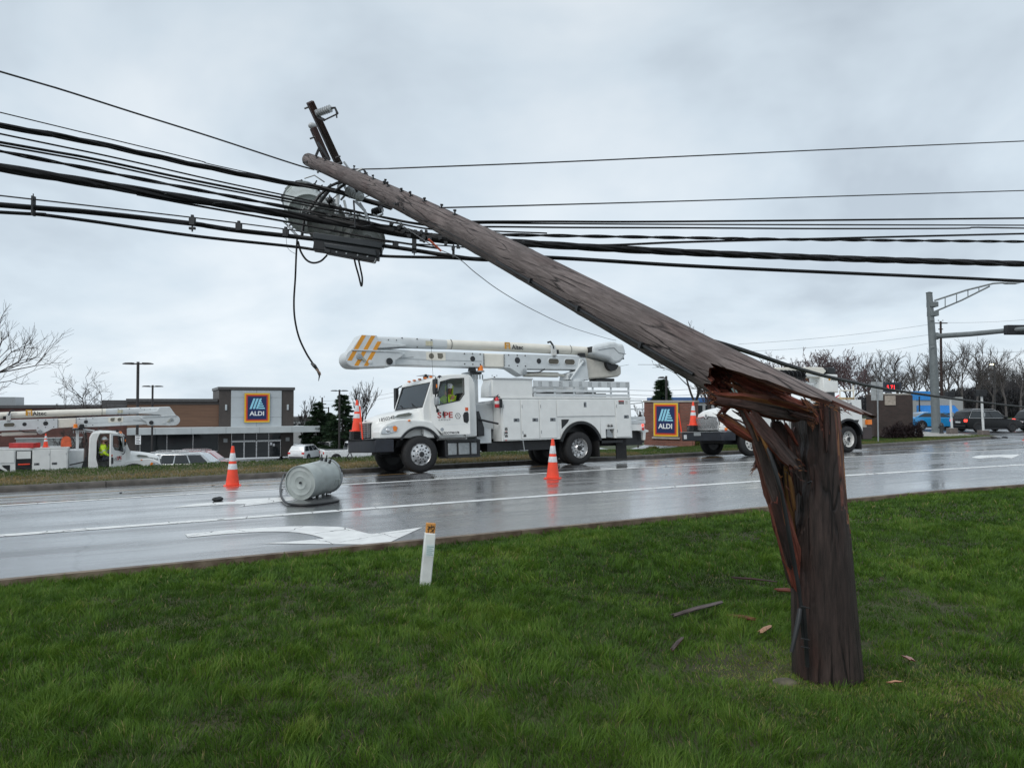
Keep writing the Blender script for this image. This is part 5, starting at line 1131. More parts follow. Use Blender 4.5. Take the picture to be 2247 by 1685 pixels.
    for k in range(5):
        y = .4 + .41*k; MB(T).ball((.52, y, 2.78), .045, 10, 6, sx=(1.3, 1.5, .6)).build('roof_lamp', AMBER, root)
    an = MB(T).box(.60, .72, 1.0, 1.14, 2.79, 2.86).tube([(.66, 1.07, 2.86), (.66, 1.07, 2.92)], .04, 8).build('roof_antenna', DKSTEEL, root)
    MB(T).prism([(.36, 2.86), (.62, 2.90), (.98, 2.88), (.62, 2.875)], 1.0, 1.14).build('antenna_fin', DKSTEEL, an)
    MB(T).tube([(.55, .3, 2.72), (.52, .3, 3.4), (.50, .3, 3.9)], .005, 5).build('whip_antenna', DKSTEEL, root)
    return door

def chassis(root, T, m, x1=8.2, fw=-.0, rw=5.55, rim_mat=None):
    MB(T).box(-1.1, x1, .82, .92, .62, .90).box(-1.1, x1, 1.53, 1.63, .62, .90).box(-.9, .9, .9, 1.6, .55, 1.05).box(.9, x1-.3, .95, 1.5, .55, .8).build('chassis_frame', BLACK, root)
    for y0, s_ in ((.03, -1), (2.42, 1)): wheel(T, (fw, y0, .53), root, side=s_, rim='front', mat=rim_mat)
    for y0, s_ in ((.03, -1), (2.42, 1)):
        wheel(T, (rw, y0, .53), root, side=s_, rim='rear', mat=rim_mat); wheel(T, (rw, y0 - s_*.33, .53), root, side=s_, rim='rear', mat=DKSTEEL)
    for x in (fw, rw): MB(T).cyl((x, .3, .53), (x, 2.1, .53), .09, n=10).ball((x, 1.22, .53), .2, sx=(1, 1, 1)).build('axle', BLACK, root)

def boom_assembly(root, T, m, stripes, txt_size=.21, txt_x=3.55):
    fl = lambda x, w_: x if m > 0 else -(x + w_)
    T0 = T; dxb, dyb, dzb, tilt = (.12, -.25, .10, 0) if stripes else (0, 0, .0, .034)
    T = lambda p: T0(Vector((p.x + dxb, p.y + dyb, p.z + dzb + tilt*(2.4 - p.x))))
    # lower boom
    lo = MB(T).box(-1.2, 2.38, .98, 1.42, 3.04, 3.50).build('lower_boom', GREYW, root, bev=.03)
    MB(T).box(2.38, 3.12, 1.0, 1.40, 3.06, 3.49).build('insert', CREAM, lo, bev=.03)
    plate(MB(T), [[(3.12, 3.06), (3.12, 3.50), (6.31, 3.53), (6.37, 3.06), (3.97, 3.03)], [(3.12, 3.06), (3.97, 3.03), (3.93, 2.90), (3.80, 2.80), (3.66, 2.86), (3.33, 3.04)]], .98, 1.42).build('boom_base', GREYW, lo, bev=.02)
    for x0 in (2.36, 3.10):
        mb = MB(T)
        for k in range(9): mb.cyl((x0 + .02, .965, 3.10 + .045*k), (x0 + .02, .985, 3.10 + .045*k), .012, n=7)
        mb.build('rivets', DKSTEEL, lo)['kind'] = 'stuff'
    for x, r_ in ((-.92, .095), (1.98, .085), (3.6, .10), (4.42, .085)): MB(T).lathe([(r_, -.008), (r_*.85, -.012), (r_*.8, -.004), (.001, .0)], (x, .978, 3.30), 'y', 18).build('inspection_port', DKSTEEL, lo)
    for xx in ((1.7, 3.45), (1.98, 3.46), (2.25, 3.45), (1.7, 3.13), (1.98, 3.13), (2.25, 3.13), (3.28, 3.46), (3.6, 3.46), (3.9, 3.46), (3.28, 3.12), (3.6, 3.12), (3.9, 3.12)): MB(T).cyl((xx[0], .97, xx[1]), (xx[0], .99, xx[1]), .022, n=8).build('bolt', DKSTEEL, lo)
    for x in (5.0, 5.65):
        mb = MB(T); pts = arc(x-.12, 3.30, .10, 90, 270, 8) + arc(x+.12, 3.30, .10, -90, 90, 8); mb.prism(pts, .97, .985, 0); sl = mb.build('slot', M('slot_shadow', (.10, .09, .07), .6), lo)
        MB(T).tube([(p[0], .972, p[1]) for p in pts + pts[:1]], .014, 6).build('slot_rim', GREYW, sl)
    pl = MB(T).box(.42, 1.05, .966, .985, 3.22, 3.46).build('cover_plate', CREAM, lo)
    MB(T).lathe([(.085, 0), (.001, .003)], (.58, .963, 3.34), 'y', 16).build('plate_hole', M('plate_hole', (.16, .15, .12), .6), pl); MB(T).prism([(.80, 3.28), (.78, 3.43), (.95, 3.43), (.97, 3.32), (.9, 3.26)], .96, .967).build('plate_hole', MATS['plate_hole'], pl)
    MB(T).box(-.75, 2.3, .972, .983, 3.225, 3.235).build('weld_line', STEEL, lo)
    MB(T).tube([(-.72, .97, 3.03), (-.70, .97, 3.16), (-.45, .97, 3.24), (.0, .97, 3.30)], .007, 5).build('weld_line', STEEL, lo)
    # upper boom
    ub = MB(T); rings = []
    for x, rz_, zc in ((-1.55, .17, 3.70), (-.2, .165, 3.735), (1.05, .15, 3.74), (1.16, .145, 3.74)):
        rings.append([Vector((x, 1.2 + rz_*math.copysign(abs(math.cos(a))**.6, math.cos(a)), zc + rz_*math.copysign(abs(math.sin(a))**.6, math.sin(a)))) for a in np.linspace(0, 2*math.pi, 24, endpoint=False)])
    upper = ub.loft(rings).build('upper_boom', GREYW, root, smooth=50)
    MB(T).tube([(1.16, 1.2, 3.742), (3.2, 1.2, 3.755), (6.75, 1.2, 3.72)], [.150, .158, .152], 20).build('boom_tube', CREAM, upper, smooth=50)
    for x in (1.32, 5.80):
        mb = MB(T)
        for k in range(10):
            a = R(140 + 8.5*k*1.0); mb.cyl((x, 1.2 + .152*math.cos(R(115 + 14*k)), 3.745 + .152*math.sin(R(115+14*k))), (x, 1.2 + .168*math.cos(R(115+14*k)), 3.745 + .168*math.sin(R(115+14*k))), .012, n=6)
        mb.build('rivets', DKSTEEL, upper)['kind'] = 'stuff'
    for x, z in ((-.32, 3.86), (.16, 3.85), (.64, 3.84), (-.32, 3.62), (.16, 3.60), (.64, 3.60), (-.75, 3.78), (-.5, 3.78)): MB(T).cyl((x, 1.03, z), (x, 1.06, z), .018, n=8).build('bolt', DKSTEEL, upper)
    MB(T).box(.44, .66, 1.028, 1.045, 3.66, 3.80).build('patch', M('cream_patch', (.55, .52, .38), .5), upper)
    # elbow: upper horn and lower knuckle
    y0, y1 = .90, 1.50
    horn = plate(MB(T), [[(-1.62, 3.88), (-1.15, 3.88), (-1.05, 3.70), (-.25, 3.64), (-.25, 3.59), (-1.15, 3.50), (-1.30, 3.42), (-1.92, 3.42)]], y0, y1).build('elbow_horn', GREYW, upper, bev=.02)
    kn = arc(-1.84, 3.19, .255, 120, 262, 10) + [(-1.60, 2.93), (-1.45, 2.95), (-.75, 2.99), (-.62, 3.02), (-.60, 3.16), (-.42, 3.27), (-.30, 3.40), (-1.90, 3.43)]
    knuckle = MB(T).prism(kn, y0 - .02, y1 + .02).build('elbow_knuckle', GREYW, lo, bev=.02)
    MB(T).box(-1.93, -.40, y0 - .05, y0 - .02, 3.405, 3.44).build('knuckle_flange', GREYW, knuckle, bev=.008)
    MB(T).lathe([(.085, -.04), (.085, -.005), (.05, -.045), (.001, -.05)], (-1.70, y0 - .02, 3.24), 'y', 16).build('pivot_pin', STEEL, knuckle, bev=.004); MB(T).prism([(-1.74, 3.27), (-1.64, 3.29), (-1.50, 3.14), (-1.56, 3.10)], y0 - .055, y0 - .03).build('lock_plate', M('khaki_metal', (.36, .36, .30), .5), knuckle)
    MB(T).lathe([(.06, -.02), (.06, .0), (.03, -.025), (.001, -.025)], (-1.38, y0 - .022, 3.10), 'y', 14).build('pivot_pin', GREYW, knuckle)
    MB(T).lathe([(.10, -.03), (.085, -.03), (.08, .0), (.001, .0)], (-.80, y0 - .022, 3.13), 'y', 18).build('inspection_port', DKSTEEL, knuckle)
    if stripes:
        for x0 in (-1.86, -1.58, -1.30):
            if True:
                for z0, z1, par, yy in ((3.45, 3.86 if x0 < -1.4 else 3.70, horn, y0 - .003), (2.98 if x0 > -1.8 else 3.12, 3.395, knuckle, y0 - .023)):
                    k = .60; b0 = x0 + (z0 - 3.43)*k; b1 = x0 + (z1 - 3.43)*k
                    MB(T).prism([(b0, z0), (b0 + .125, z0), (b1 + .125, z1), (b1, z1)], yy, yy + .004).build('orange_stripe', STRIPE, par)
    text('Altec', txt_size, DECALK, upper, (fl(txt_x + dxb, txt_size*2.1), 1.037 + dyb, 3.665 + dzb + tilt*(2.4 - txt_x)), (R(90), R(-1.9) if tilt else 0, 0), 'lettering', .003, sx=.95)
    lx = txt_x - .27 if m > 0 else -(txt_x + txt_size*2.1) - .27
    mb = MB(); s_ = txt_size/.21
    for q in ((0, .05, 0, .19), (.0, .19, .17, .215), (.16, .20, 0, .19), (.05, .07, 0, .14), (.05, .16, .11, .13), (.11, .13, .03, .11)):
        mb.box(lx + dxb*m + q[0]*s_, lx + dxb*m + q[1]*s_, 1.030 + dyb, 1.037 + dyb, 3.66 + dzb + tilt*(2.4 - txt_x) + q[2]*s_, 3.66 + dzb + tilt*(2.4 - txt_x) + q[3]*s_)
    mb.build('logo', GOLD, upper)
    # jib bracket, bucket cover and bucket
    jb = MB(T).box(4.95, 5.10, .98, 1.06, 3.40, 3.84).build('jib_bracket', GREYW, upper, bev=.01)
    MB(T).tube([(4.82, 1.02, 3.93), (4.92, 1.0, 3.96), (5.0, 1.0, 3.86), (5.03, 1.0, 3.7)], .035, 7).build('hose_bundle', DKSTEEL, jb)
    MB(T).box(4.97, 5.12, .955, .98, 3.50, 3.72).build('valve_block', M('valve_white', (.6, .6, .58), .5, var=.3, scale=30), jb); MB(T).box(5.12, 5.24, 1.0, 1.1, 3.56, 3.70).build('clip', BLACK, jb)
    MB(T).prism([(6.05, 3.50), (6.10, 3.62), (6.28, 3.62), (6.30, 3.48)], .95, 1.1).build('boom_strap', BLACK, upper)
    cov = [(6.50, 3.86), (6.72, 3.90), (7.10, 3.98), (7.22, 4.03), (7.50, 4.05), (7.62, 3.98), (7.85, 4.0), (7.95, 3.70), (7.86, 3.48), (7.70, 3.34), (7.50, 3.27), (7.36, 3.28), (7.20, 3.42), (6.70, 3.52), (6.50, 3.58)]
    bc = MB(T).prism(cov, .78, 1.66).build('bucket_cover', GREYW, root, bev=.10, seg=3, smooth=60)
    MB(T).tube([(6.72, .775, 3.72), (7.15, .775, 3.80), (7.40, .775, 3.82), (7.60, .775, 3.66), (7.92, .775, 3.62)], .012, 6).build('seam', STEEL, bc)
    MB(T).box(6.48, 6.56, .85, 1.5, 3.66, 3.84).build('cover_strap', BLACK, bc)
    MB(T).prism(arc(7.45, 3.30, .26, 170, 350, 10), .95, 1.5).build('bucket_gasket', BLACK, bc)
    MB(T).tube([(7.9, 1.2, 3.72), (8.10, 1.2, 3.66), (8.14, 1.2, 3.52), (7.92, 1.2, 3.50)], .04, 7).build('bucket_hook', BLACK, bc)
    MB(T).prism([(6.35, 3.50), (7.95, 3.24), (7.95, 2.95), (7.80, 2.86), (6.40, 2.74), (6.30, 2.9)], 1.1, 1.72).build('bucket', M('beige_bucket', (.56, .53, .47), .5, var=.06), root, bev=.05)
    MB(T).box(6.9, 7.7, 1.2, 1.6, 2.70, 2.80).build('bucket_rest', BLACK, root)
    # turret, lift cylinder and pedestal
    tu = plate(MB(T), [[(5.52, 2.70), (5.56, 2.92), (5.95, 3.02), (6.05, 3.42), (6.34, 3.42), (6.42, 2.70)]], .96, 1.46).build('turret', GREYW, root, bev=.02)
    MB(T).cyl((5.95, 1.21, 2.05), (5.95, 1.21, 2.72), .34, .36, 24).build('pedestal', GREYW, tu, bev=.02)
    for x, z in ((6.18, 3.30), (5.66, 2.82), (3.82, 2.92)): MB(T).lathe([(.10, -.02), (.09, -.03), (.04, -.03), (.001, -.032)], (x, .955, z), 'y', 16).build('pivot_pin', STEEL, tu)
    MB(T).cyl((3.95, 1.2, 2.88), (5.30, 1.2, 2.88), .085, n=16).cyl((5.3, 1.2, 2.88), (5.62, 1.2, 2.86), .045, n=12).build('lift_cylinder', CREAM, root, bev=.004)
    MB(T).tube([(5.62, .94, 2.70), (6.18, .94, 3.34)], .045, 8).build('turret_brace', GREYW, tu)
    MB(T).tube([(3.9, .95, 2.90), (4.4, .95, 2.93), (4.55, .95, 3.0), (4.62, .95, 3.04)], .022, 7).build('hydraulic_hose', BLACK, root)

def boom_rest(root, T, m):
    b_ = MB(T).box(2.26, 2.38, .94, 1.06, .95, 3.02).box(2.28, 2.36, 1.36, 1.44, .95, 3.02).build('boom_rest', GREYW, root, bev=.01)
    MB(T).box(2.10, 2.48, .86, 1.52, 2.94, 3.02).build('rest_pad', DKSTEEL, b_)
    MB(T).tube([(1.62, .95, 2.88), (2.3, .95, 3.0)], .03, 7).tube([(1.75, 1.35, 2.80), (2.4, 1.35, 2.92)], .025, 7).build('rest_arm', GREYW, b_)
    for k in range(6): MB(T).box(2.02 + .09*k, 2.045 + .09*k, .80, .84, 2.78, 2.92).build('hook', STEEL, b_)
    be = MB(T).lathe([(.10, 3.03), (.10, 3.06), (.085, 3.07), (.085, 3.20), (.03, 3.22)], (2.40, .80, 0), 'z', 16).build('beacon', AMBER, b_, smooth=50)
    MB(T).lathe([(.13, 3.0), (.13, 3.035)], (2.40, .80, 0), 'z', 16).build('beacon_base', STEEL, be)
    MB(T).prism([(2.02, 3.02), (2.06, 3.20), (2.22, 3.20), (2.26, 3.02)], .8, .92).build('rest_lamp', BLACK, b_)

def latch(T, x, z, parent, vert=False):
    w_, h_ = (.055, .085) if vert else (.105, .055)
    l_ = MB(T).box(x-w_, x+w_, -.012, .006, z-h_, z+h_).build('latch', LATCH, parent, bev=.01); MB(T).box(x-w_*.6, x+w_*.1, -.017, -.008, z-h_*.5, z+h_*.5).build('paddle', DKSTEEL, l_, bev=.004)
    return l_
def decal_stack(T, x, z, n, parent):
    for k in range(n):
        zz = z - .105*k; d_ = MB(T).box(x-.055, x+.055, -.006, -.002, zz-.045, zz+.045).build('safety_decal', M('white_decal', (.6, .6, .58), .5), parent)
        MB(T).box(x-.05, x+.05, -.009, -.005, zz-.042, zz-.005).build('decal_print', DECALK, d_); MB(T).prism([(x-.03, zz+.012), (x+.03, zz+.012), (x, zz+.042)], -.009, -.005).build('decal_symbol', DECALR if k % 2 else DECALK, d_)

def bucket_truck(name, loc, ang, m, label, variant):
    root = empty(name, loc, label=label, cat='bucket truck', group='utility bucket trucks'); root.rotation_euler = Matrix.Rotation(ang, 3, 'Z').to_euler() if variant == 2 else (Matrix.Rotation(ang, 3, 'Z') @ Matrix.Rotation(-math.atan(.06), 3, 'X')).to_euler()
    T = lambda p: Vector((m*p.x, p.y, p.z))
    chassis(root, T, m); m2_cab(root, T, m, 17 if variant == 1 else 56, '185024B' if variant == 1 else '130526B')
    boom_assembly(root, T, m, variant == 1, .21 if variant == 1 else .27, 3.45 if variant == 1 else 3.55); boom_rest(root, T, m)
    # fuel tank and steps between the axles
    tk = MB(T).prism([(.78, .42), (.76, .88), (.82, .92), (1.90, .92), (1.94, .88), (1.92, .42), (1.86, .38), (.84, .38)], .06, .62).build('fuel_tank', BLACK, root, bev=.02)
    for x0, x1 in ((.86, 1.14), (1.20, 1.56), (1.62, 1.80)): MB(T).box(x0, x1, .035, .07, .47, .82).build('tank_panel', STEEL, tk, bev=.02)
    MB(T).box(.84, 1.90, .0, .16, .385, .43).box(.84, 1.90, .0, .2, .86, .90).build('step', DKSTEEL, tk)
    MB(T).cyl((1.72, .05, .83), (1.72, .05, .90), .06, n=12).build('filler_cap', DKSTEEL, tk)
    ls = MB(T).prism([(1.92, .78), (1.92, 1.05), (2.10, 1.05), (2.10, 1.22), (2.42, 1.22), (2.42, .78)], .25, .9).build('access_step', GREYW, root, bev=.01)
    MB(T).prism([(1.90, 1.0), (1.90, 1.75), (1.96, 1.75), (2.12, 1.25), (2.12, 1.0)], .14, .2).build('step_guard', DKSTEEL, ls); MB(T).tube([(1.95, .12, 1.5), (2.3, .12, 1.42), (2.6, .12, 1.36)], .03, 7).build('hydraulic_hose', BLACK, ls)
    MB(T).box(2.05, 2.66, .5, 2.0, 1.2, 2.0).build('hydraulic_tank', GREYW, root, bev=.03)
    # line body
    ar = arc(5.60, .55, .84, 19.5, 160.5, 16)[::-1]
    side_poly = [(2.66, .83)] + [(4.70, .84)] + ar + [(6.50, .83), (6.62, .83), (6.62, 1.12), (6.98, 1.12), (6.98, .82), (7.74, .81), (7.72, 2.14), (2.66, 2.12)]
    # as quads and strips so that the arch stays clean
    top = 1.55; polys = [[(2.66, .83), (4.79, .84), (4.79, top), (2.66, top)], [(2.66, top), (4.79, top), (6.42, top), (6.62, top), (6.98, top), (7.73, top), (7.72, 2.14), (2.66, 2.12)], [(6.98, .82), (7.74, .81), (7.73, top), (6.98, top)], [(6.62, 1.12), (6.98, 1.12), (6.98, top), (6.62, top)], [(6.42, .83), (6.62, .83), (6.62, 1.12), (6.62, top), (6.42, top)]]
    for k in range(16):
        a_, b_ = ar[k], ar[k+1]; polys.append([a_, b_, (lerp(4.79, 6.42, (k+1)/16), top), (lerp(4.79, 6.42, k/16), top)])
    body = plate(MB(T), polys, .02, .55).build('line_body', WHITE, root); plate(MB(T), polys, 1.90, 2.43).build('line_body', WHITE, root)
    MB(T).box(2.68, 7.70, .5, 1.95, 1.15, 1.24).box(2.68, 2.76, .5, 1.95, .9, 2.1).build('deck', GREYW, body)
    MB(T).box(2.64, 7.74, .0, .08, 2.12, 2.18).build('top_rail', WHITE, body, bev=.01)
    fl_in = arc(5.60, .55, .85, 15, 165, 20); fl_o = arc(5.60, .55, .76, 15, 165, 20)
    plate(MB(T), [[fl_in[k], fl_in[k+1], fl_o[k+1], fl_o[k]] for k in range(20)], -.03, .45).build('wheel_arch', BLACK, body)
    MB(T).box(4.9, 6.3, .48, .54, .9, 1.5).build('wheel_well', BLACK, body)
    doors = [((2.70, .86), (3.32, 2.08)), ((3.36, .87), (4.0, 2.08)), ((4.04, .88), (4.66, 2.08)), ((4.70, 1.555), (7.02, 2.08)), ((7.06, .85), (7.68, 2.08))]
    for i, (p, q) in enumerate(doors):
        if variant == 2 and i == 2:                       # this one hangs open, its shelf full of tools
            MB(T).box(p[0], q[0], .012, .02, p[1], q[1]).build('locker_opening', BLACK, body)
            MB(T).box(p[0] + .05, q[0] - .05, -.01, .015, 1.72, 2.05).build('locker_shelf', WHITE, body); MB(T).box(p[0] + .08, q[0] - .1, -.02, .012, 1.45, 1.50).build('tool', ORANGE, body); MB(T).prism([(p[0] + .1, 1.3), (q[0]-.1, 1.42), (q[0]-.1, 1.36), (p[0]+.1, 1.24)], -.02, .012).build('tool', DKSTEEL, body)
            continue
        d_ = MB(T).box(p[0], q[0], -.006, .02, p[1], q[1]).build('locker_door', WHITE, body, bev=.008)
        if i < 3: latch(T, q[0] - .14, 1.46, d_)
        elif i == 3: latch(T, 5.80, 1.93, d_, True)
        else: latch(T, 7.50, 1.52, d_)
        for hx_ in (p[0] + .03, ) if i != 3 else ():
            for zz in (p[1] + .2, q[1] - .2): MB(T).cyl((hx_, -.012, zz-.05), (hx_, -.012, zz+.05), .010, n=6).build('hinge', STEEL, d_)
    MB(T).prism([(4.86, 1.46), (5.16, 1.46), (5.10, 1.36), (4.86, 1.16)], .010, .018).build('body_opening', BLACK, body)
    decal_stack(T, 2.80, 1.20, 3, body); decal_stack(T, 3.46, .98, 1, body); decal_stack(T, 6.73, 1.24, 1, body); decal_stack(T, 6.86, 1.24, 1, body)
    MB(T).lathe([(.045, -.016), (.045, .0)], (2.79, .012, .885), 'y', 14).build('reflector', REDL, body)
    MB(T).box(7.19, 7.42, -.009, -.005, 1.94, 2.06).build('notice', M('grey_notice', (.16, .15, .15), .5, var=.4, scale=40), body); MB(T).box(7.19, 7.42, -.011, -.008, 2.03, 2.065).build('notice_band', DECALR, body); MB(T).box(7.46, 7.58, -.009, -.005, 1.94, 2.06).build('notice', M('white_decal', (.6, .6, .58), .5), body)
    MB(T).prism([(6.66, .86), (6.70, 1.12), (6.78, 1.12), (6.95, .90), (6.90, .84)], .04, .10).build('wheel_chock', STEEL, body)
    MB(T).box(6.5, 7.4, .1, .6, .66, .74).build('chock_holder', BLACK, body)
    for x0, x1 in ((6.34, 6.37),): MB(T).box(x0, x1, .05, .6, .22, .85).build('mudflap', RUBBER, root)
    MB(T).box(7.22, 7.66, .25, .29, .12, .80).build('mudflap', RUBBER, root)
    MB(T).box(2.3, 4.8, .3, .7, .52, .80).build('underbody_light_block', BLACK, root); MB(T).tube([(3.42, .05, .83), (3.46, .04, .5)], .02, 6).tube([(3.3, .06, .52), (3.6, .06, .52)], .015, 6).build('stabiliser_lever', STEEL, root)  # first box is added dark filler that blocks light under the body
    # tail shelf with its guard rail and lamps
    ts = MB(T).box(7.74, 8.42, .1, 2.35, 1.28, 1.40).build('tail_shelf', GREYW, root, bev=.01)
    MB(T).box(7.74, 8.38, .12, 2.33, 1.05, 1.28).build('tail_skirt', WHITE, ts)
    for pts in (((7.78, .14, 1.4), (7.78, .14, 2.02), (7.84, .14, 2.07), (8.30, .14, 2.07), (8.36, .14, 2.02), (8.36, .14, 1.4)), ((7.78, .14, 1.78), (8.36, .14, 1.78)), ((8.36, .14, 2.0), (8.36, 2.2, 2.0)), ((8.36, 2.2, 1.4), (8.36, 2.2, 2.0))): MB(T).tube(pts, .02, 8).build('guard_rail', GREYW, ts)
    MB(T).box(7.78, 8.40, .10, .13, 1.41, 1.52).build('kick_plate', GREYW, ts)
    MB(T).ball((8.30, .11, 1.22), .04).build('tail_lamp', M('lit_red_lamp', (.6, .02, .02), .3, emit=(1, .05, .03, 2.5)), ts); MB(T).lathe([(.05, -.01), (.05, .01)], (8.30, .10, 1.10), 'y', 12).build('reflector', REDL, ts)
    MB(T).prism([(8.20, 1.05), (8.36, 1.12), (8.62, 1.05), (8.62, 1.0), (8.50, .98), (8.46, .72), (8.38, .72), (8.36, .98)], .2, .3).build('tow_bracket', WHITE, ts)
    MB(T).box(7.7, 8.5, .4, 2.1, .55, 1.05).box(7.4, 9.0, .9, 1.5, .62, .70).build('hitch', BLACK, root)
    if variant == 1:
        bx = MB(T).box(2.38, 3.82, .03, .62, 2.18, 2.72).build('tool_box', WHITE, root, bev=.015); MB(T).box(2.36, 3.84, .0, .64, 2.72, 2.76).build('box_lid', GREYW, bx, bev=.008)
        MB(T).prism([(2.28, 2.18), (2.30, 2.5), (2.38, 2.68), (2.40, 2.18)], .08, .6).build('box_end', GREYW, bx)
        rl = MB(T).box(3.86, 7.73, .03, .055, 2.50, 2.70).build('side_board', GREYW, root, bev=.006)
        for z0, z1 in ((2.34, 2.41), (2.19, 2.28)): MB(T).box(3.86, 7.70, .03, .06, z0, z1).build('side_slat', GREYW, rl, bev=.004)
        for k in range(6): MB(T).box(3.90 + .755*k, 3.96 + .755*k, .06, .09, 2.18, 2.68).build('stake', GREYW, rl)
        mb = MB(T)
        for k in range(10):
            for i in range(3):
                for j in range(4): mb.cyl((4.06 + .39*k + .05*i, .022, 2.535 + .042*j), (4.06 + .39*k + .05*i, .034, 2.535 + .042*j), .011, n=6)
        mb.build('perforations', DKSTEEL, rl)['kind'] = 'stuff'
        MB(T).box(3.9, 7.70, 2.38, 2.42, 2.2, 2.7).build('side_board', GREYW, root)
        mb = MB(T)
        for k in range(7): mb.box(4.2 + .42*k, 4.55 + .42*k, .5, 2.0, 2.2 + .02*(k % 3), 2.34 + .03*(k % 2))
        mb.build('deck_cargo', DKSTEEL, root)['kind'] = 'stuff'
        fe = MB(T).lathe([(.0, 1.84), (.065, 1.84), (.072, 1.87), (.072, 2.08), (.05, 2.13), (.025, 2.15), (.025, 2.17)], (2.48, -.05, 0), 'z', 16).build('fire_extinguisher', M('extinguisher_red', (.5, .02, .03), .3), root, smooth=50)
        MB(T).tube([(2.46, -.05, 2.17), (2.54, -.05, 2.24)], .012, 6).tube([(2.46, -.05, 2.19), (2.54, -.06, 2.18)], .012, 6).build('handle', BLACK, fe); MB(T).lathe([(.074, 1.95), (.074, 2.04)], (2.48, -.05, 0), 'z', 16, cap=False).build('label_band', M('white_decal', (.6, .6, .58), .5), fe); MB(T).box(2.55, 2.66, -.06, .06, 1.84, 2.10).build('holder', BLACK, fe)
        MB(T).box(-.62, -.38, 1.05, 1.3, 1.80, 1.93).build('hood_lamp', GREYW, root, bev=.02) if False else None
    return root, T
P1 = onroad(926, 1037.7); P1b = onroad(1271, 1019.6); D1 = P1b - P1; ANG1 = math.atan2(D1.y, D1.x)
truck1, T1 = bucket_truck('bucket_truck', (P1.x, P1.y, P1.z), ANG1, 1, 'white boom truck with orange stripes on its boom parked along the far kerb', 1)
W1 = parent_world(truck1)
ANG2 = R(29); pcab = at(200, 950, 34.3); d2 = Vector((math.cos(ANG2), math.sin(ANG2), 0)); p2_ = pcab + d2*1.75
truck2, T2 = bucket_truck('bucket_truck', (p2_.x, p2_.y, -2.47), ANG2, -1, 'white boom truck facing right in the sunken lot at the far left behind the verge', 2)
W2 = parent_world(truck2)
# ------------------------------------------------------------------ people
SKIN = M('skin', (.42, .22, .15), .55, var=.06); HIVIS = M('hi_vis_fabric', (.50, .72, .03), .7, var=.10, scale=8); GREYT = M('reflective_tape', (.42, .44, .42), .4)
JEANS = M('grey_work_trousers', (.07, .08, .10), .85, var=.15); HAT = M('white_hard_hat', (.74, .76, .78), .25, var=.03); BEARD = M('dark_beard', (.035, .02, .014), .8)
def skin_mesh(name, nodes, edges, mat, parent, T, sub=2):
    me = bpy.data.meshes.new(name); ks = list(nodes); me.from_pydata([tuple(T(Vector(nodes[k][0]))) for k in ks], [(ks.index(a), ks.index(b_)) for a, b_ in edges], []); me.materials.append(mat)
    o = bpy.data.objects.new(name, me); col.objects.link(o); o.parent = parent
    o.modifiers.new('skin', 'SKIN')
    for i, k in enumerate(ks):
        d = me.skin_vertices[0].data[i]; r = nodes[k][1]; d.radius = r if isinstance(r, tuple) else (r, r); d.use_root = (i == 0)
    ss = o.modifiers.new('subsurf', 'SUBSURF'); ss.levels = sub; ss.render_levels = sub
    o.modifiers['skin'].use_smooth_shade = True
    return o
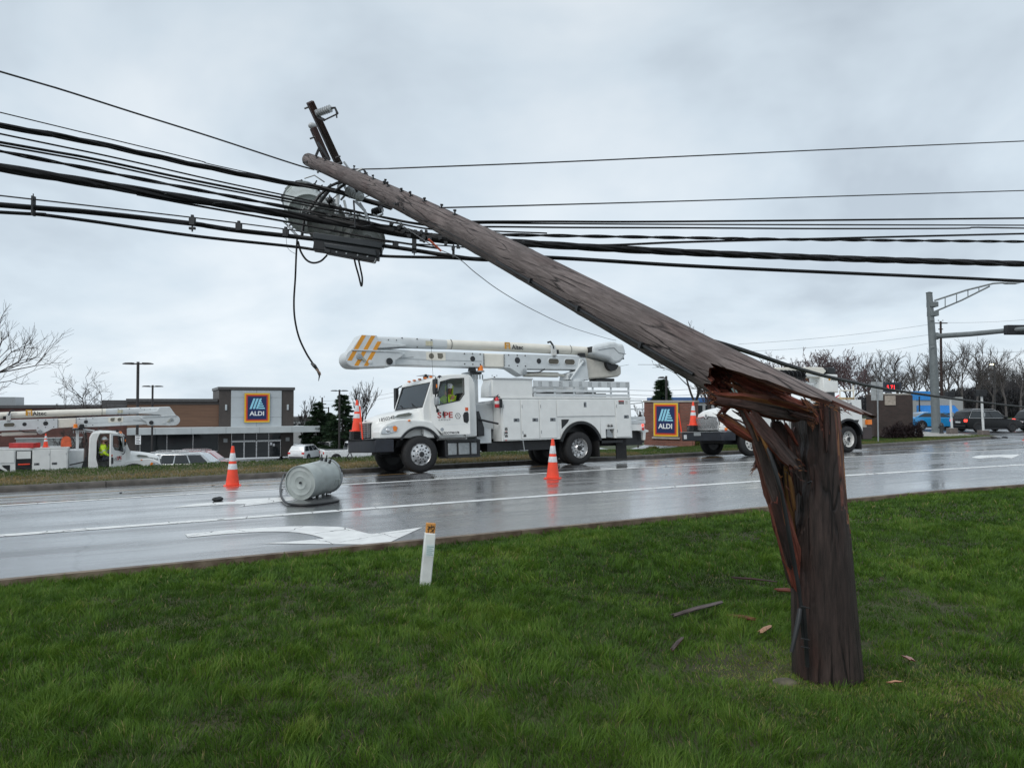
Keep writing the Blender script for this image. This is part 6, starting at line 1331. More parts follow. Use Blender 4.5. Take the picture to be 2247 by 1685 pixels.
def seated_person(root_loc, rot, T, label, J, face, hood=True, helmet_tilt=0):
    p = empty('person', root_loc, label=label, cat='person', group='workers in the bucket trucks'); p.rotation_euler = rot
    V3 = lambda k: Vector(J[k])
    neck, head = V3('neck'), V3('head'); f = Vector(face).normalized(); up = (head - neck).normalized(); up = (up - f*up.dot(f)).normalized(); sd_ = f.cross(up)
    nd = {'pelvis': (J['pelvis'], .15), 'spine': (lerp(V3('pelvis'), V3('chest'), .5), .14), 'chest': (J['chest'], .16), 'neck': (J['neck'], .07), 'headb': (lerp(neck, head, .45), .075), 'head': (J['head'], .10), 'headt': (head + up*.09, .07)}
    ed = [('pelvis', 'spine'), ('spine', 'chest'), ('chest', 'neck'), ('neck', 'headb'), ('headb', 'head'), ('head', 'headt')]
    for s_ in 'LR':
        nd['sh'+s_] = (J['sh'+s_], .075); nd['el'+s_] = (J['el'+s_], .048); nd['wr'+s_] = (J['wr'+s_], .034); nd['hip'+s_] = (J['hip'+s_], .11); nd['kn'+s_] = (J['kn'+s_], .075); nd['an'+s_] = (J['an'+s_], .05); nd['toe'+s_] = (J['toe'+s_], .045)
        ed += [('chest', 'sh'+s_), ('sh'+s_, 'el'+s_), ('el'+s_, 'wr'+s_), ('pelvis', 'hip'+s_), ('hip'+s_, 'kn'+s_), ('kn'+s_, 'an'+s_), ('an'+s_, 'toe'+s_)]
        # hand: palm and five fingers
        w_ = V3('wr'+s_); d_ = (w_ - V3('el'+s_)).normalized(); sx_ = d_.cross(Vector((0, 1, 0)));
        if sx_.length < .1: sx_ = d_.cross(Vector((1, 0, 0)))
        sx_.normalize(); nd['pa'+s_] = (w_ + d_*.06, .036); ed.append(('wr'+s_, 'pa'+s_)); cu = sx_.cross(d_)
        for q in range(4):
            a = w_ + d_*.09 + sx_*(q-1.5)*.021; b_ = a + d_*(.045 + (.008 if q in (1, 2) else 0)) + cu*.02; c_ = b_ + d_*.02 + cu*.03
            nd[f'f{s_}{q}a'] = (a, .011); nd[f'f{s_}{q}b'] = (b_, .009); nd[f'f{s_}{q}c'] = (c_, .008); ed += [('pa'+s_, f'f{s_}{q}a'), (f'f{s_}{q}a', f'f{s_}{q}b'), (f'f{s_}{q}b', f'f{s_}{q}c')]
        a = w_ + d_*.05 + sx_*.045; nd['t'+s_] = (a, .012); nd['u'+s_] = (a + d_*.04 + sx_*.012 + cu*.01, .010); ed += [('pa'+s_, 't'+s_), ('t'+s_, 'u'+s_)]
    skin_mesh('body', nd, ed, SKIN, p, T, 1)
    jk = {k: (nd[k][0], (nd[k][1] if not isinstance(nd[k][1], tuple) else nd[k][1][0])*1.22 + .012) for k in ('pelvis', 'spine', 'chest', 'shL', 'shR', 'elL', 'elR')}
    for s_ in 'LR': jk['wr'+s_] = (lerp(V3('el'+s_), V3('wr'+s_), .94), .052)
    jk['collar'] = (lerp(V3('chest'), neck, .85), .10)
    jacket = skin_mesh('jacket', jk, [('pelvis', 'spine'), ('spine', 'chest'), ('chest', 'collar'), ('chest', 'shL'), ('shL', 'elL'), ('elL', 'wrL'), ('chest', 'shR'), ('shR', 'elR'), ('elR', 'wrR')], HIVIS, p, T)
    tr = {k: (nd[k][0], nd[k][1]*1.12 + .008) for k in ('pelvis', 'hipL', 'hipR', 'knL', 'knR', 'anL', 'anR')}
    skin_mesh('trousers', tr, [('pelvis', 'hipL'), ('hipL', 'knL'), ('knL', 'anL'), ('pelvis', 'hipR'), ('hipR', 'knR'), ('knR', 'anR')], JEANS, p, T)
    for s_ in 'LR':
        a, b_ = V3('an'+s_), V3('toe'+s_); MB(T).tube([a + Vector((0, 0, .06)), a - Vector((0, 0, .02)), lerp(a, b_, .5), b_], [.06, .065, .058, .045], 10).build('boot', BLACK, p)
    def hd(x, y, z): return head + sd_*x + f*y + up*z                    # head space: x side, y forward, z up
    TH = lambda q: T(hd(q.x, q.y, q.z))
    mb = MB(TH); mb.ball((0, .0, .0), .105, 18, 12, sx=(.80, .98, 1.18)); hm = mb.build('face', SKIN, p, smooth=80)
    MB(TH).tube([(0, .095, .02), (0, .122, -.018), (0, .108, -.03)], [.012, .018, .012], 8).build('nose', SKIN, hm, smooth=80)
    for s_ in (-1, 1):
        MB(TH).ball((s_*.034, .088, .022), .013, 8, 6).build('eye', M('eye_white', (.7, .7, .7), .2), hm); MB(TH).ball((s_*.034, .099, .022), .006, 7, 5).build('pupil', BLACK, hm)
        MB(TH).ball((s_*.088, -.005, .0), .03, 8, 6, sx=(.35, .7, 1.1)).build('ear', SKIN, hm); MB(TH).tube([(s_*.02, .102, .045), (s_*.05, .088, .045)], .006, 5).build('eyebrow', BEARD, hm)
    MB(TH).tube([(-.026, .096, -.058), (0, .103, -.056), (.026, .096, -.058)], .007, 6).build('mouth', M('lips', (.30, .11, .09), .5), hm)
    if not hood: MB(TH).ball((0, .02, -.06), .088, 14, 9, sx=(.86, 1.0, .85)).build('beard', BEARD, p, smooth=80)
    ht = MB(TH).lathe([(.122, .045), (.122, .06), (.118, .085), (.105, .13), (.075, .165), (.04, .18), (.001, .184)], ax='z', n=24).build('hard_hat', HAT, p, smooth=60)
    MB(TH).lathe([(.12, .048), (.145, .043), (.145, .051), (.12, .058)], ax='z', n=24).prismz([(-.09, .09), (.09, .09), (.06, .185), (-.06, .185)], .036, .046).build('hat_brim', HAT, ht, smooth=50)
    MB(TH).tube([(0, -.12, .06), (0, -.09, .15), (0, 0, .187), (0, .09, .15), (0, .118, .07)], .012, 8).build('hat_ridge', HAT, ht)
    MB(TH).lathe([(.016, -.004), (.016, .004)], (.0, .119, .09), 'y', 10).build('hat_badge', M('navy', (.03, .04, .12), .4), ht)
    if hood:
        rings = []
        for t in np.linspace(0, 1, 9):
            a = R(lerp(-125, 125, t)); rings.append([hd(math.sin(a)*.125, -math.cos(a)*.115 + .0, z) + f*(.02 if abs(t-.5) > .3 else 0) for z in (-.17, -.1, -.02, .06, .10)])
        mb = MB(T); k = len(rings); n_ = 5; vs = [q for r_ in rings for q in r_]; mb.add(vs, [(i*n_+j, (i+1)*n_+j, (i+1)*n_+j+1, i*n_+j+1) for i in range(k-1) for j in range(n_-1)])
        o = mb.build('hood', HIVIS, p, smooth=80); sm = o.modifiers.new('solid', 'SOLIDIFY'); sm.thickness = .025
    # reflective bands round the chest and sleeves
    for a, b_, r_ in ((V3('spine_t') if 'spine_t' in J else lerp(V3('pelvis'), V3('chest'), .45), None, .195), ): MB(T).lathe([(r_, -.03), (r_ + .008, -.03), (r_ + .008, .03), (r_, .03)], a, 'z', 20, cap=False).build('reflective_band', GREYT, p)
    for s_ in 'LR':
        c_ = lerp(V3('sh'+s_), V3('el'+s_), .6); d_ = (V3('el'+s_) - V3('sh'+s_)).normalized(); MB(T).cyl(c_ - d_*.025, c_ + d_*.025, .082, .08, 14).build('reflective_band', GREYT, p)
    return p, hd
J1 = dict(pelvis=(1.22, .60, 1.72), chest=(1.17, .55, 2.12), neck=(1.15, .51, 2.30), head=(1.14, .46, 2.43), shL=(1.20, .34, 2.17), shR=(1.10, .74, 2.17), elL=(1.02, .22, 1.93), wrL=(.98, .30, 2.22), elR=(.90, .80, 1.98), wrR=(.82, .70, 1.98),
          hipL=(1.12, .50, 1.68), hipR=(1.12, .72, 1.68), knL=(.74, .48, 1.66), knR=(.74, .76, 1.66), anL=(.66, .46, 1.24), anR=(.66, .76, 1.24), toeL=(.50, .45, 1.19), toeR=(.50, .77, 1.19))
per1, hd1 = seated_person(truck1.location, truck1.rotation_euler, T1, 'worker in hooded yellow jacket and hard hat phoning in the nearest truck cab', J1, (-.42, -.9, -.12))
MB(T1).box(.98, 1.02, .27, .35, 2.28, 2.43).build('phone', BLACK, per1, bev=.01)
J2 = dict(pelvis=(1.24, .40, 1.72), chest=(1.27, .36, 2.10), neck=(1.24, .35, 2.30), head=(1.20, .34, 2.44), shL=(1.27, .58, 2.17), shR=(1.27, .14, 2.17), elL=(1.00, .62, 2.02), wrL=(.98, .42, 2.28), elR=(1.18, .06, 1.84), wrR=(.96, .12, 1.72),
          hipL=(1.14, .50, 1.66), hipR=(1.14, .28, 1.66), knL=(.74, .52, 1.62), knR=(.74, .22, 1.62), anL=(.68, .52, 1.22), anR=(.66, .20, 1.20), toeL=(.52, .52, 1.18), toeR=(.50, .20, 1.16))
per2, hd2 = seated_person(truck2.location, truck2.rotation_euler, T2, 'bearded worker in yellow jacket drinking in the open doorway of the far left truck', J2, (-.95, -.22, .05), hood=False)
MB(T2).cyl((1.01, .38, 2.36), (1.00, .38, 2.48), .035, n=10).build('cup', M('paper_cup', (.25, .2, .15), .5), per2)

# ------------------------------------------------------------------ the digger truck behind the stump
P3a, P3b = onroad(1653, 1001), onroad(1865, 992); D3 = P3b - P3a; ANG3 = math.atan2(D3.y, D3.x)
dg = empty('digger_truck', (P3a.x, P3a.y, P3a.z), label='white digger truck with black auger, half hidden behind the broken stump', cat='digger truck'); dg.rotation_euler = (Matrix.Rotation(ANG3, 3, 'Z') @ Matrix.Rotation(-math.atan(.05), 3, 'X')).to_euler()
T3 = lambda p: Vector(p); WRIM = M('white_wheel_rim', (.62, .62, .60), .4, var=.08)
MB(T3).box(-1.0, 6.6, .82, .92, .62, .90).box(-1.0, 6.6, 1.53, 1.63, .62, .90).box(-.9, 6.0, .6, 1.8, .5, .85).build('chassis_frame', BLACK, dg)
for x, rim in ((0, 'front'), (5.05, 'rear')):
    for y0, s_ in ((.03, -1), (2.42, 1)): wheel(T3, (x, y0, .53), dg, side=s_, rim=rim, mat=WRIM)
MB(T3).cyl((0, .3, .53), (0, 2.1, .53), .1, n=10).build('axle', BLACK, dg)
for y0, s_ in ((.36, -1), (2.09, 1)): wheel(T3, (5.05, y0, .53), dg, side=s_, rim='rear', mat=DKSTEEL)
MB(T3).prismz([(-1.42, .1), (-1.30, .0), (-.80, .0), (-.80, .2), (-1.1, .2), (-1.1, 2.25), (-.80, 2.25), (-.80, 2.45), (-1.30, 2.45), (-1.42, 2.35)], .60, .93).build('bumper', MATS['dark_blue_bumper'], dg, bev=.02)
MB(T3).box(-1.44, -.9, .0, 2.45, .935, .955).build('bumper_deck', STEEL, dg)
MB(T3).box(-1.43, -1.41, 2.05, 2.22, .68, .84).build('bumper_sticker', REFL, dg); MB(T3).box(-1.44, -1.40, 1.2, 1.6, .80, .92).build('latch', STEEL, dg)
rings = []
for x, y0, y1, zt in ((-1.06, .62, 1.83, 1.58), (-1.0, .52, 1.93, 1.70), (-.8, .45, 2.0, 1.80), (-.3, .40, 2.05, 1.88), (.35, .30, 2.15, 1.93)):
    zb = 1.0; ch = .2
    rings.append([(x, y0, zb), (x, y0, zt-ch*1.5), (x, y0+ch*.4, zt-ch*.5), (x, y0+ch*1.4, zt-.03), (x, 1.22, zt+.03), (x, y1-ch*1.4, zt-.03), (x, y1-ch*.4, zt-ch*.5), (x, y1, zt-ch*1.5), (x, y1, zb)])
MB(T3).loft(rings).build('hood', WHITE, dg, bev=.02, smooth=60)
gr = MB(T3).prismx([(.62, 1.03), (.56, 1.25), (.62, 1.47), (1.10, 1.52), (1.22, 1.44), (1.34, 1.52), (1.82, 1.47), (1.88, 1.25), (1.82, 1.03)], -1.10, -1.04).build('grille', DKSTEEL, dg)
for k in range(22):
    y = .62 + 1.2*k/21; MB(T3).box(-1.135, -1.10, y-.013, y+.013, 1.05, 1.48 if abs(y-1.22) > .12 else 1.43).build('grille_bar', ALU, gr, bev=.004)
MB(T3).tube([(-1.12, .60, 1.03), (-1.12, .55, 1.25), (-1.12, .61, 1.48), (-1.12, 1.10, 1.53), (-1.12, 1.22, 1.44), (-1.12, 1.34, 1.53), (-1.12, 1.83, 1.48), (-1.12, 1.89, 1.25), (-1.12, 1.84, 1.03), (-1.12, .60, 1.03)], .022, 7).build('grille_frame', ALU, gr)
MB(T3).ball((-1.13, 1.22, 1.56), .06, sx=(.35, .9, 1.1)).build('emblem', STEEL, gr)
for y0, y1 in ((.02, .6), (1.85, 2.43)):
    fo3 = [(-1.1, .98), (-1.1, 1.15), (-.9, 1.36), (-.5, 1.46), (0, 1.46), (.4, 1.38), (.62, 1.1)]; acc = [0]
    for i in range(1, len(fo3)): acc.append(acc[-1] + math.dist(fo3[i], fo3[i-1]))
    inn = arc(0, .58, .66, 150, 38, 14); ou = [(interp(acc[-1]*k/14, acc, [p[0] for p in fo3]), interp(acc[-1]*k/14, acc, [p[1] for p in fo3])) for k in range(15)]
    mb = MB(T3); plate(mb, [[ou[k], ou[k+1], inn[k+1], inn[k]] for k in range(14)], y0, y1).build('fender', WHITE, dg, bev=.04)
    MB(T3).ball((-1.02, (y0+y1)/2, 1.14), .10, sx=(.7, 1.5, .75)).build('headlight', LENS, dg); MB(T3).box(-1.14, -1.10, y0+.06, y0+.18, 1.0, 1.08).build('turn_signal', AMBER, dg)
MB(T3).box(-1.13, -1.1, .12, .2, .96, 1.06).build('turn_signal', REDL, dg)
cb = MB(T3).prism([(.35, 1.0), (.30, 1.93), (.55, 2.70), (.8, 2.84), (1.9, 2.84), (2.0, 2.7), (2.0, 1.0)], .12, 2.33).build('cab', WHITE, dg, bev=.05, seg=3)
MB(T3).prism([(.295, 1.97), (.52, 2.66), (.50, 2.68), (.27, 1.97)], .28, 2.17).build('windscreen', glass('green_window_glass', (.05, .09, .08)), cb)
for y in (.105, 2.335): MB(T3).prism([(.55, 1.98), (.72, 2.60), (1.5, 2.64), (1.5, 2.0)], y, y + .015).build('window', GLASSD, cb)
MB(T3).box(.4, .5, -.3, -.08, 1.95, 2.6).build('mirror', BLACK, cb, bev=.03)
ar = arc(5.05, .55, .80, 20, 160, 16)[::-1]; top = 1.55
polys = [[(2.3, .83), (4.30, .824), (4.30, top), (2.3, top)], [(2.3, top), (4.30, top), (5.80, top), (5.86, top), (5.86, 2.12), (2.3, 2.12)], [(5.80, .824), (5.86, .75), (5.86, top), (5.80, top)]]
for k in range(16): polys.append([ar[k], ar[k+1], (lerp(4.30, 5.80, (k+1)/16), top), (lerp(4.30, 5.80, k/16), top)])
bd = plate(MB(T3), polys, .02, .5).build('line_body', WHITE, dg); plate(MB(T3), polys, 1.95, 2.43).build('line_body', WHITE, dg)
MB(T3).box(2.3, 5.86, .5, 1.95, 1.2, 1.3).build('deck', GREYW, bd)
f1, f2 = arc(5.05, .55, .81, 12, 168, 20), arc(5.05, .55, .73, 12, 168, 20); plate(MB(T3), [[f1[k], f1[k+1], f2[k+1], f2[k]] for k in range(20)], -.02, .45).build('wheel_arch', BLACK, bd)
MB(T3).box(5.80, 5.86, .1, .6, .1, .75).build('mudflap', RUBBER, dg); MB(T3).prism([(5.40, 1.30), (5.68, 1.30), (5.54, 1.10)], .008, .016).build('warning_triangle', BLACK, bd); MB(T3).box(5.2, 5.3, .008, .018, 1.86, 2.0).build('latch', LATCH, bd)
for x in (3.0, 3.7, 4.4, 5.1): MB(T3).box(x-.006, x+.006, .012, .019, 1.56, 2.1).build('door_gap', DKSTEEL, bd)
for pts in (((5.0, .3, 2.12), (5.0, .3, 2.50), (5.86, .3, 2.52)), ((5.78, .3, 2.12), (5.78, .3, 2.72)), ((5.3, .9, 2.12), (5.3, .9, 2.55))): MB(T3).tube(pts, .035, 8).build('rack_post', CREAM, dg)
MB(T3).box(4.85, 5.7, .2, .9, 2.13, 2.22).build('cargo', M('tan_cargo', (.34, .25, .14), .7, var=.5, scale=8), dg)
MB(T3).box(5.86, 6.3, .2, 2.3, .95, 1.35).build('tail_shelf', M('cream_metal', (.55, .53, .46), .5), dg, bev=.01); MB(T3).box(5.95, 6.5, .1, .6, .5, 1.0).build('outrigger', M('brown_metal', (.06, .045, .045), .6), dg, bev=.02); MB(T3).box(6.25, 6.5, .08, .3, 1.1, 1.3).build('tail_lamp_box', AMBER, dg)
MB(T3).tube([(5.9, .3, 1.4), (6.0, .3, 1.75), (6.2, .3, 1.7), (6.2, .3, 1.4)], .05, 8).build('winch_hose', DKSTEEL, dg)
# derrick: turret, boom, auger
MB(T3).box(4.72, 5.56, .85, 1.6, 2.46, 3.22).build('turret_box', WHITE, dg, bev=.03); MB(T3).cyl((5.1, 1.2, 2.0), (5.1, 1.2, 2.46), .42, n=20).build('pedestal', DKSTEEL, dg)
text('Altec', .20, DECALK, dg, (5.16, .846, 2.95), TXT_ROT, 'lettering', .003, sx=.95); MB(T3).box(5.02, 5.12, .842, .848, 2.96, 3.10).build('logo', GOLD, dg)
bm3 = MB(T3).prism([(1.1, 3.18), (1.1, 3.42), (4.4, 3.52), (4.9, 3.52), (5.1, 3.36), (4.7, 3.08)], 1.0, 1.42).build('boom', CREAM, dg, bev=.03); MB(T3).box(5.12, 5.58, .95, 1.5, 3.24, 3.52).build('winch_drum', BLACK, dg, bev=.05)
MB(T3).box(3.72, 4.65, .98, 1.0, 3.12, 3.22).build('boom_plate', GREYW, bm3); MB(T3).cyl((3.2, 1.2, 2.82), (4.45, 1.2, 2.80), .10, n=14).build('lift_cylinder', GREYW, dg)
au = MB(T3); rings = []
au.cyl((1.9, .85, 3.18), (3.75, .85, 3.12), .05, n=10)
for k in range(160):
    a = k*.33; x = lerp(1.95, 3.70, k/159); rings.append([(x-.012, .85 + .05*math.cos(a), 3.15 + .05*math.sin(a)), (x+.012, .85 + .05*math.cos(a), 3.15 + .05*math.sin(a)), (x+.012, .85 + .20*math.cos(a), 3.15 + .20*math.sin(a)), (x-.012, .85 + .20*math.cos(a), 3.15 + .20*math.sin(a))])
au.loft(rings).build('auger', BLACK, dg)
MB(T3).tube([(4.7, .9, 2.5), (4.9, .8, 2.3), (5.3, .8, 2.25), (5.6, .85, 2.35)], .03, 7).build('hydraulic_hose', REDL, dg)

# ------------------------------------------------------------------ traffic cones
c = onroad(510, 1066); traffic_cone((c.x, c.y, c.z), .91*1.0, 'traffic cone standing on the road left of the fallen transformer', R(20))
c = onroad(1213, 1050); traffic_cone((c.x, c.y, c.z), .92, 'traffic cone standing on the road in front of the large boom truck', R(-12))
c = onroad(2250, 966); traffic_cone((c.x+.1, c.y, c.z), 1.0, 'traffic cone cut off by the right edge of the picture', R(10))
def cone_stack(W, c, hgt, label, n=5, pole_=True):
    p = W @ Vector(c); k = traffic_cone(p, hgt, label, R(25))
    k.location = p + Vector((0, 0, .05*n))
    for i in range(n):
        s_ = hgt*.215; z = -.05*(i+1) + .004
        MB().prismz([(-s_, -s_*.7), (-s_*.7, -s_), (s_*.7, -s_), (s_, -s_*.7), (s_, s_*.7), (s_*.7, s_), (-s_*.7, s_), (-s_, s_*.7)], z, z + .04).build('stacked_base', BLACK, k, bev=.006)
    return k
cone_stack(W1, (-1.30, 1.75, 1.005), .92, 'traffic cone on a stack of black bases on the large truck bumper')
W3 = parent_world(dg); cone_stack(W3, (-1.18, 1.95, .955), .92, 'faded traffic cone stacked on the bumper of the half hidden truck', 5)
k2 = traffic_cone(W2 @ T2(Vector((3.55, .35, 2.19))), .62, 'small traffic cone standing on top of the far left truck body', 0)
tag(MB().box(-.55, .55, -.25, .25, 0, .22).box(-.4, .4, -.255, -.25, .05, .16).build('red_crate', M('red_plastic', (.42, .03, .03), .4, var=.15), loc=W2 @ T2(Vector((4.35, .4, 2.19)))), 'low red crate on top of the far left truck body', 'crate')
og = MB(); og.prism(arc(0, .26, .22, 0, 180, 10) + [(-.24, 0), (.24, 0)], -.03, .03); tag(og.build('orange_board', M('dull_orange', (.50, .09, .03), .6, var=.2), loc=W2 @ T2(Vector((2.75, .4, 2.19)))), 'rounded dull orange board standing on the far left truck body', 'board')
tag(MB().box(-.17, .17, -.03, .03, 0, .42).build('orange_board', MATS['dull_orange'], loc=W1 @ Vector((2.30, 1.7, 1.98)), bev=.02), 'orange board behind the boom rest of the large truck', 'board')
for W, xx, l in ((W1, (-1.40, .95, 1.0), 'orange pole leaning beside the cone stack on the large truck bumper'), (W3, (-1.38, 2.42, .95), 'thin orange marker rod on the corner of the half hidden truck bumper')):
    p = W @ Vector(xx); hh_ = .95 if W is W1 else .75; tag(MB().tube([p, p + Vector((-.10, .05, hh_))], .024, 8).build('marker_rod', ORANGE), l, 'marker rod')
# ------------------------------------------------------------------ store and other buildings
def brick_mat(name, c1, c2, mortar, sc=1.0):
    m = bpy.data.materials.new(name); m.use_nodes = True; MATS[name] = m
    t = m.node_tree; b = t.nodes['Principled BSDF']; L = t.links.new; b.inputs['Roughness'].default_value = .75
    co = t.nodes.new('ShaderNodeTexCoord'); sp_ = t.nodes.new('ShaderNodeSeparateXYZ'); cb_ = t.nodes.new('ShaderNodeCombineXYZ')
    L(co.outputs['Object'], sp_.inputs[0]); ad_ = t.nodes.new('ShaderNodeMath'); L(sp_.outputs[0], ad_.inputs[0]); L(sp_.outputs[1], ad_.inputs[1]); L(ad_.outputs[0], cb_.inputs[0]); L(sp_.outputs[2], cb_.inputs[1])
    br = t.nodes.new('ShaderNodeTexBrick'); br.inputs['Scale'].default_value = sc; br.inputs['Brick Width'].default_value = .22; br.inputs['Row Height'].default_value = .075; br.inputs['Mortar Size'].default_value = .008
    br.inputs['Color1'].default_value = (*c1, 1); br.inputs['Color2'].default_value = (*c2, 1); br.inputs['Mortar'].default_value = (*mortar, 1); L(cb_.outputs[0], br.inputs[0])
    no = t.nodes.new('ShaderNodeTexNoise'); no.inputs['Scale'].default_value = 1.2; no.inputs['Detail'].default_value = 6; L(co.outputs['Object'], no.inputs[0])
    mr = t.nodes.new('ShaderNodeMapRange'); mr.inputs[1].default_value = .3; mr.inputs[2].default_value = .7; mr.inputs[3].default_value = .75; mr.inputs[4].default_value = 1.2; L(no.outputs[0], mr.inputs[0])
    ml = t.nodes.new('ShaderNodeVectorMath'); ml.operation = 'SCALE'; L(br.outputs[0], ml.inputs[0]); L(mr.outputs[0], ml.inputs[3]); L(ml.outputs[0], b.inputs['Base Color']); return m
REDB = brick_mat('red_brick', (.20, .070, .045), (.14, .048, .034), (.16, .12, .10)); DARKB = brick_mat('dark_brick', (.055, .034, .029), (.036, .024, .021), (.05, .042, .038)); STORB = brick_mat('store_brick', (.13, .048, .038), (.10, .036, .030), (.09, .06, .05))
PLANK = M('brown_cladding', (.155, .085, .052), .6, var=.16, scale=2.2, stretch=(.25, 1, 9), bump=.15, bscale=3); DKBROWN = M('dark_brown_panel', (.062, .052, .047), .6, var=.10, scale=3); PANELW = M('pale_grey_panel', (.47, .51, .53), .45, var=.04, scale=1.5); CAPM = M('dark_metal_cap', (.085, .083, .083), .45, var=.1)
SIGNB = M('sign_blue', (.008, .022, .10), .35, var=.05); SIGNY = M('sign_yellow', (.78, .52, .02), .4, var=.03); SIGNO = M('sign_orange', (.72, .16, .02), .4, var=.03); SIGNR = M('sign_red', (.50, .035, .02), .4, var=.03); SIGNL = M('sign_light_blue', (.30, .66, .82), .4, var=.03); SIGNW = M('sign_white', (.80, .82, .84), .4, var=.02)
def aldi_sign(parent, x0, z0, w_, h_, y):
    """flat sign facing -y"""
    b_ = w_*.035
    s = MB().box(x0-b_*.4, x0+w_+b_*.4, y, y+.12, z0-b_*.4, z0+h_+b_*.4).build('sign_box', STEEL, parent)
    for k, (m_, a) in enumerate(((SIGNY, 0), (SIGNO, .045), (SIGNR, .085), (SIGNB, .125))):
        e_ = a*w_; MB().box(x0+e_, x0+w_-e_, y-.012-.006*k, y+.01, z0+e_, z0+h_-e_).build('sign_border' if k < 3 else 'sign_face', m_, s)
    yy = y - .045; U = lambda fx, fz: (x0 + fx*w_, z0 + fz*h_)
    for k in range(3):
        fx = .20 + .125*k; MB().prism([U(fx, .46), U(fx+.085, .46), U(fx+.235 - .0*k, .82), U(fx+.15, .82)], yy, y-.03).build('logo_stripe', SIGNL, s)
    for k in range(4):
        z_ = .46 + .073*k; l0 = .545 + .028*k*.9; r0 = .82 - .042*k
        MB().prism([U(l0, z_), U(r0, z_), U(r0-.022, z_+.045), U(l0+.018, z_+.045)], yy, y-.03).build('logo_stripe', SIGNL, s)
    text('ALDI', h_*.205, SIGNW, s, (x0 + w_*.5, yy, z0 + h_*.235), TXT_ROT, 'lettering', .018*w_/2.6, align='CENTER', sx=1.08 if w_ > 2 else 1.0, ext=.004)
    return s
store = empty('store_building', (-31.74, 80, -4.32), R(25), label='supermarket with a brown wing and a pale tower carrying a square logo sign', cat='store building')
MB().box(.0, 7.85, .0, 12, 0, 7.43).build('tower', DKBROWN, store); MB().box(-.12, 7.97, -.18, 12.1, 7.43, 7.75).build('tower_cap', CAPM, store, bev=.03)
for i in range(2):
    for j, (z0, z1) in enumerate(((3.36, 4.40), (4.42, 6.58), (6.60, 7.38))): MB().box((1.22, 3.875)[i], (3.855, 6.52)[i], -.10, .0, z0, z1).build('panel', PANELW, store, bev=.01)
aldi_sign(store, 2.58, 3.87, 2.64, 3.2, -.26)
for x in (.62, 7.1): MB().box(x, x+.20, -.14, 0, 5.2, 5.82).build('wall_lamp', PANELW, store, bev=.03)
for x in (.48, 7.0): MB().box(x, x+.42, -.08, 0, 1.72, 2.14).build('vent', STEEL, store, bev=.02)
cp_ = MB().box(-8.75, 10.47, -1.7, .0, 2.74, 3.42).build('canopy', M('canopy_metal', (.50, .54, .55), .35, var=.06, scale=1), store, bev=.02)
for x in (-6.2, -2.8, .6, 4.0, 7.4): MB().box(x, x+.04, -1.71, -1.70, 2.76, 3.40).build('canopy_joint', STEEL, cp_)
MB().box(-8.83, -.002, .25, 12, 3.42, 6.12).build('wing', PLANK, store); MB().box(-8.95, -.13, .05, 12.1, 6.12, 6.45).build('wing_cap', CAPM, store, bev=.02); MB().box(-8.83, -.005, .2, 12, 5.82, 6.115).build('wing_fascia', DKBROWN, store)
MB().box(-8.8, -.003, .3, .5, 0, .74).build('plinth', M('dark_stone', (.05, .05, .05), .7, var=.4, scale=9), store)
for k in range(3):
    x0 = -7.6 + 2.53*k; wf = MB().box(x0, x0+2.50, .34, .36, .76, 2.73).build('window', GLASSD, store)
    MB().box(x0-.03, x0+.03, .28, .345, .74, 2.74).build('frame', ALU, wf); MB().box(x0+.03, x0+2.47, .29, .345, .745, .80).build('sill', ALU, wf)
MB().box(-8.8, -7.65, .3, .6, .74, 2.74).build('pier', DKBROWN, store)
for k in range(4):
    x0 = 1.30 + 1.29*k; dp = MB().box(x0+.05, x0+1.24, -.10, -.07, .05, 1.74).build('door_panel', GLASSD, store)
    for a, b_, c_, d_ in ((x0, x0+.06, 0, 1.78), (x0+1.23, x0+1.288, 0, 1.78), (x0+.06, x0+1.23, 1.72, 1.80)): MB().box(a, b_, -.14, -.06, c_, d_).build('door_frame', ALU, dp)
    tw = MB().box(x0+.04, x0+1.25, -.10, -.07, 1.82, 2.70).build('transom', GLASSD, store); MB().box(x0-.02, x0+.03, -.13, -.06, 1.80, 2.72).build('frame', ALU, tw)
MB().box(1.25, 6.5, -.16, -.05, 1.80, 1.90).build('door_header', GREYW, store); MB().box(3.75, 3.95, -.2, -.14, 1.86, 1.94).build('sensor', BLACK, store)
for x, z, w_, h_ in ((5.32, 1.32, .22, .3), (5.62, 1.2, .2, .28)): MB().box(x, x+w_, -.115, -.105, z, z+h_).build('notice', SIGNW, store)
MB().box(-30, -8.84, .6, 14, 0, 5.5).build('brick_wing', STORB, store); MB().box(-30.2, -8.9, .45, 14.1, 5.5, 5.78).build('brick_wing_cap', CAPM, store)
MB().box(-18.5, -12.9, .45, .6, 1.4, 2.48).build('pale_band', M('grey_stucco', (.24, .255, .255), .7, var=.12, scale=2), store); MB().box(-18.6, -12.8, .40, .6, 2.48, 2.56).build('band_cap', GREYW, store)
MB().box(-27, -19, 3, 8, 5.78, 6.6).build('rooftop_unit', STEEL, store); MB().box(-11.5, -8.9, 5, 9, 5.78, 6.3).build('rooftop_unit', CAPM, store)
MB().box(-29.9, -19.2, .42, .6, 0, 1.35).build('low_wall', M('tan_wall', (.25, .19, .11), .7, var=.2, scale=3), store)

def wall_thing(name, label, cat, loc, rz): return empty(name, loc, rz, label, cat)
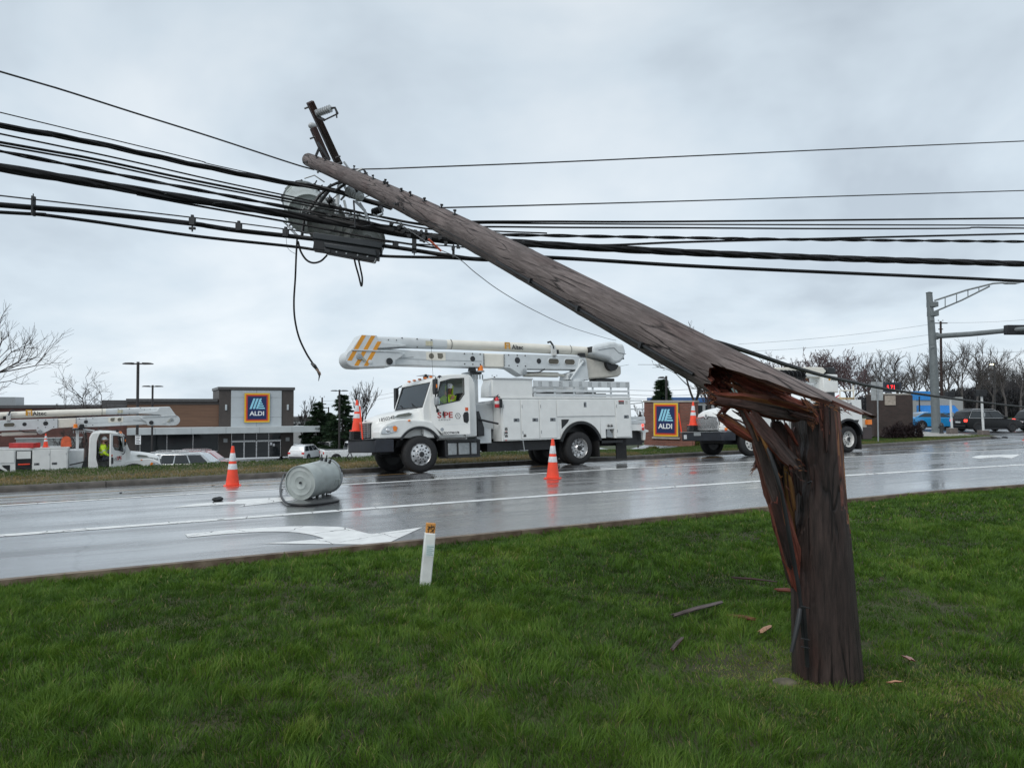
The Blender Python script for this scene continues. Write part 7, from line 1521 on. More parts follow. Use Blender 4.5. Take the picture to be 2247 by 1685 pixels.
# brick sign wall of the store at the kerb
g_ = at(1468, 976, 38.5); sw_ = wall_thing('brick_sign', 'red brick sign wall with a tall store logo panel behind the large truck', 'brick sign', (g_.x, g_.y, g_.z - .05), R(-33))
WL = 2.75; MB().box(-WL/2, WL/2, 0, .55, 0, 2.26).build('brick_wall', REDB, sw_); MB().box(-WL/2-.05, WL/2+.05, -.05, .6, 2.26, 2.36).build('coping', M('stone_coping', (.33, .31, .28), .7), sw_, bev=.015)
aldi_sign(sw_, -.78, .50, 1.32, 1.72, -.14); MB().box(-.9, .62, -.12, .0, .36, .46).build('ledge', M('stone_coping', (.3, .3, .3)), sw_)
MB().box(-WL/2+.1, WL/2-.1, -.06, -.001, .0, .28).build('footing', REDB, sw_)
# dark brick sign wall on the corner with the price board behind
g_ = at(1962, 953, 47); bw = wall_thing('dark_brick_sign_wall', 'dark brick wall of a roadside sign, its near face turned to the road', 'brick wall', (g_.x, g_.y, g_.z), R(4))
MB().box(-1.30, 1.26, 0, .9, -.2, 2.50).build('brick_wall', DARKB, bw); MB().box(-1.1, 1.2, .05, .85, 2.50, 2.60).build('coping', M('stone_coping', (.3, .3, .3)), bw, bev=.02); MB().box(-.6, .1, -.05, .0, 1.85, 2.45).build('stone_patch', M('beige_stone', (.38, .33, .28), .7, var=.2), bw)
g_ = at(1950, 905, 62); pr = wall_thing('price_sign', 'fuel price sign with red glowing digits above the dark brick wall', 'price sign', (g_.x, g_.y, -.4), 0)
z857 = at(1947, 850, 62).z + .4
MB().box(-.55, 1.1, 0, .4, z857 - .40, z857 + .42).build('sign_cabinet', M('dark_sign_cabinet', (.03, .035, .05), .4), pr); MB().box(-.1, .2, .05, .35, 0, z857-.4).build('post', STEEL, pr)
MB().box(-.22, .90, -.03, .0, z857-.22, z857+.26).build('display', BLACK, pr); LED = M('red_led', (.5, .01, .01), emit=(1, .03, .04, 2.2))
text('5.71', .46, LED, pr, (-.16, -.035, z857-.14), TXT_ROT, 'lettering', .006, sx=.95)
# traffic sign seen from behind
g_ = at(1927, 968, 40); rs = wall_thing('road_sign', 'grey back of a square road sign on a thin post before the brick wall', 'road sign', (g_.x, g_.y, g_.z), R(10))
zt = at(1927, 838, 40).z - g_.z; MB().tube([(0, 0, -.1), (0, 0, zt)], .035, 8).build('post', STEEL, rs); MB().box(-.36, .36, .04, .05, zt - 1.0, zt).build('sign_back', M('sign_back_metal', (.40, .42, .42), .45, metal=.2), rs, bev=.003)
# blue awning building
g_ = at(2064, 912, 84); bb = wall_thing('awning_building', 'grey single storey building with a bright blue ribbed awning behind the mast pole', 'building', (g_.x, g_.y, -.6), R(6))
BLUEA = M('bright_blue_awning', (.03, .24, .62), .45, var=.08); MB().box(-3.0, 2.75, 0, 8, 0, 2.95).build('wall', M('grey_render', (.34, .35, .35), .7, var=.06), bb); MB().box(-3.02, -1.2, -.1, 1, 2.6, 3.6).build('blue_fascia', BLUEA, bb)
aw = MB().prismx([(0, 1.98), (-1.0, 1.18), (-1.0, 1.10), (0, 1.10)], -2.9, 1.7).build('awning', BLUEA, bb)
for k in range(24):
    x = -2.85 + 4.5*k/23; MB().box(x-.02, x+.02, -1.02, 0, 0, .03, q=lambda p: Vector((p.x, p.y, 1.99 + p.y*.8 + p.z))).build('awning_rib', M('deep_blue', (.015, .12, .42), .45), aw)
for k in range(4): wn_ = MB().box(-2.7 + 1.1*k, -1.75 + 1.1*k, -.02, .0, .1, 1.05).build('window', M('poster_pane', (.30, .27, .27), .3, var=.5, scale=3), bb)
MB().box(-3.2, -3.1, -.9, -.8, 0, 3.0).build('post', BLACK, bb)
# far flat building
for u, v, Y, w_, h_, l in ((668, 985, 150, 9, 4.6, 'pale grey building far off between the store and the conifers'), (1570, 930, 120, 16, 4.2, 'blue roofed building far behind the half hidden truck')):
    g_ = at(u, 930, Y); fb = wall_thing('far_building', l, 'building', (g_.x, g_.y, -6.5 if Y > 140 else -3), R(8)); zt = at(u, 915 if Y > 140 else 872, Y).z - fb.location.z
    MB().box(-w_/2, w_/2, 0, 10, 0, zt - .8).build('wall', M('far_wall', (.32, .33, .34), .7, var=.1), fb); MB().box(-w_/2-.2, w_/2+.2, -.2, 10, zt-.8, zt).build('roof', CAPM if Y > 140 else M('blue_roof', (.04, .12, .32), .5), fb)
    for k in range(int(w_/1.5)): MB().box(-w_/2 + .3 + 1.5*k, -w_/2 + 1.3 + 1.5*k, -.03, 0, zt-2.6, zt-1.3).build('window', GLASSD, fb)

# ------------------------------------------------------------------ lamp posts, poles, signals
POLE = M('dark_bronze_pole', (.045, .042, .042), .5, metal=.3); GPOLE = M('grey_green_pole', (.16, .18, .185), .5, metal=.2, var=.1, scale=3)
def lamp(u, vtop, Y, arm_, r_, label, double=True, zb=None, lit=False):
    t = at(u, vtop, Y); zb = h(t.x, t.y) - .3 if zb is None else zb; L_ = empty('lamp_post', (t.x, t.y, zb), label=label, cat='lamp post', group='car park lamp posts'); H_ = t.z - zb
    MB().tube([(0, 0, 0), (0, 0, H_)], r_, 10).build('pole', POLE, L_); MB().cyl((0, 0, 0), (0, 0, .6), r_*2.6, n=14).build('base', CONC, L_)
    for s_ in ((-1, 1) if double else (-1,)):
        MB().box(min(0, s_*arm_*.4), max(0, s_*arm_*.4), -.04, .04, H_-.16, H_-.08).build('arm', POLE, L_)
        MB().prism([(s_*arm_*.35, H_-.17), (s_*arm_*.35, H_-.04), (s_*arm_*.8, H_-.05), (s_*arm_, H_-.10), (s_*arm_, H_-.15)], -.17, .17).build('lamp_head', POLE if not lit else M('lit_lamp', (.8, .75, .6), emit=(1, .9, .6, 2)), L_, bev=.02)
    return L_
lamp(303, 794, 45, .88, .085, 'taller double headed lamp post left of the store, nearest the far left truck')
lamp(335, 845, 64, .86, .085, 'double headed lamp post just right of the taller one before the brown wing')
lamp(745, 855, 76, .88, .095, 'double headed lamp post standing before the conifers left of the large truck')
lamp(721, 893, 100, .62, .09, 'small single headed lamp post between the two conifers', False)
lamp(879, 876, 95, .62, .09, 'single headed lamp post seen over the hood of the large truck', False)
lamp(1462, 825, 50, .55, .075, 'single headed lamp post above the brick sign before a conifer', False)
lamp(2182, 798, 90, .5, .08, 'distant lamp post with a lit head before the woods at right', False, -.6, True)
def wood_pole(u, vt, Y, r_, label, arms=((0, .35),), zb=None):
    t = at(u, vt, Y); zb = h(t.x, t.y) - .3 if zb is None else zb; p = empty('distant_pole', (t.x, t.y, zb), label=label, cat='utility pole', group='distant utility poles'); H_ = t.z - zb
    MB().tube([(0, 0, 0), (0, 0, H_)], [r_*1.3, r_*.9], 9).build('pole', CREO, p)
    for dz, hl in arms: MB().box(-hl, hl, -.05, .05, H_-dz-.12, H_-dz).build('crossarm', CREO, p)
    for s_ in (-1, 1): MB().cyl((s_*.3, 0, H_), (s_*.3, 0, H_+.2), .06, n=8).build('insulator', PORC, p)
    return p
wood_pole(2064, 705, 98, .15, 'distant wooden utility pole right beside the grey mast pole', ((.2, .9), (5.4, 1.2), (1.0, .3)), -.6)
wood_pole(902, 851, 105, .13, 'distant utility pole above the windscreen of the large truck', ((1.0, .8),))
wood_pole(707, 872, 110, .13, 'distant utility pole beside the left conifer', ((.9, .6),))
wood_pole(1085, 826, 95, .13, 'distant utility pole between cab and body of the large truck', ((1.1, .8), (2.2, .6)))
wood_pole(1555, 853, 70, .09, 'thin distant pole behind the half hidden truck', ((.1, .9),))
# signal mast on the corner
m0 = at(2055, 951, 52); zm = -.45; mast = empty('signal_mast', (m0.x, m0.y, zm), label='tall grey signal mast with a truss lamp arm and a long signal arm', cat='signal mast')
HM = at(2042, 643, 52).z - zm
MB().tube([(.0, 0, 0), (0, 0, .05), (-.17, 0, HM*.6), (-.38, 0, HM)], [.30, .30, .25, .20], 18).build('pole', GPOLE, mast, smooth=60); MB().lathe([(.42, 0), (.42, .12), (.3, .2)], n=18).build('base', GPOLE, mast)
MB().lathe([(.21, HM-.02), (.23, HM+.02), (.05, HM+.09)], (-.38, 0, 0), n=16).build('cap', GPOLE, mast)
def mp_(u, v, Y=52): return at(u, v, Y) - mast.location
for a, b_ in (((2046, 662), (2046, 674)), ((2047, 684), (2047, 694))): q, w__ = mp_(*a), mp_(*b_); MB().box(-.28, .28, -.28, .28, 0, .35, q=lambda p: w__ + p).build('collar', GPOLE, mast, bev=.02)
la = MB().tube([mp_(2050, 660), mp_(2120, 637, 51), mp_(2180, 622, 50), mp_(2215, 620, 49.5)], .06, 8).build('lamp_arm', GPOLE, mast); MB().tube([mp_(2051, 684), mp_(2110, 659, 51), mp_(2172, 628, 50.2)], .055, 8).build('lower_chord', GPOLE, la)
for u in (2074, 2099, 2124, 2148): MB().tube([mp_(u, interp(u, [2050, 2120, 2180], [660, 637, 622]), 51), mp_(u, interp(u, [2051, 2110, 2172], [684, 659, 628]), 51)], .03, 6).build('strut', GPOLE, la)
MB().prism([(-.55, 0), (-.4, .12), (.3, .14), (.55, .03), (.3, -.04), (-.4, -.04)], -.2, .2).build('lamp_head', STEEL, la).location = mp_(2222, 622, 49.5)
MB().tube([mp_(2053, 738), mp_(2130, 733, 50), mp_(2247, 722, 47.5), mp_(2420, 706, 44)], [.18, .17, .15, .13], 14).build('signal_arm', GPOLE, mast, smooth=60); MB().box(-.2, .2, -.2, .2, -.25, .25, q=lambda p: mp_(2050, 738) + p).build('arm_flange', GPOLE, mast)
MB().box(-.05, 1.6, -.2, .2, -.28, .34, q=lambda p: mp_(2208, 725, 48) + p).build('signal_head', BLACK, mast, bev=.03)
for v in (700, 702.5, 760, 762): a, b_ = mp_(2041, v, 51.7), mp_(2050, v-.3, 51.7); MB().tube([a, b_], .02, 5).build('band', STEEL, mast)
for i, (u, vb, vt, hb, l) in enumerate(((2089, 951, 866, 24, 'pedestrian signal seen from behind on a white post, nearer the mast'), (2158, 956, 863, 26, 'pedestrian signal on a white post by the rounded kerb corner'))):
    Y = 50 - i*2; b0 = at(u, vb, Y); s = empty('pedestrian_signal', b0, label=l, cat='pedestrian signal', group='pedestrian signals on the corner'); zt = at(u-3, vt, Y).z - b0.z; k = Y/FPX
    MB().prismz([(-.26, -.26), (.26, -.26), (.26, .26), (-.26, .26)], -.1, 12*k).build('concrete_base', M('brown_concrete', (.13, .11, .10), .7), s, bev=.03); MB().tube([(0, 0, 10*k), (-3*k, 0, zt)], .075, 10).build('post', M('white_post', (.58, .60, .60), .45), s)
    MB().box(-.26, .24, -.18, .18, zt-.19, zt+.22).build('signal_head', BLACK, s, bev=.02).location.x = -3*k
    MB().box(-.05, .06, -.12, -.05, zt*.45, zt*.45+.25).build('push_button', STEEL, s)
hy = at(2066, 951, 49); hd_ = empty('hydrant', hy, label='small dark hydrant at the foot of the grey mast', cat='hydrant'); MB().lathe([(.14, 0), (.12, .1), (.12, .5), (.16, .52), (.1, .66), (.03, .72)], n=12).build('barrel', DKSTEEL, hd_); MB().cyl((-.2, 0, .4), (.2, 0, .4), .06, n=8).build('nozzle', DKSTEEL, hd_)
# sign on the lamp post by the store
g_ = at(303, 965, 44.6); ps = tag(empty('parking_sign', g_), 'white notice with black print fixed to the taller left lamp post', 'sign'); MB().box(-.17, .17, -.012, .0, -.27, .27).build('plate', SIGNW, ps)
for k in range(5): MB().box(-.13 + .02*(k % 2), .13 - .03*(k % 3), -.016, -.011, .2-.1*k, .24-.1*k).build('print', DECALK, ps)
# background lines
def bgwire(a, b_, sag, label, r_=.014):
    A, B = at(*a), at(*b_); P = [A.lerp(B, t) - Vector((0, 0, sag*4*t*(1-t))) for t in np.linspace(0, 1, 14)]
    tag(MB().tube(P, r_, 5).build('distant_wire', M('far_wire', (.10, .105, .11), .6)), label, 'wire', 'distant overhead lines')
for i, (a, b_, l) in enumerate((((1620, 755, 90), (2064, 708, 98), 'uppermost faint line left of the distant pole'), ((1620, 772, 90), (2064, 731, 98), 'second faint line left of the distant pole'), ((1700, 800, 92), (2064, 748, 98), 'third faint line left of the distant pole'),
                          ((2064, 708, 98), (2330, 692, 110), 'faint line leaving the distant pole to the right edge'), ((2064, 770, 98), (2330, 765, 110), 'line crossing the bare trees right of the mast'), ((1900, 806, 96), (2330, 790, 110), 'lower dark line across the bare trees at right'), ((1900, 820, 96), (2330, 806, 110), 'lowest dark line across the bare trees at right'),
                          ((707, 880, 110), (902, 853, 105), 'faint line between the two poles left of the large truck'), ((707, 888, 110), (902, 862, 105), 'lower faint line between the two poles left of the large truck'), ((1085, 830, 95), (1380, 800, 80), 'upper line behind the raised boom'),
                          ((1380, 856, 60), (1620, 838, 80), 'upper line right of the truck tail'), ((1380, 866, 60), (1620, 852, 80), 'middle line right of the truck tail'), ((1380, 874, 60), (1620, 861, 80), 'lower line right of the truck tail'), ((1400, 800, 60), (1640, 778, 90), 'faint line above the truck tail'))): bgwire(a, b_, .35, l, .016 if i not in (5, 6) else .022)

# ------------------------------------------------------------------ cars
def car(u, v, Y, yaw, kind, paint, label, group='parked and passing cars', zb=None, L_=None, dark_rims=False):
    g = at(u, v, Y); zb = h(g.x, g.y) + .005 if zb is None else zb
    c = empty('car' if kind != 'pickup' else 'pickup_truck', (g.x, g.y, zb), yaw, label, 'pickup' if kind == 'pickup' else 'car', group)
    # profile: x forward is +x
    if kind == 'suv': L_, W_, HB, HT, prof, roof = L_ or 4.65, 1.85, 1.0, 1.68, [(-2.30, .45), (-2.32, .75), (-2.26, 1.02), (-1.0, 1.05), (.95, 1.03), (2.0, .92), (2.28, .76), (2.33, .5), (2.25, .32), (-2.2, .32)], [(-2.22, 1.02), (-1.95, 1.52), (-1.6, 1.65), (.1, 1.67), (.5, 1.56), (1.15, 1.02)]
    elif kind == 'sedan': L_, W_, HB, HT, prof, roof = 4.9, 1.88, .95, 1.46, [(-2.42, .5), (-2.44, .8), (-2.36, 1.02), (-1.5, 1.05), (1.0, .97), (2.15, .84), (2.42, .66), (2.46, .45), (2.35, .26), (-2.3, .28)], [(-2.0, 1.04), (-1.2, 1.40), (-.6, 1.46), (.15, 1.45), (.5, 1.38), (1.35, .95)]
    else: L_, W_, HB, HT, prof, roof = 5.7, 1.98, 1.15, 1.9, [(-2.85, .6), (-2.88, 1.15), (-2.8, 1.22), (-.6, 1.22), (1.3, 1.2), (2.5, 1.12), (2.8, .95), (2.85, .6), (2.75, .4), (-2.7, .45)], [(-.7, 1.2), (-.62, 1.84), (-.4, 1.92), (.85, 1.92), (1.1, 1.84), (1.65, 1.2)]
    wx = {'suv': (-1.38, 1.42), 'sedan': (-1.5, 1.55), 'pickup': (-1.75, 1.85)}[kind]; wr = {'suv': .36, 'sedan': .36, 'pickup': .42}[kind]; hw = W_/2
    body = MB(); rings = []
    for y, k, dz in ((-hw, .965, 0), (-hw + .02, .985, .015), (-hw + .12, 1, .03), (hw - .12, 1, .03), (hw - .02, .985, .015), (hw, .965, 0)):
        rings.append([(x*k, y, .62 + (z-.62)*(1 if abs(y) < hw - .05 else .93) + 0) for x, z in prof])
    b_ = body.loft(rings).build('body', paint, c, bev=.03, smooth=50)
    cab = MB(); rings = []; ins = .20
    for y, k in ((-hw + .05, 0), (-hw + ins + .08, 1), (hw - ins - .08, 1), (hw - .05, 0)):
        ring = [roof[0]] + [(lerp(x, x, k), z if k else .985*HB + .0*z) for x, z in roof[1:-1]] + [roof[-1]]
        rings.append([(x, y, z) for x, z in (roof if k else [(x, roof[0][1] - .02) for x, z in roof])])
    # cabin: slanted sides between belt line and roof
    low = [(x, roof[0][1] - .03) for x in np.linspace(roof[0][0], roof[-1][0], 2)]
    def side_y(z): return hw - .06 - ins*max(0, (z - roof[0][1])/(HT - roof[0][1]))
    vs = [(x, -side_y(z), z) for x, z in roof] + [(x, side_y(z), z) for x, z in roof]; n_ = len(roof)
    cb_ = MB().add(vs, [tuple(range(n_)), tuple(range(2*n_-1, n_-1, -1))] + [(i, i+1, n_+i+1, n_+i) for i in range(n_-1)]).build('cabin', paint, c, bev=.02, smooth=45)
    # glass set a hair proud of the cabin
    zb_, zt = roof[0][1] + .05, HT - .13
    def xl(z, pts): return interp(z, [p[1] for p in pts], [p[0] for p in pts])
    rear = [p for p in roof[:3]]; front = [p for p in roof[::-1][:3]]
    x0b, x0t, x1b, x1t = xl(zb_, rear) + .16, xl(zt, rear) + .16, xl(zb_, front) - .2, xl(zt, front) - .14
    splits = [0, .33, .64, 1] if kind == 'suv' else [0, .48, 1]
    for s_ in (-1, 1):
        for i in range(len(splits)-1):
            a0, a1 = splits[i] + .012, splits[i+1] - .012
            q = [(lerp(x0b, x1b, a0), zb_), (lerp(x0b, x1b, a1), zb_), (lerp(x0t, x1t, a1), zt), (lerp(x0t, x1t, a0), zt)]
            mb = MB(); mb.add([(x, s_*(side_y(z) + .006), z) for x, z in q] + [(x, s_*(side_y(z) - .02), z) for x, z in q], [(0, 1, 2, 3), (4, 7, 6, 5), (0, 4, 5, 1), (1, 5, 6, 2), (2, 6, 7, 3), (3, 7, 4, 0)]); mb.build('side_window', GLASSD, cb_)
        if kind == 'suv' or kind == 'sedan':
            fr = [(x0b-.03, zb_-.02), (x1b+.06, zb_-.02), (x1t+.05, zt+.03), (x0t-.02, zt+.03), (x0b-.03, zb_-.02)]; MB().tube([(x, s_*(side_y(z) + .006), z) for x, z in fr], .016, 5).build('window_trim', ALU if kind == 'suv' else BLACK, cb_)
    for pts, nm, k in ((front, 'windscreen', 1), (rear, 'rear_window', -1)):
        za, zc = zb_ - .02, HT - .10; xa, xc = xl(za, pts), xl(zc, pts); ya, yc = side_y(za) - .10, side_y(zc) - .10
        MB().add([(xa + k*.008, -ya, za), (xa + k*.008, ya, za), (xc + k*.008, yc, zc), (xc + k*.008, -yc, zc)] + [(xa - k*.03, -ya, za), (xa - k*.03, ya, za), (xc - k*.03, yc, zc), (xc - k*.03, -yc, zc)], [(0, 1, 2, 3), (4, 7, 6, 5), (0, 4, 5, 1), (1, 5, 6, 2), (2, 6, 7, 3), (3, 7, 4, 0)]).build(nm, GLASSD, cb_)
    for x in wx:
        for s_ in (-1, 1):
            wl = empty('wheel', (x, s_*(hw + .035), wr)); wl.parent = c
            MB().lathe([(wr*.62, s_*.0), (wr*.9, s_*.012), (wr, -s_*.03), (wr, -s_*.18), (wr*.9, -s_*.21), (wr*.6, -s_*.2)], ax='y', n=24, cap=False).build('tyre', RUBBER, wl, smooth=50)
            rm = MB().lathe([(wr*.64, s_*.003), (wr*.60, -s_*.015), (wr*.2, -s_*.02), (.001, -s_*.005)], ax='y', n=20, cap=False).build('rim', DKSTEEL, wl)
            for k in range(5):
                a = 2*math.pi*k/5; MB().box(.04, wr*.62, s_*-.008 - .006, s_*-.008 + .010, -.03, .03, q=lambda p: Matrix.Rotation(a, 3, 'Y') @ p).build('spoke', DKSTEEL if dark_rims else ALU, wl)
            MB().prism(arc(x, wr, wr + .075, -8, 188, 14), s_*(hw - .2), s_*(hw + .008)).build('wheel_arch', BLACK, c)
    fz = .74 if kind != 'pickup' else .95; bz = .85 if kind != 'pickup' else .98; xr, xf = prof[1][0], prof[7][0]
    for s_ in (-1, 1):
        MB().box(xf - .42, xf - .04, s_*(hw - .26) - .12, s_*(hw - .26) + .16, fz - .02, fz + .10).build('headlight', LENS, c, bev=.03)
        MB().box(xr + .0, xr + .22, s_*(hw - .16) - .14, s_*(hw - .16) + .145, bz - .10, bz + .10).build('tail_light', M('lit_red_lamp', (.6, .02, .02), .3) if group == 'cars waiting at the side street' else REDL, c, bev=.02)
        MB().box(roof[-1][0] - .35, roof[-1][0] - .18, s_*(hw + .02) - .09, s_*(hw + .02) + .09, roof[0][1] + .02, roof[0][1] + .16).build('mirror', paint, c, bev=.03)
        for k in range(2 if kind != 'pickup' else 1):
            hx_ = lerp(x0b, x1b, .38 + .42*k) - .1; MB().box(hx_-.1, hx_+.1, s_*(hw - .01) - .012, s_*(hw - .01) + .012, .86*HB, .86*HB + .03).build('door_handle', paint if kind != 'pickup' else BLACK, c)
        for k in (.0, .5): gx = lerp(x0b, x1b, k + .02); MB().box(gx, gx + .012, s_*(hw - .02) - .012, s_*(hw - .02) + .018, .40, HB).build('door_gap', BLACK, c)
    MB().box(xf - .10, xf + .01, -.5, .5, .50, .68).build('grille', BLACK, c, bev=.02); MB().box(xr - .025, xr + .1, -.26, .26, bz - .18, bz - .06).build('number_plate', REFL, c); MB().box(xr - .04, xr + .25, -hw + .15, hw - .15, .38, .52).build('rear_bumper', BLACK if kind != 'pickup' else ALU, c, bev=.03)
    MB().box(prof[-1][0] + .3, prof[-2][0] - .3, -hw + .06, hw - .06, .2, .34).build('underbody', BLACK, c)
    if kind == 'suv':
        for s_ in (-1, 1): MB().tube([(-1.6, s_*.62, 1.70), (-1.4, s_*.62, 1.73), (.0, s_*.62, 1.73), (.3, s_*.62, 1.66)], .02, 6).build('roof_rail', ALU, c)
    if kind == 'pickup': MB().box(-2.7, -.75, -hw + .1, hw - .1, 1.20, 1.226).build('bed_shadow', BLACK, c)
    return c
PB = M('black_car_paint', (.008, .009, .010), .3, var=.1, spec=.35); PBL = M('bright_blue_car_paint', (.02, .26, .58), .2, var=.04, coat=.8); PS = M('silver_car_paint', (.42, .46, .48), .25, metal=.5, var=.03, coat=.6); PR = M('red_car_paint', (.28, .015, .02), .22, var=.05, coat=.8); PW_ = M('white_car_paint', (.72, .74, .75), .22, var=.02, coat=.6); PG = M('dark_grey_car_paint', (.05, .052, .06), .2, coat=.6)
car(433, 1010, 43, R(8), 'suv', PS, 'silver car in the sunken lot nearest the verge, right of the far left truck')
car(398, 1010, 45.5, R(12), 'suv', M('pale_silver_car_paint', (.52, .56, .57), .25, metal=.3, coat=.6), 'pale silver car parked left of and behind the nearest silver one')
car(450, 1000, 50, R(10), 'suv', PR, 'dark red car whose roof shows behind the silver cars')
car(673, 1000, 78, R(78), 'suv', PW_, 'white car seen from behind, right of the store entrance')
car(716, 1000, 84, R(75), 'pickup', M('white_pickup_paint', (.66, .69, .70), .22, coat=.6), 'white pickup seen from behind beside the white car')
car(703, 1000, 92, R(75), 'suv', PG, 'dark car behind the white pickup')
car(645, 1000, 92, R(70), 'suv', M('far_white_paint', (.62, .64, .65), .3), 'small white car far off at the corner of the store')
car(775, 1000, 68, R(25), 'pickup', M('work_truck_white', (.7, .72, .72), .3), 'white work pickup half hidden by the bumper of the large truck')
car(2164, 943, 57, R(6), 'suv', PB, 'black car with silver window trim waiting beyond the pedestrian signals', 'cars waiting at the side street', -.492, dark_rims=True)
car(2048, 943, 61, R(2), 'sedan', PBL, 'bright blue car behind the grey mast pole', 'cars waiting at the side street', -.492)
car(2302, 945, 58, R(4), 'suv', M('second_black_paint', (.009, .009, .011), .3, spec=.35), 'black car cut off by the right edge of the picture', 'cars waiting at the side street', -.492)

# ------------------------------------------------------------------ trees
BARK = M('bare_bark', (.055, .043, .038), .85, var=.3, scale=8); BARKD = M('dark_bark', (.040, .034, .032), .85, var=.3, scale=8); GBARK = M('grey_bark', (.105, .095, .092), .85, var=.25, scale=6); TWIGP = M('budding_twigs', (.115, .078, .080), .85, var=.35, scale=5); TWIGG = M('grey_twigs', (.072, .062, .058), .85, var=.3, scale=5)
def seg_mesh(name, segs, mat, parent, n=4):
    """segs: list of (p0, p1, r0, r1)"""
    if not segs: return None
    A = np.array([s[0] for s in segs], float); B = np.array([s[1] for s in segs], float); ra = np.array([s[2] for s in segs]); rb = np.array([s[3] for s in segs])
    d = B-A; d /= np.maximum(np.linalg.norm(d, axis=1, keepdims=True), 1e-6); up = np.where(np.abs(d[:, 2:3]) > .9, np.array([[1., 0, 0]]), np.array([[0, 0, 1.]])); x_ = np.cross(up, d); x_ /= np.linalg.norm(x_, axis=1, keepdims=True); y_ = np.cross(d, x_)
    V = np.zeros((len(segs), 2*n, 3))
    for k in range(n):
        o_ = x_*math.cos(2*math.pi*k/n) + y_*math.sin(2*math.pi*k/n); V[:, k] = A + o_*ra[:, None]; V[:, n+k] = B + o_*rb[:, None]
    base = (np.arange(len(segs))*2*n)[:, None]; F = np.concatenate([base + np.array([[k, (k+1) % n, n+(k+1) % n, n+k]]) for k in range(n)], 0)
    return fast_mesh(name, V.reshape(-1, 3), F, mat, parent)
def bare_tree(loc, H_, seed, label, r0=.14, spread=.6, rise=.55, levels=5, twigs=TWIGG, bark=BARK, first=.28, kids=(3, 4), group='bare trees', name='bare_tree', shrink=.72, minr=.008, leader=False):
    rr = random.Random(seed); t = empty(name, loc, label=label, cat='tree', group=group); trunk = []; crown = []
    def grow(p, d, l, r, lev):
        nseg = 3 if lev < 2 else 2; q = p
        for i in range(nseg):
            d = (d + Vector((rr.uniform(-1, 1), rr.uniform(-1, 1), rr.uniform(-.4, .8)))*.13*(1 if lev else .35) + Vector((0, 0, .07*rise if lev else 0))).normalized()
            q2 = q + d*(l/nseg); ra, rb = r*(1 - .3*i/nseg), r*(1 - .3*(i+1)/nseg)
            (trunk if lev < 2 else crown).append((tuple(q), tuple(q2), max(ra, minr), max(rb, minr*.8))); 
            if lev and lev < levels and i < nseg-1 and rr.random() < .75: branch(q2, d, l*.62, r*.5, lev)
            q = q2
        if lev < levels:
            for k in range(rr.randint(*kids) - (1 if lev > 2 else 0)): branch(q, d, l*rr.uniform(shrink*.6, shrink*1.15), r*.6, lev)
            if lev == 0 and leader:
                for m_ in range(3):
                    d2_ = (d + Vector((rr.uniform(-.18, .18), rr.uniform(-.18, .18), .2))).normalized(); q2 = q + d2_*l*.5; trunk.append((tuple(q), tuple(q2), max(r*(.72 - .18*m_), minr), max(r*(.6 - .18*m_), minr)))
                    q = q2; d = d2_
                    for k in range(rr.randint(2, 4)): branch(q, d, l*rr.uniform(.35, .75)*(1 - .12*m_), r*.38, 1)
    def branch(q, d, l, r, lev):
        a = rr.uniform(0, 2*math.pi); x_ = d.orthogonal().normalized(); y_ = d.cross(x_); sp_ = spread*rr.uniform(.6, 1.25)
        nd = (d + (x_*math.cos(a) + y_*math.sin(a))*sp_ + Vector((0, 0, rise*.25))).normalized(); grow(q, nd, l, r, lev+1)
    grow(Vector((0, 0, 0)), Vector((0, 0, 1)), H_*first, r0, 0)
    allz = [s[1][2] for s in trunk + crown]; k = H_/max(allz)
    sc_ = lambda S_: [(tuple(c*k for c in a), tuple(c*k for c in b_), ra, rb) for a, b_, ra, rb in S_]
    seg_mesh('trunk', sc_(trunk), bark, t, 6); seg_mesh('crown', sc_(crown), twigs, t, 3)
    return t
def tree_at(u, vtop, Y, seed, label, zb=None, **k):
    g = at(u, vtop, Y); zb = h(g.x, g.y) - .1 if zb is None else zb; return bare_tree((g.x, g.y, zb), g.z - zb, seed, label, **k)
tree_at(-135, 645, 26.5, 5, 'bare tree whose twigs reach in from the left edge before the boom', spread=.75, levels=6, r0=.13, minr=.005, shrink=.74, first=.2)
tree_at(193, 800, 48, 11, 'bare flat topped tree behind the far left boom', spread=1.05, rise=.2, levels=6, r0=.12, minr=.008, first=.34, kids=(3, 4))
tree_at(664, 868, 95, 21, 'bare tree at the right corner of the store', spread=.42, levels=5, r0=.13, minr=.018)
tree_at(797, 827, 72, 31, 'bare vase shaped tree behind the hood of the large truck', spread=.36, rise=.9, levels=5, r0=.15, minr=.013, first=.2)
tree_at(1522, 703, 44, 41, 'large bare tree rising behind the brick sign beside the leaning pole', spread=.62, levels=6, r0=.12, minr=.008, bark=BARKD, twigs=BARKD, first=.22)
tree_at(1560, 800, 58, 43, 'bare tree just left of the broken pole splinters', spread=.6, levels=5, r0=.12, minr=.012, bark=BARKD)
tree_at(1400, 885, 62, 45, 'small bare tree seen through the guard rail of the large truck', spread=.6, levels=5, r0=.08, minr=.012)
for i, (u, v, Y, l) in enumerate(((1722, 768, 66, 'reddish budding tree behind the stump, leftmost of three'), (1800, 762, 62, 'reddish budding tree above the digger truck box'), (1862, 780, 68, 'reddish budding tree left of the sign back'))):
    tree_at(u, v, Y, 51+i, l, spread=.75, rise=.3, levels=6, r0=.14, minr=.014, twigs=TWIGP, bark=BARKD, first=.24, group='budding trees', kids=(3, 4), shrink=.70)
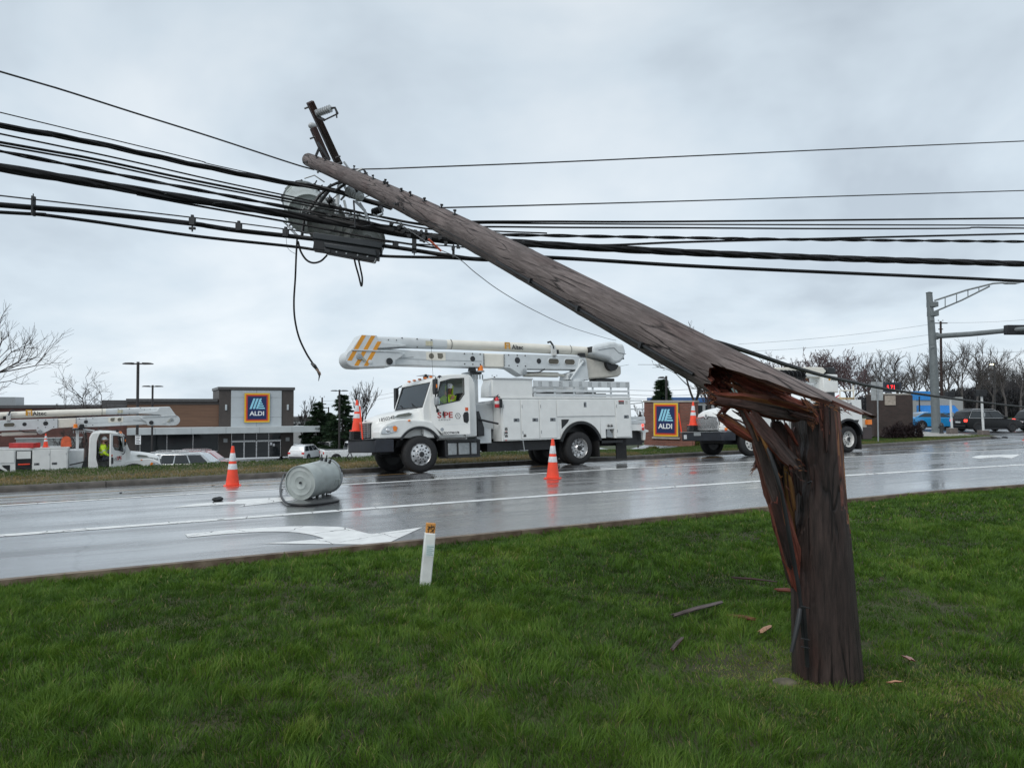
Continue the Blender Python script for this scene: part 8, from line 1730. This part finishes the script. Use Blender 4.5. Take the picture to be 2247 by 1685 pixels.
for i, u in enumerate((1905, 1936, 1968, 2006, 2040, 2078, 2112, 2140, 2175, 2206, 2238, 2275)):
    v = [772, 765, 768, 772, 760, 764, 740, 738, 760, 778, 766, 770][i]; Y = 104 + (i*37 % 23)
    tree_at(u, v, Y, 70+i, ['tall bare tree in the row behind the brick wall, nearest the sign back', 'tall bare tree in the row behind the brick wall, second from the left', 'slim bare tree behind the fuel price digits', 'tall bare tree just left of the grey mast', 'bare tree whose crown spreads behind the mast pole', 'bare tree right of the distant wooden pole', 'tallest bare tree above the black car', 'tall bare tree right beside the tallest one', 'bare tree above the second pedestrian signal', 'bare tree before the dark woods, left of the lit lamp', 'bare tree before the dark woods near the right edge', 'bare tree cut by the right edge'][i], zb=-.6, spread=.55 + .12*(i % 3), rise=.5, levels=5, r0=.2, minr=.018, first=.26 + .05*(i % 4), group='row of tall bare trees', kids=(2, 4), bark=GBARK, twigs=GBARK, leader=True, shrink=.78)
NEEDLE = grass_mat('conifer_needles', [(0, (.010, .020, .012)), (.4, (.020, .042, .022)), (.7, (.034, .066, .030)), (1, (.06, .10, .045))])
def conifer(u, vtop, Y, wpx, seed, label, zb=None, n=20000):
    g = at(u, vtop, Y); zb = h(g.x, g.y) - .1 if zb is None else zb; H_ = g.z - zb; t = empty('conifer', (g.x, g.y, zb), label=label, cat='tree', group='conifers')
    MB().tube([(0, 0, 0), (0, 0, H_*.97)], [.18, .02], 8).build('trunk', BARKD, t); r_ = np.random.default_rng(seed); Rm_ = wpx*.5*Y/FPX
    nb = 150; z = H_*(.06 + .92*np.sort(r_.uniform(0, 1, nb)**1.15)); ang = r_.uniform(0, 2*np.pi, nb); ln = Rm_*np.clip(1.04 - (z/H_), .03, 1)**.85*r_.uniform(.72, 1.15, nb)
    segs = [((0, 0, z[i]), (ln[i]*math.cos(ang[i]), ln[i]*math.sin(ang[i]), z[i] - ln[i]*.18 + .04*ln[i]**2), .03, .008) for i in range(nb)]
    seg_mesh('limbs', segs, BARKD, t, 3)
    bi = r_.integers(0, nb, n); s_ = r_.uniform(.12, 1, n)**.7; P = np.stack([np.cos(ang[bi])*ln[bi]*s_, np.sin(ang[bi])*ln[bi]*s_, z[bi] - ln[bi]*.18*s_ + .04*(ln[bi]*s_)**2], 1)
    w_ = .10 + .16*ln[bi]*(1.1 - s_); P += r_.normal(0, 1, (n, 3))*np.stack([w_*.55, w_*.55, w_*.28], 1)
    a = r_.uniform(0, 2*np.pi, n); l = r_.uniform(.18, .42, n); dr = np.stack([np.cos(ang[bi]) + .7*np.cos(a), np.sin(ang[bi]) + .7*np.sin(a), r_.uniform(-.5, .35, n)], 1); dr /= np.linalg.norm(dr, axis=1, keepdims=True)
    sd_ = np.cross(dr, r_.normal(0, 1, (n, 3))); sd_ /= np.linalg.norm(sd_, axis=1, keepdims=True)
    V = np.stack([P - sd_*.05, P + sd_*.05, P + dr*l[:, None]], 1).reshape(-1, 3); F = np.arange(n*3).reshape(-1, 3)
    tint = np.repeat(np.clip(r_.normal(.4, .2, n) + .25*vnoise(P[:, 0], P[:, 2], 1.3, seed), 0, 1), 3); fast_mesh('crown', V, F, NEEDLE, t, attr=('tint', tint))
conifer(697, 880, 84, 96, 1, 'dark conifer right of the store, the left one of the pair'); conifer(752, 862, 82, 124, 2, 'dark conifer behind the double headed lamp post, right one of the pair', n=26000); conifer(725, 902, 92, 74, 3, 'small dark conifer between the two bigger ones')
conifer(1452, 830, 58, 74, 4, 'dark conifer behind the brick sign wall'); conifer(1680, 800, 75, 50, 5, 'dark conifer half hidden by the leaning pole and truck boom')
# dense dark woods at far right: trunks and thicket nobody could count
segs = []; rr = random.Random(9)
for k in range(2600):
    u = rr.uniform(2105, 2420); Y = rr.uniform(128, 165); g = at(u, 900, Y); hh_ = rr.uniform(3, 9.5)*(1 if u > 2150 else .6); x, y = g.x, g.y
    p = Vector((x, y, -.8)); q = p + Vector((rr.uniform(-.7, .7), 0, hh_)); segs.append((tuple(p), tuple(q), rr.uniform(.04, .14), .015))
    for j in range(3): a = p.lerp(q, rr.uniform(.4, 1)); segs.append((tuple(a), (a.x + rr.uniform(-1.4, 1.4), a.y, a.z + rr.uniform(.3, 1.8)), .035, .012))
tag(seg_mesh('far_woods', segs, M('woods_bark', (.055, .053, .056), .9, var=.3), None, 3), kind='stuff')
n = 30000; P = np.array([[at(u, 900, Y).x, Y, 0] for u, Y in zip(rng.uniform(1880, 2450, 4000), rng.uniform(125, 160, 4000))]); P = P[rng.integers(0, 4000, n)] + rng.normal(0, .5, (n, 3)); hz = 3.4 + 2.0*vnoise(P[:, 0], P[:, 1], .25, 4) + np.clip((P[:, 0] - 90)*.06, -1.5, 3); P[:, 2] = -.8 + rng.uniform(0, 1, n)**.8*hz
blades('undergrowth', P, rng.uniform(.3, .8, n), rng.uniform(.14, .3, n), np.clip(rng.normal(.35, .2, n), 0, 1), grass_mat('thicket', [(0, (.026, .027, .030)), (.5, (.046, .046, .050)), (1, (.070, .066, .066))]), 1.2)
# far trees, haze painted into their pale bark colour, along the horizon on the left and behind the trucks
segs = []
for k in range(2400):
    u = rr.uniform(640, 1900); Y = rr.uniform(210, 260); g = at(u, 882, Y); top = -5.5 + 2*mn.noise(Vector((g.x*.03, 2, 1))) + rr.uniform(-2.5, .8)
    p = Vector((g.x, Y, -14)); q = Vector((g.x + rr.uniform(-1.5, 1.5), Y, top)); segs.append((tuple(p), tuple(q), rr.uniform(.12, .3), .04))
    for j in range(2): a = p.lerp(q, rr.uniform(.6, 1)); segs.append((tuple(a), (a.x + rr.uniform(-2.5, 2.5), a.y, a.z + rr.uniform(.1, .9)), .08, .03))
tag(seg_mesh('distant_trees', segs, M('hazed_bark', (.15, .15, .155), .9, var=.2), None, 3), kind='stuff')
# shrubs by the brick wall, dry ornamental clumps by the store
def shrub(u, v, Y, w_, hh_, label, mat, n=2600, zb=None, cat_='shrub', name='shrub'):
    g = at(u, v, Y); zb = h(g.x, g.y) if zb is None else zb; s = empty(name, (g.x, g.y, zb), label=label, cat=cat_, group='shrubs'); P = rng.normal(0, 1, (n, 3)); P /= np.linalg.norm(P, axis=1, keepdims=True); P *= rng.uniform(.3, 1, (n, 1))**.5; P[:, 2] = np.abs(P[:, 2]); P *= np.array([w_/2, w_/2.6, hh_]); P *= (1 + .18*np.sin(P[:, :1]*7) + .1*np.cos(P[:, 1:2]*9))
    blades('foliage', P, rng.uniform(.06, .16, n), rng.uniform(.02, .05, n), np.clip(rng.normal(.5, .2, n), 0, 1), mat, 1.4, kind=None, parent=s); MB().tube([(0, 0, 0), (0, 0, hh_*.6)], .05, 6).build('stem', BARKD, s)
SHM = grass_mat('dark_red_shrub', [(0, (.008, .006, .007)), (.5, (.025, .014, .016)), (1, (.045, .028, .026))]); DRY = grass_mat('dry_straw', [(0, (.13, .10, .05)), (.5, (.26, .20, .11)), (1, (.38, .31, .19))])
shrub(1966, 951, 44.5, 1.5, .85, 'dark reddish shrub against the dark brick wall, the left one', SHM); shrub(2001, 951, 45, 1.5, .9, 'dark reddish shrub at the right end of the dark brick wall', SHM); shrub(1527, 975, 38, .7, .35, 'low green shrub at the right foot of the brick sign', VGRASSM); shrub(1428, 978, 37.8, .9, .25, 'low green shrub at the left foot of the brick sign', VGRASSM)
for i, (u, w_) in enumerate(((20, 4.2), (160, 3.2), (55, 2.5))): shrub(u, 985, 66 + i, w_, 1.3, ['dry straw coloured grass clump at the left edge by the store wall', 'dry straw coloured grass clump below the pale wall band', 'small dry grass clump between two bigger ones'][i], DRY, 1800, cat_='plant', name='grass_clump')
hg = at(174, 960, 44); tree_at(165, 938, 40, 99, 'small dense bare shrub tree beside the far left truck cab', spread=.9, levels=5, r0=.05, minr=.008, group='bare trees', shrink=.7)

# ------------------------------------------------------------------ lettering becomes mesh, so that every letter group is an object like any other
dg_ = bpy.context.evaluated_depsgraph_get()
for o in [o for o in bpy.data.objects if o.type == 'FONT']:
    me = bpy.data.meshes.new_from_object(o.evaluated_get(dg_)); nme = o.name; n_ = bpy.data.objects.new('lettering_tmp', me); col.objects.link(n_)
    n_.parent = o.parent; n_.matrix_basis = o.matrix_basis.copy(); bpy.data.objects.remove(o); n_.name = nme
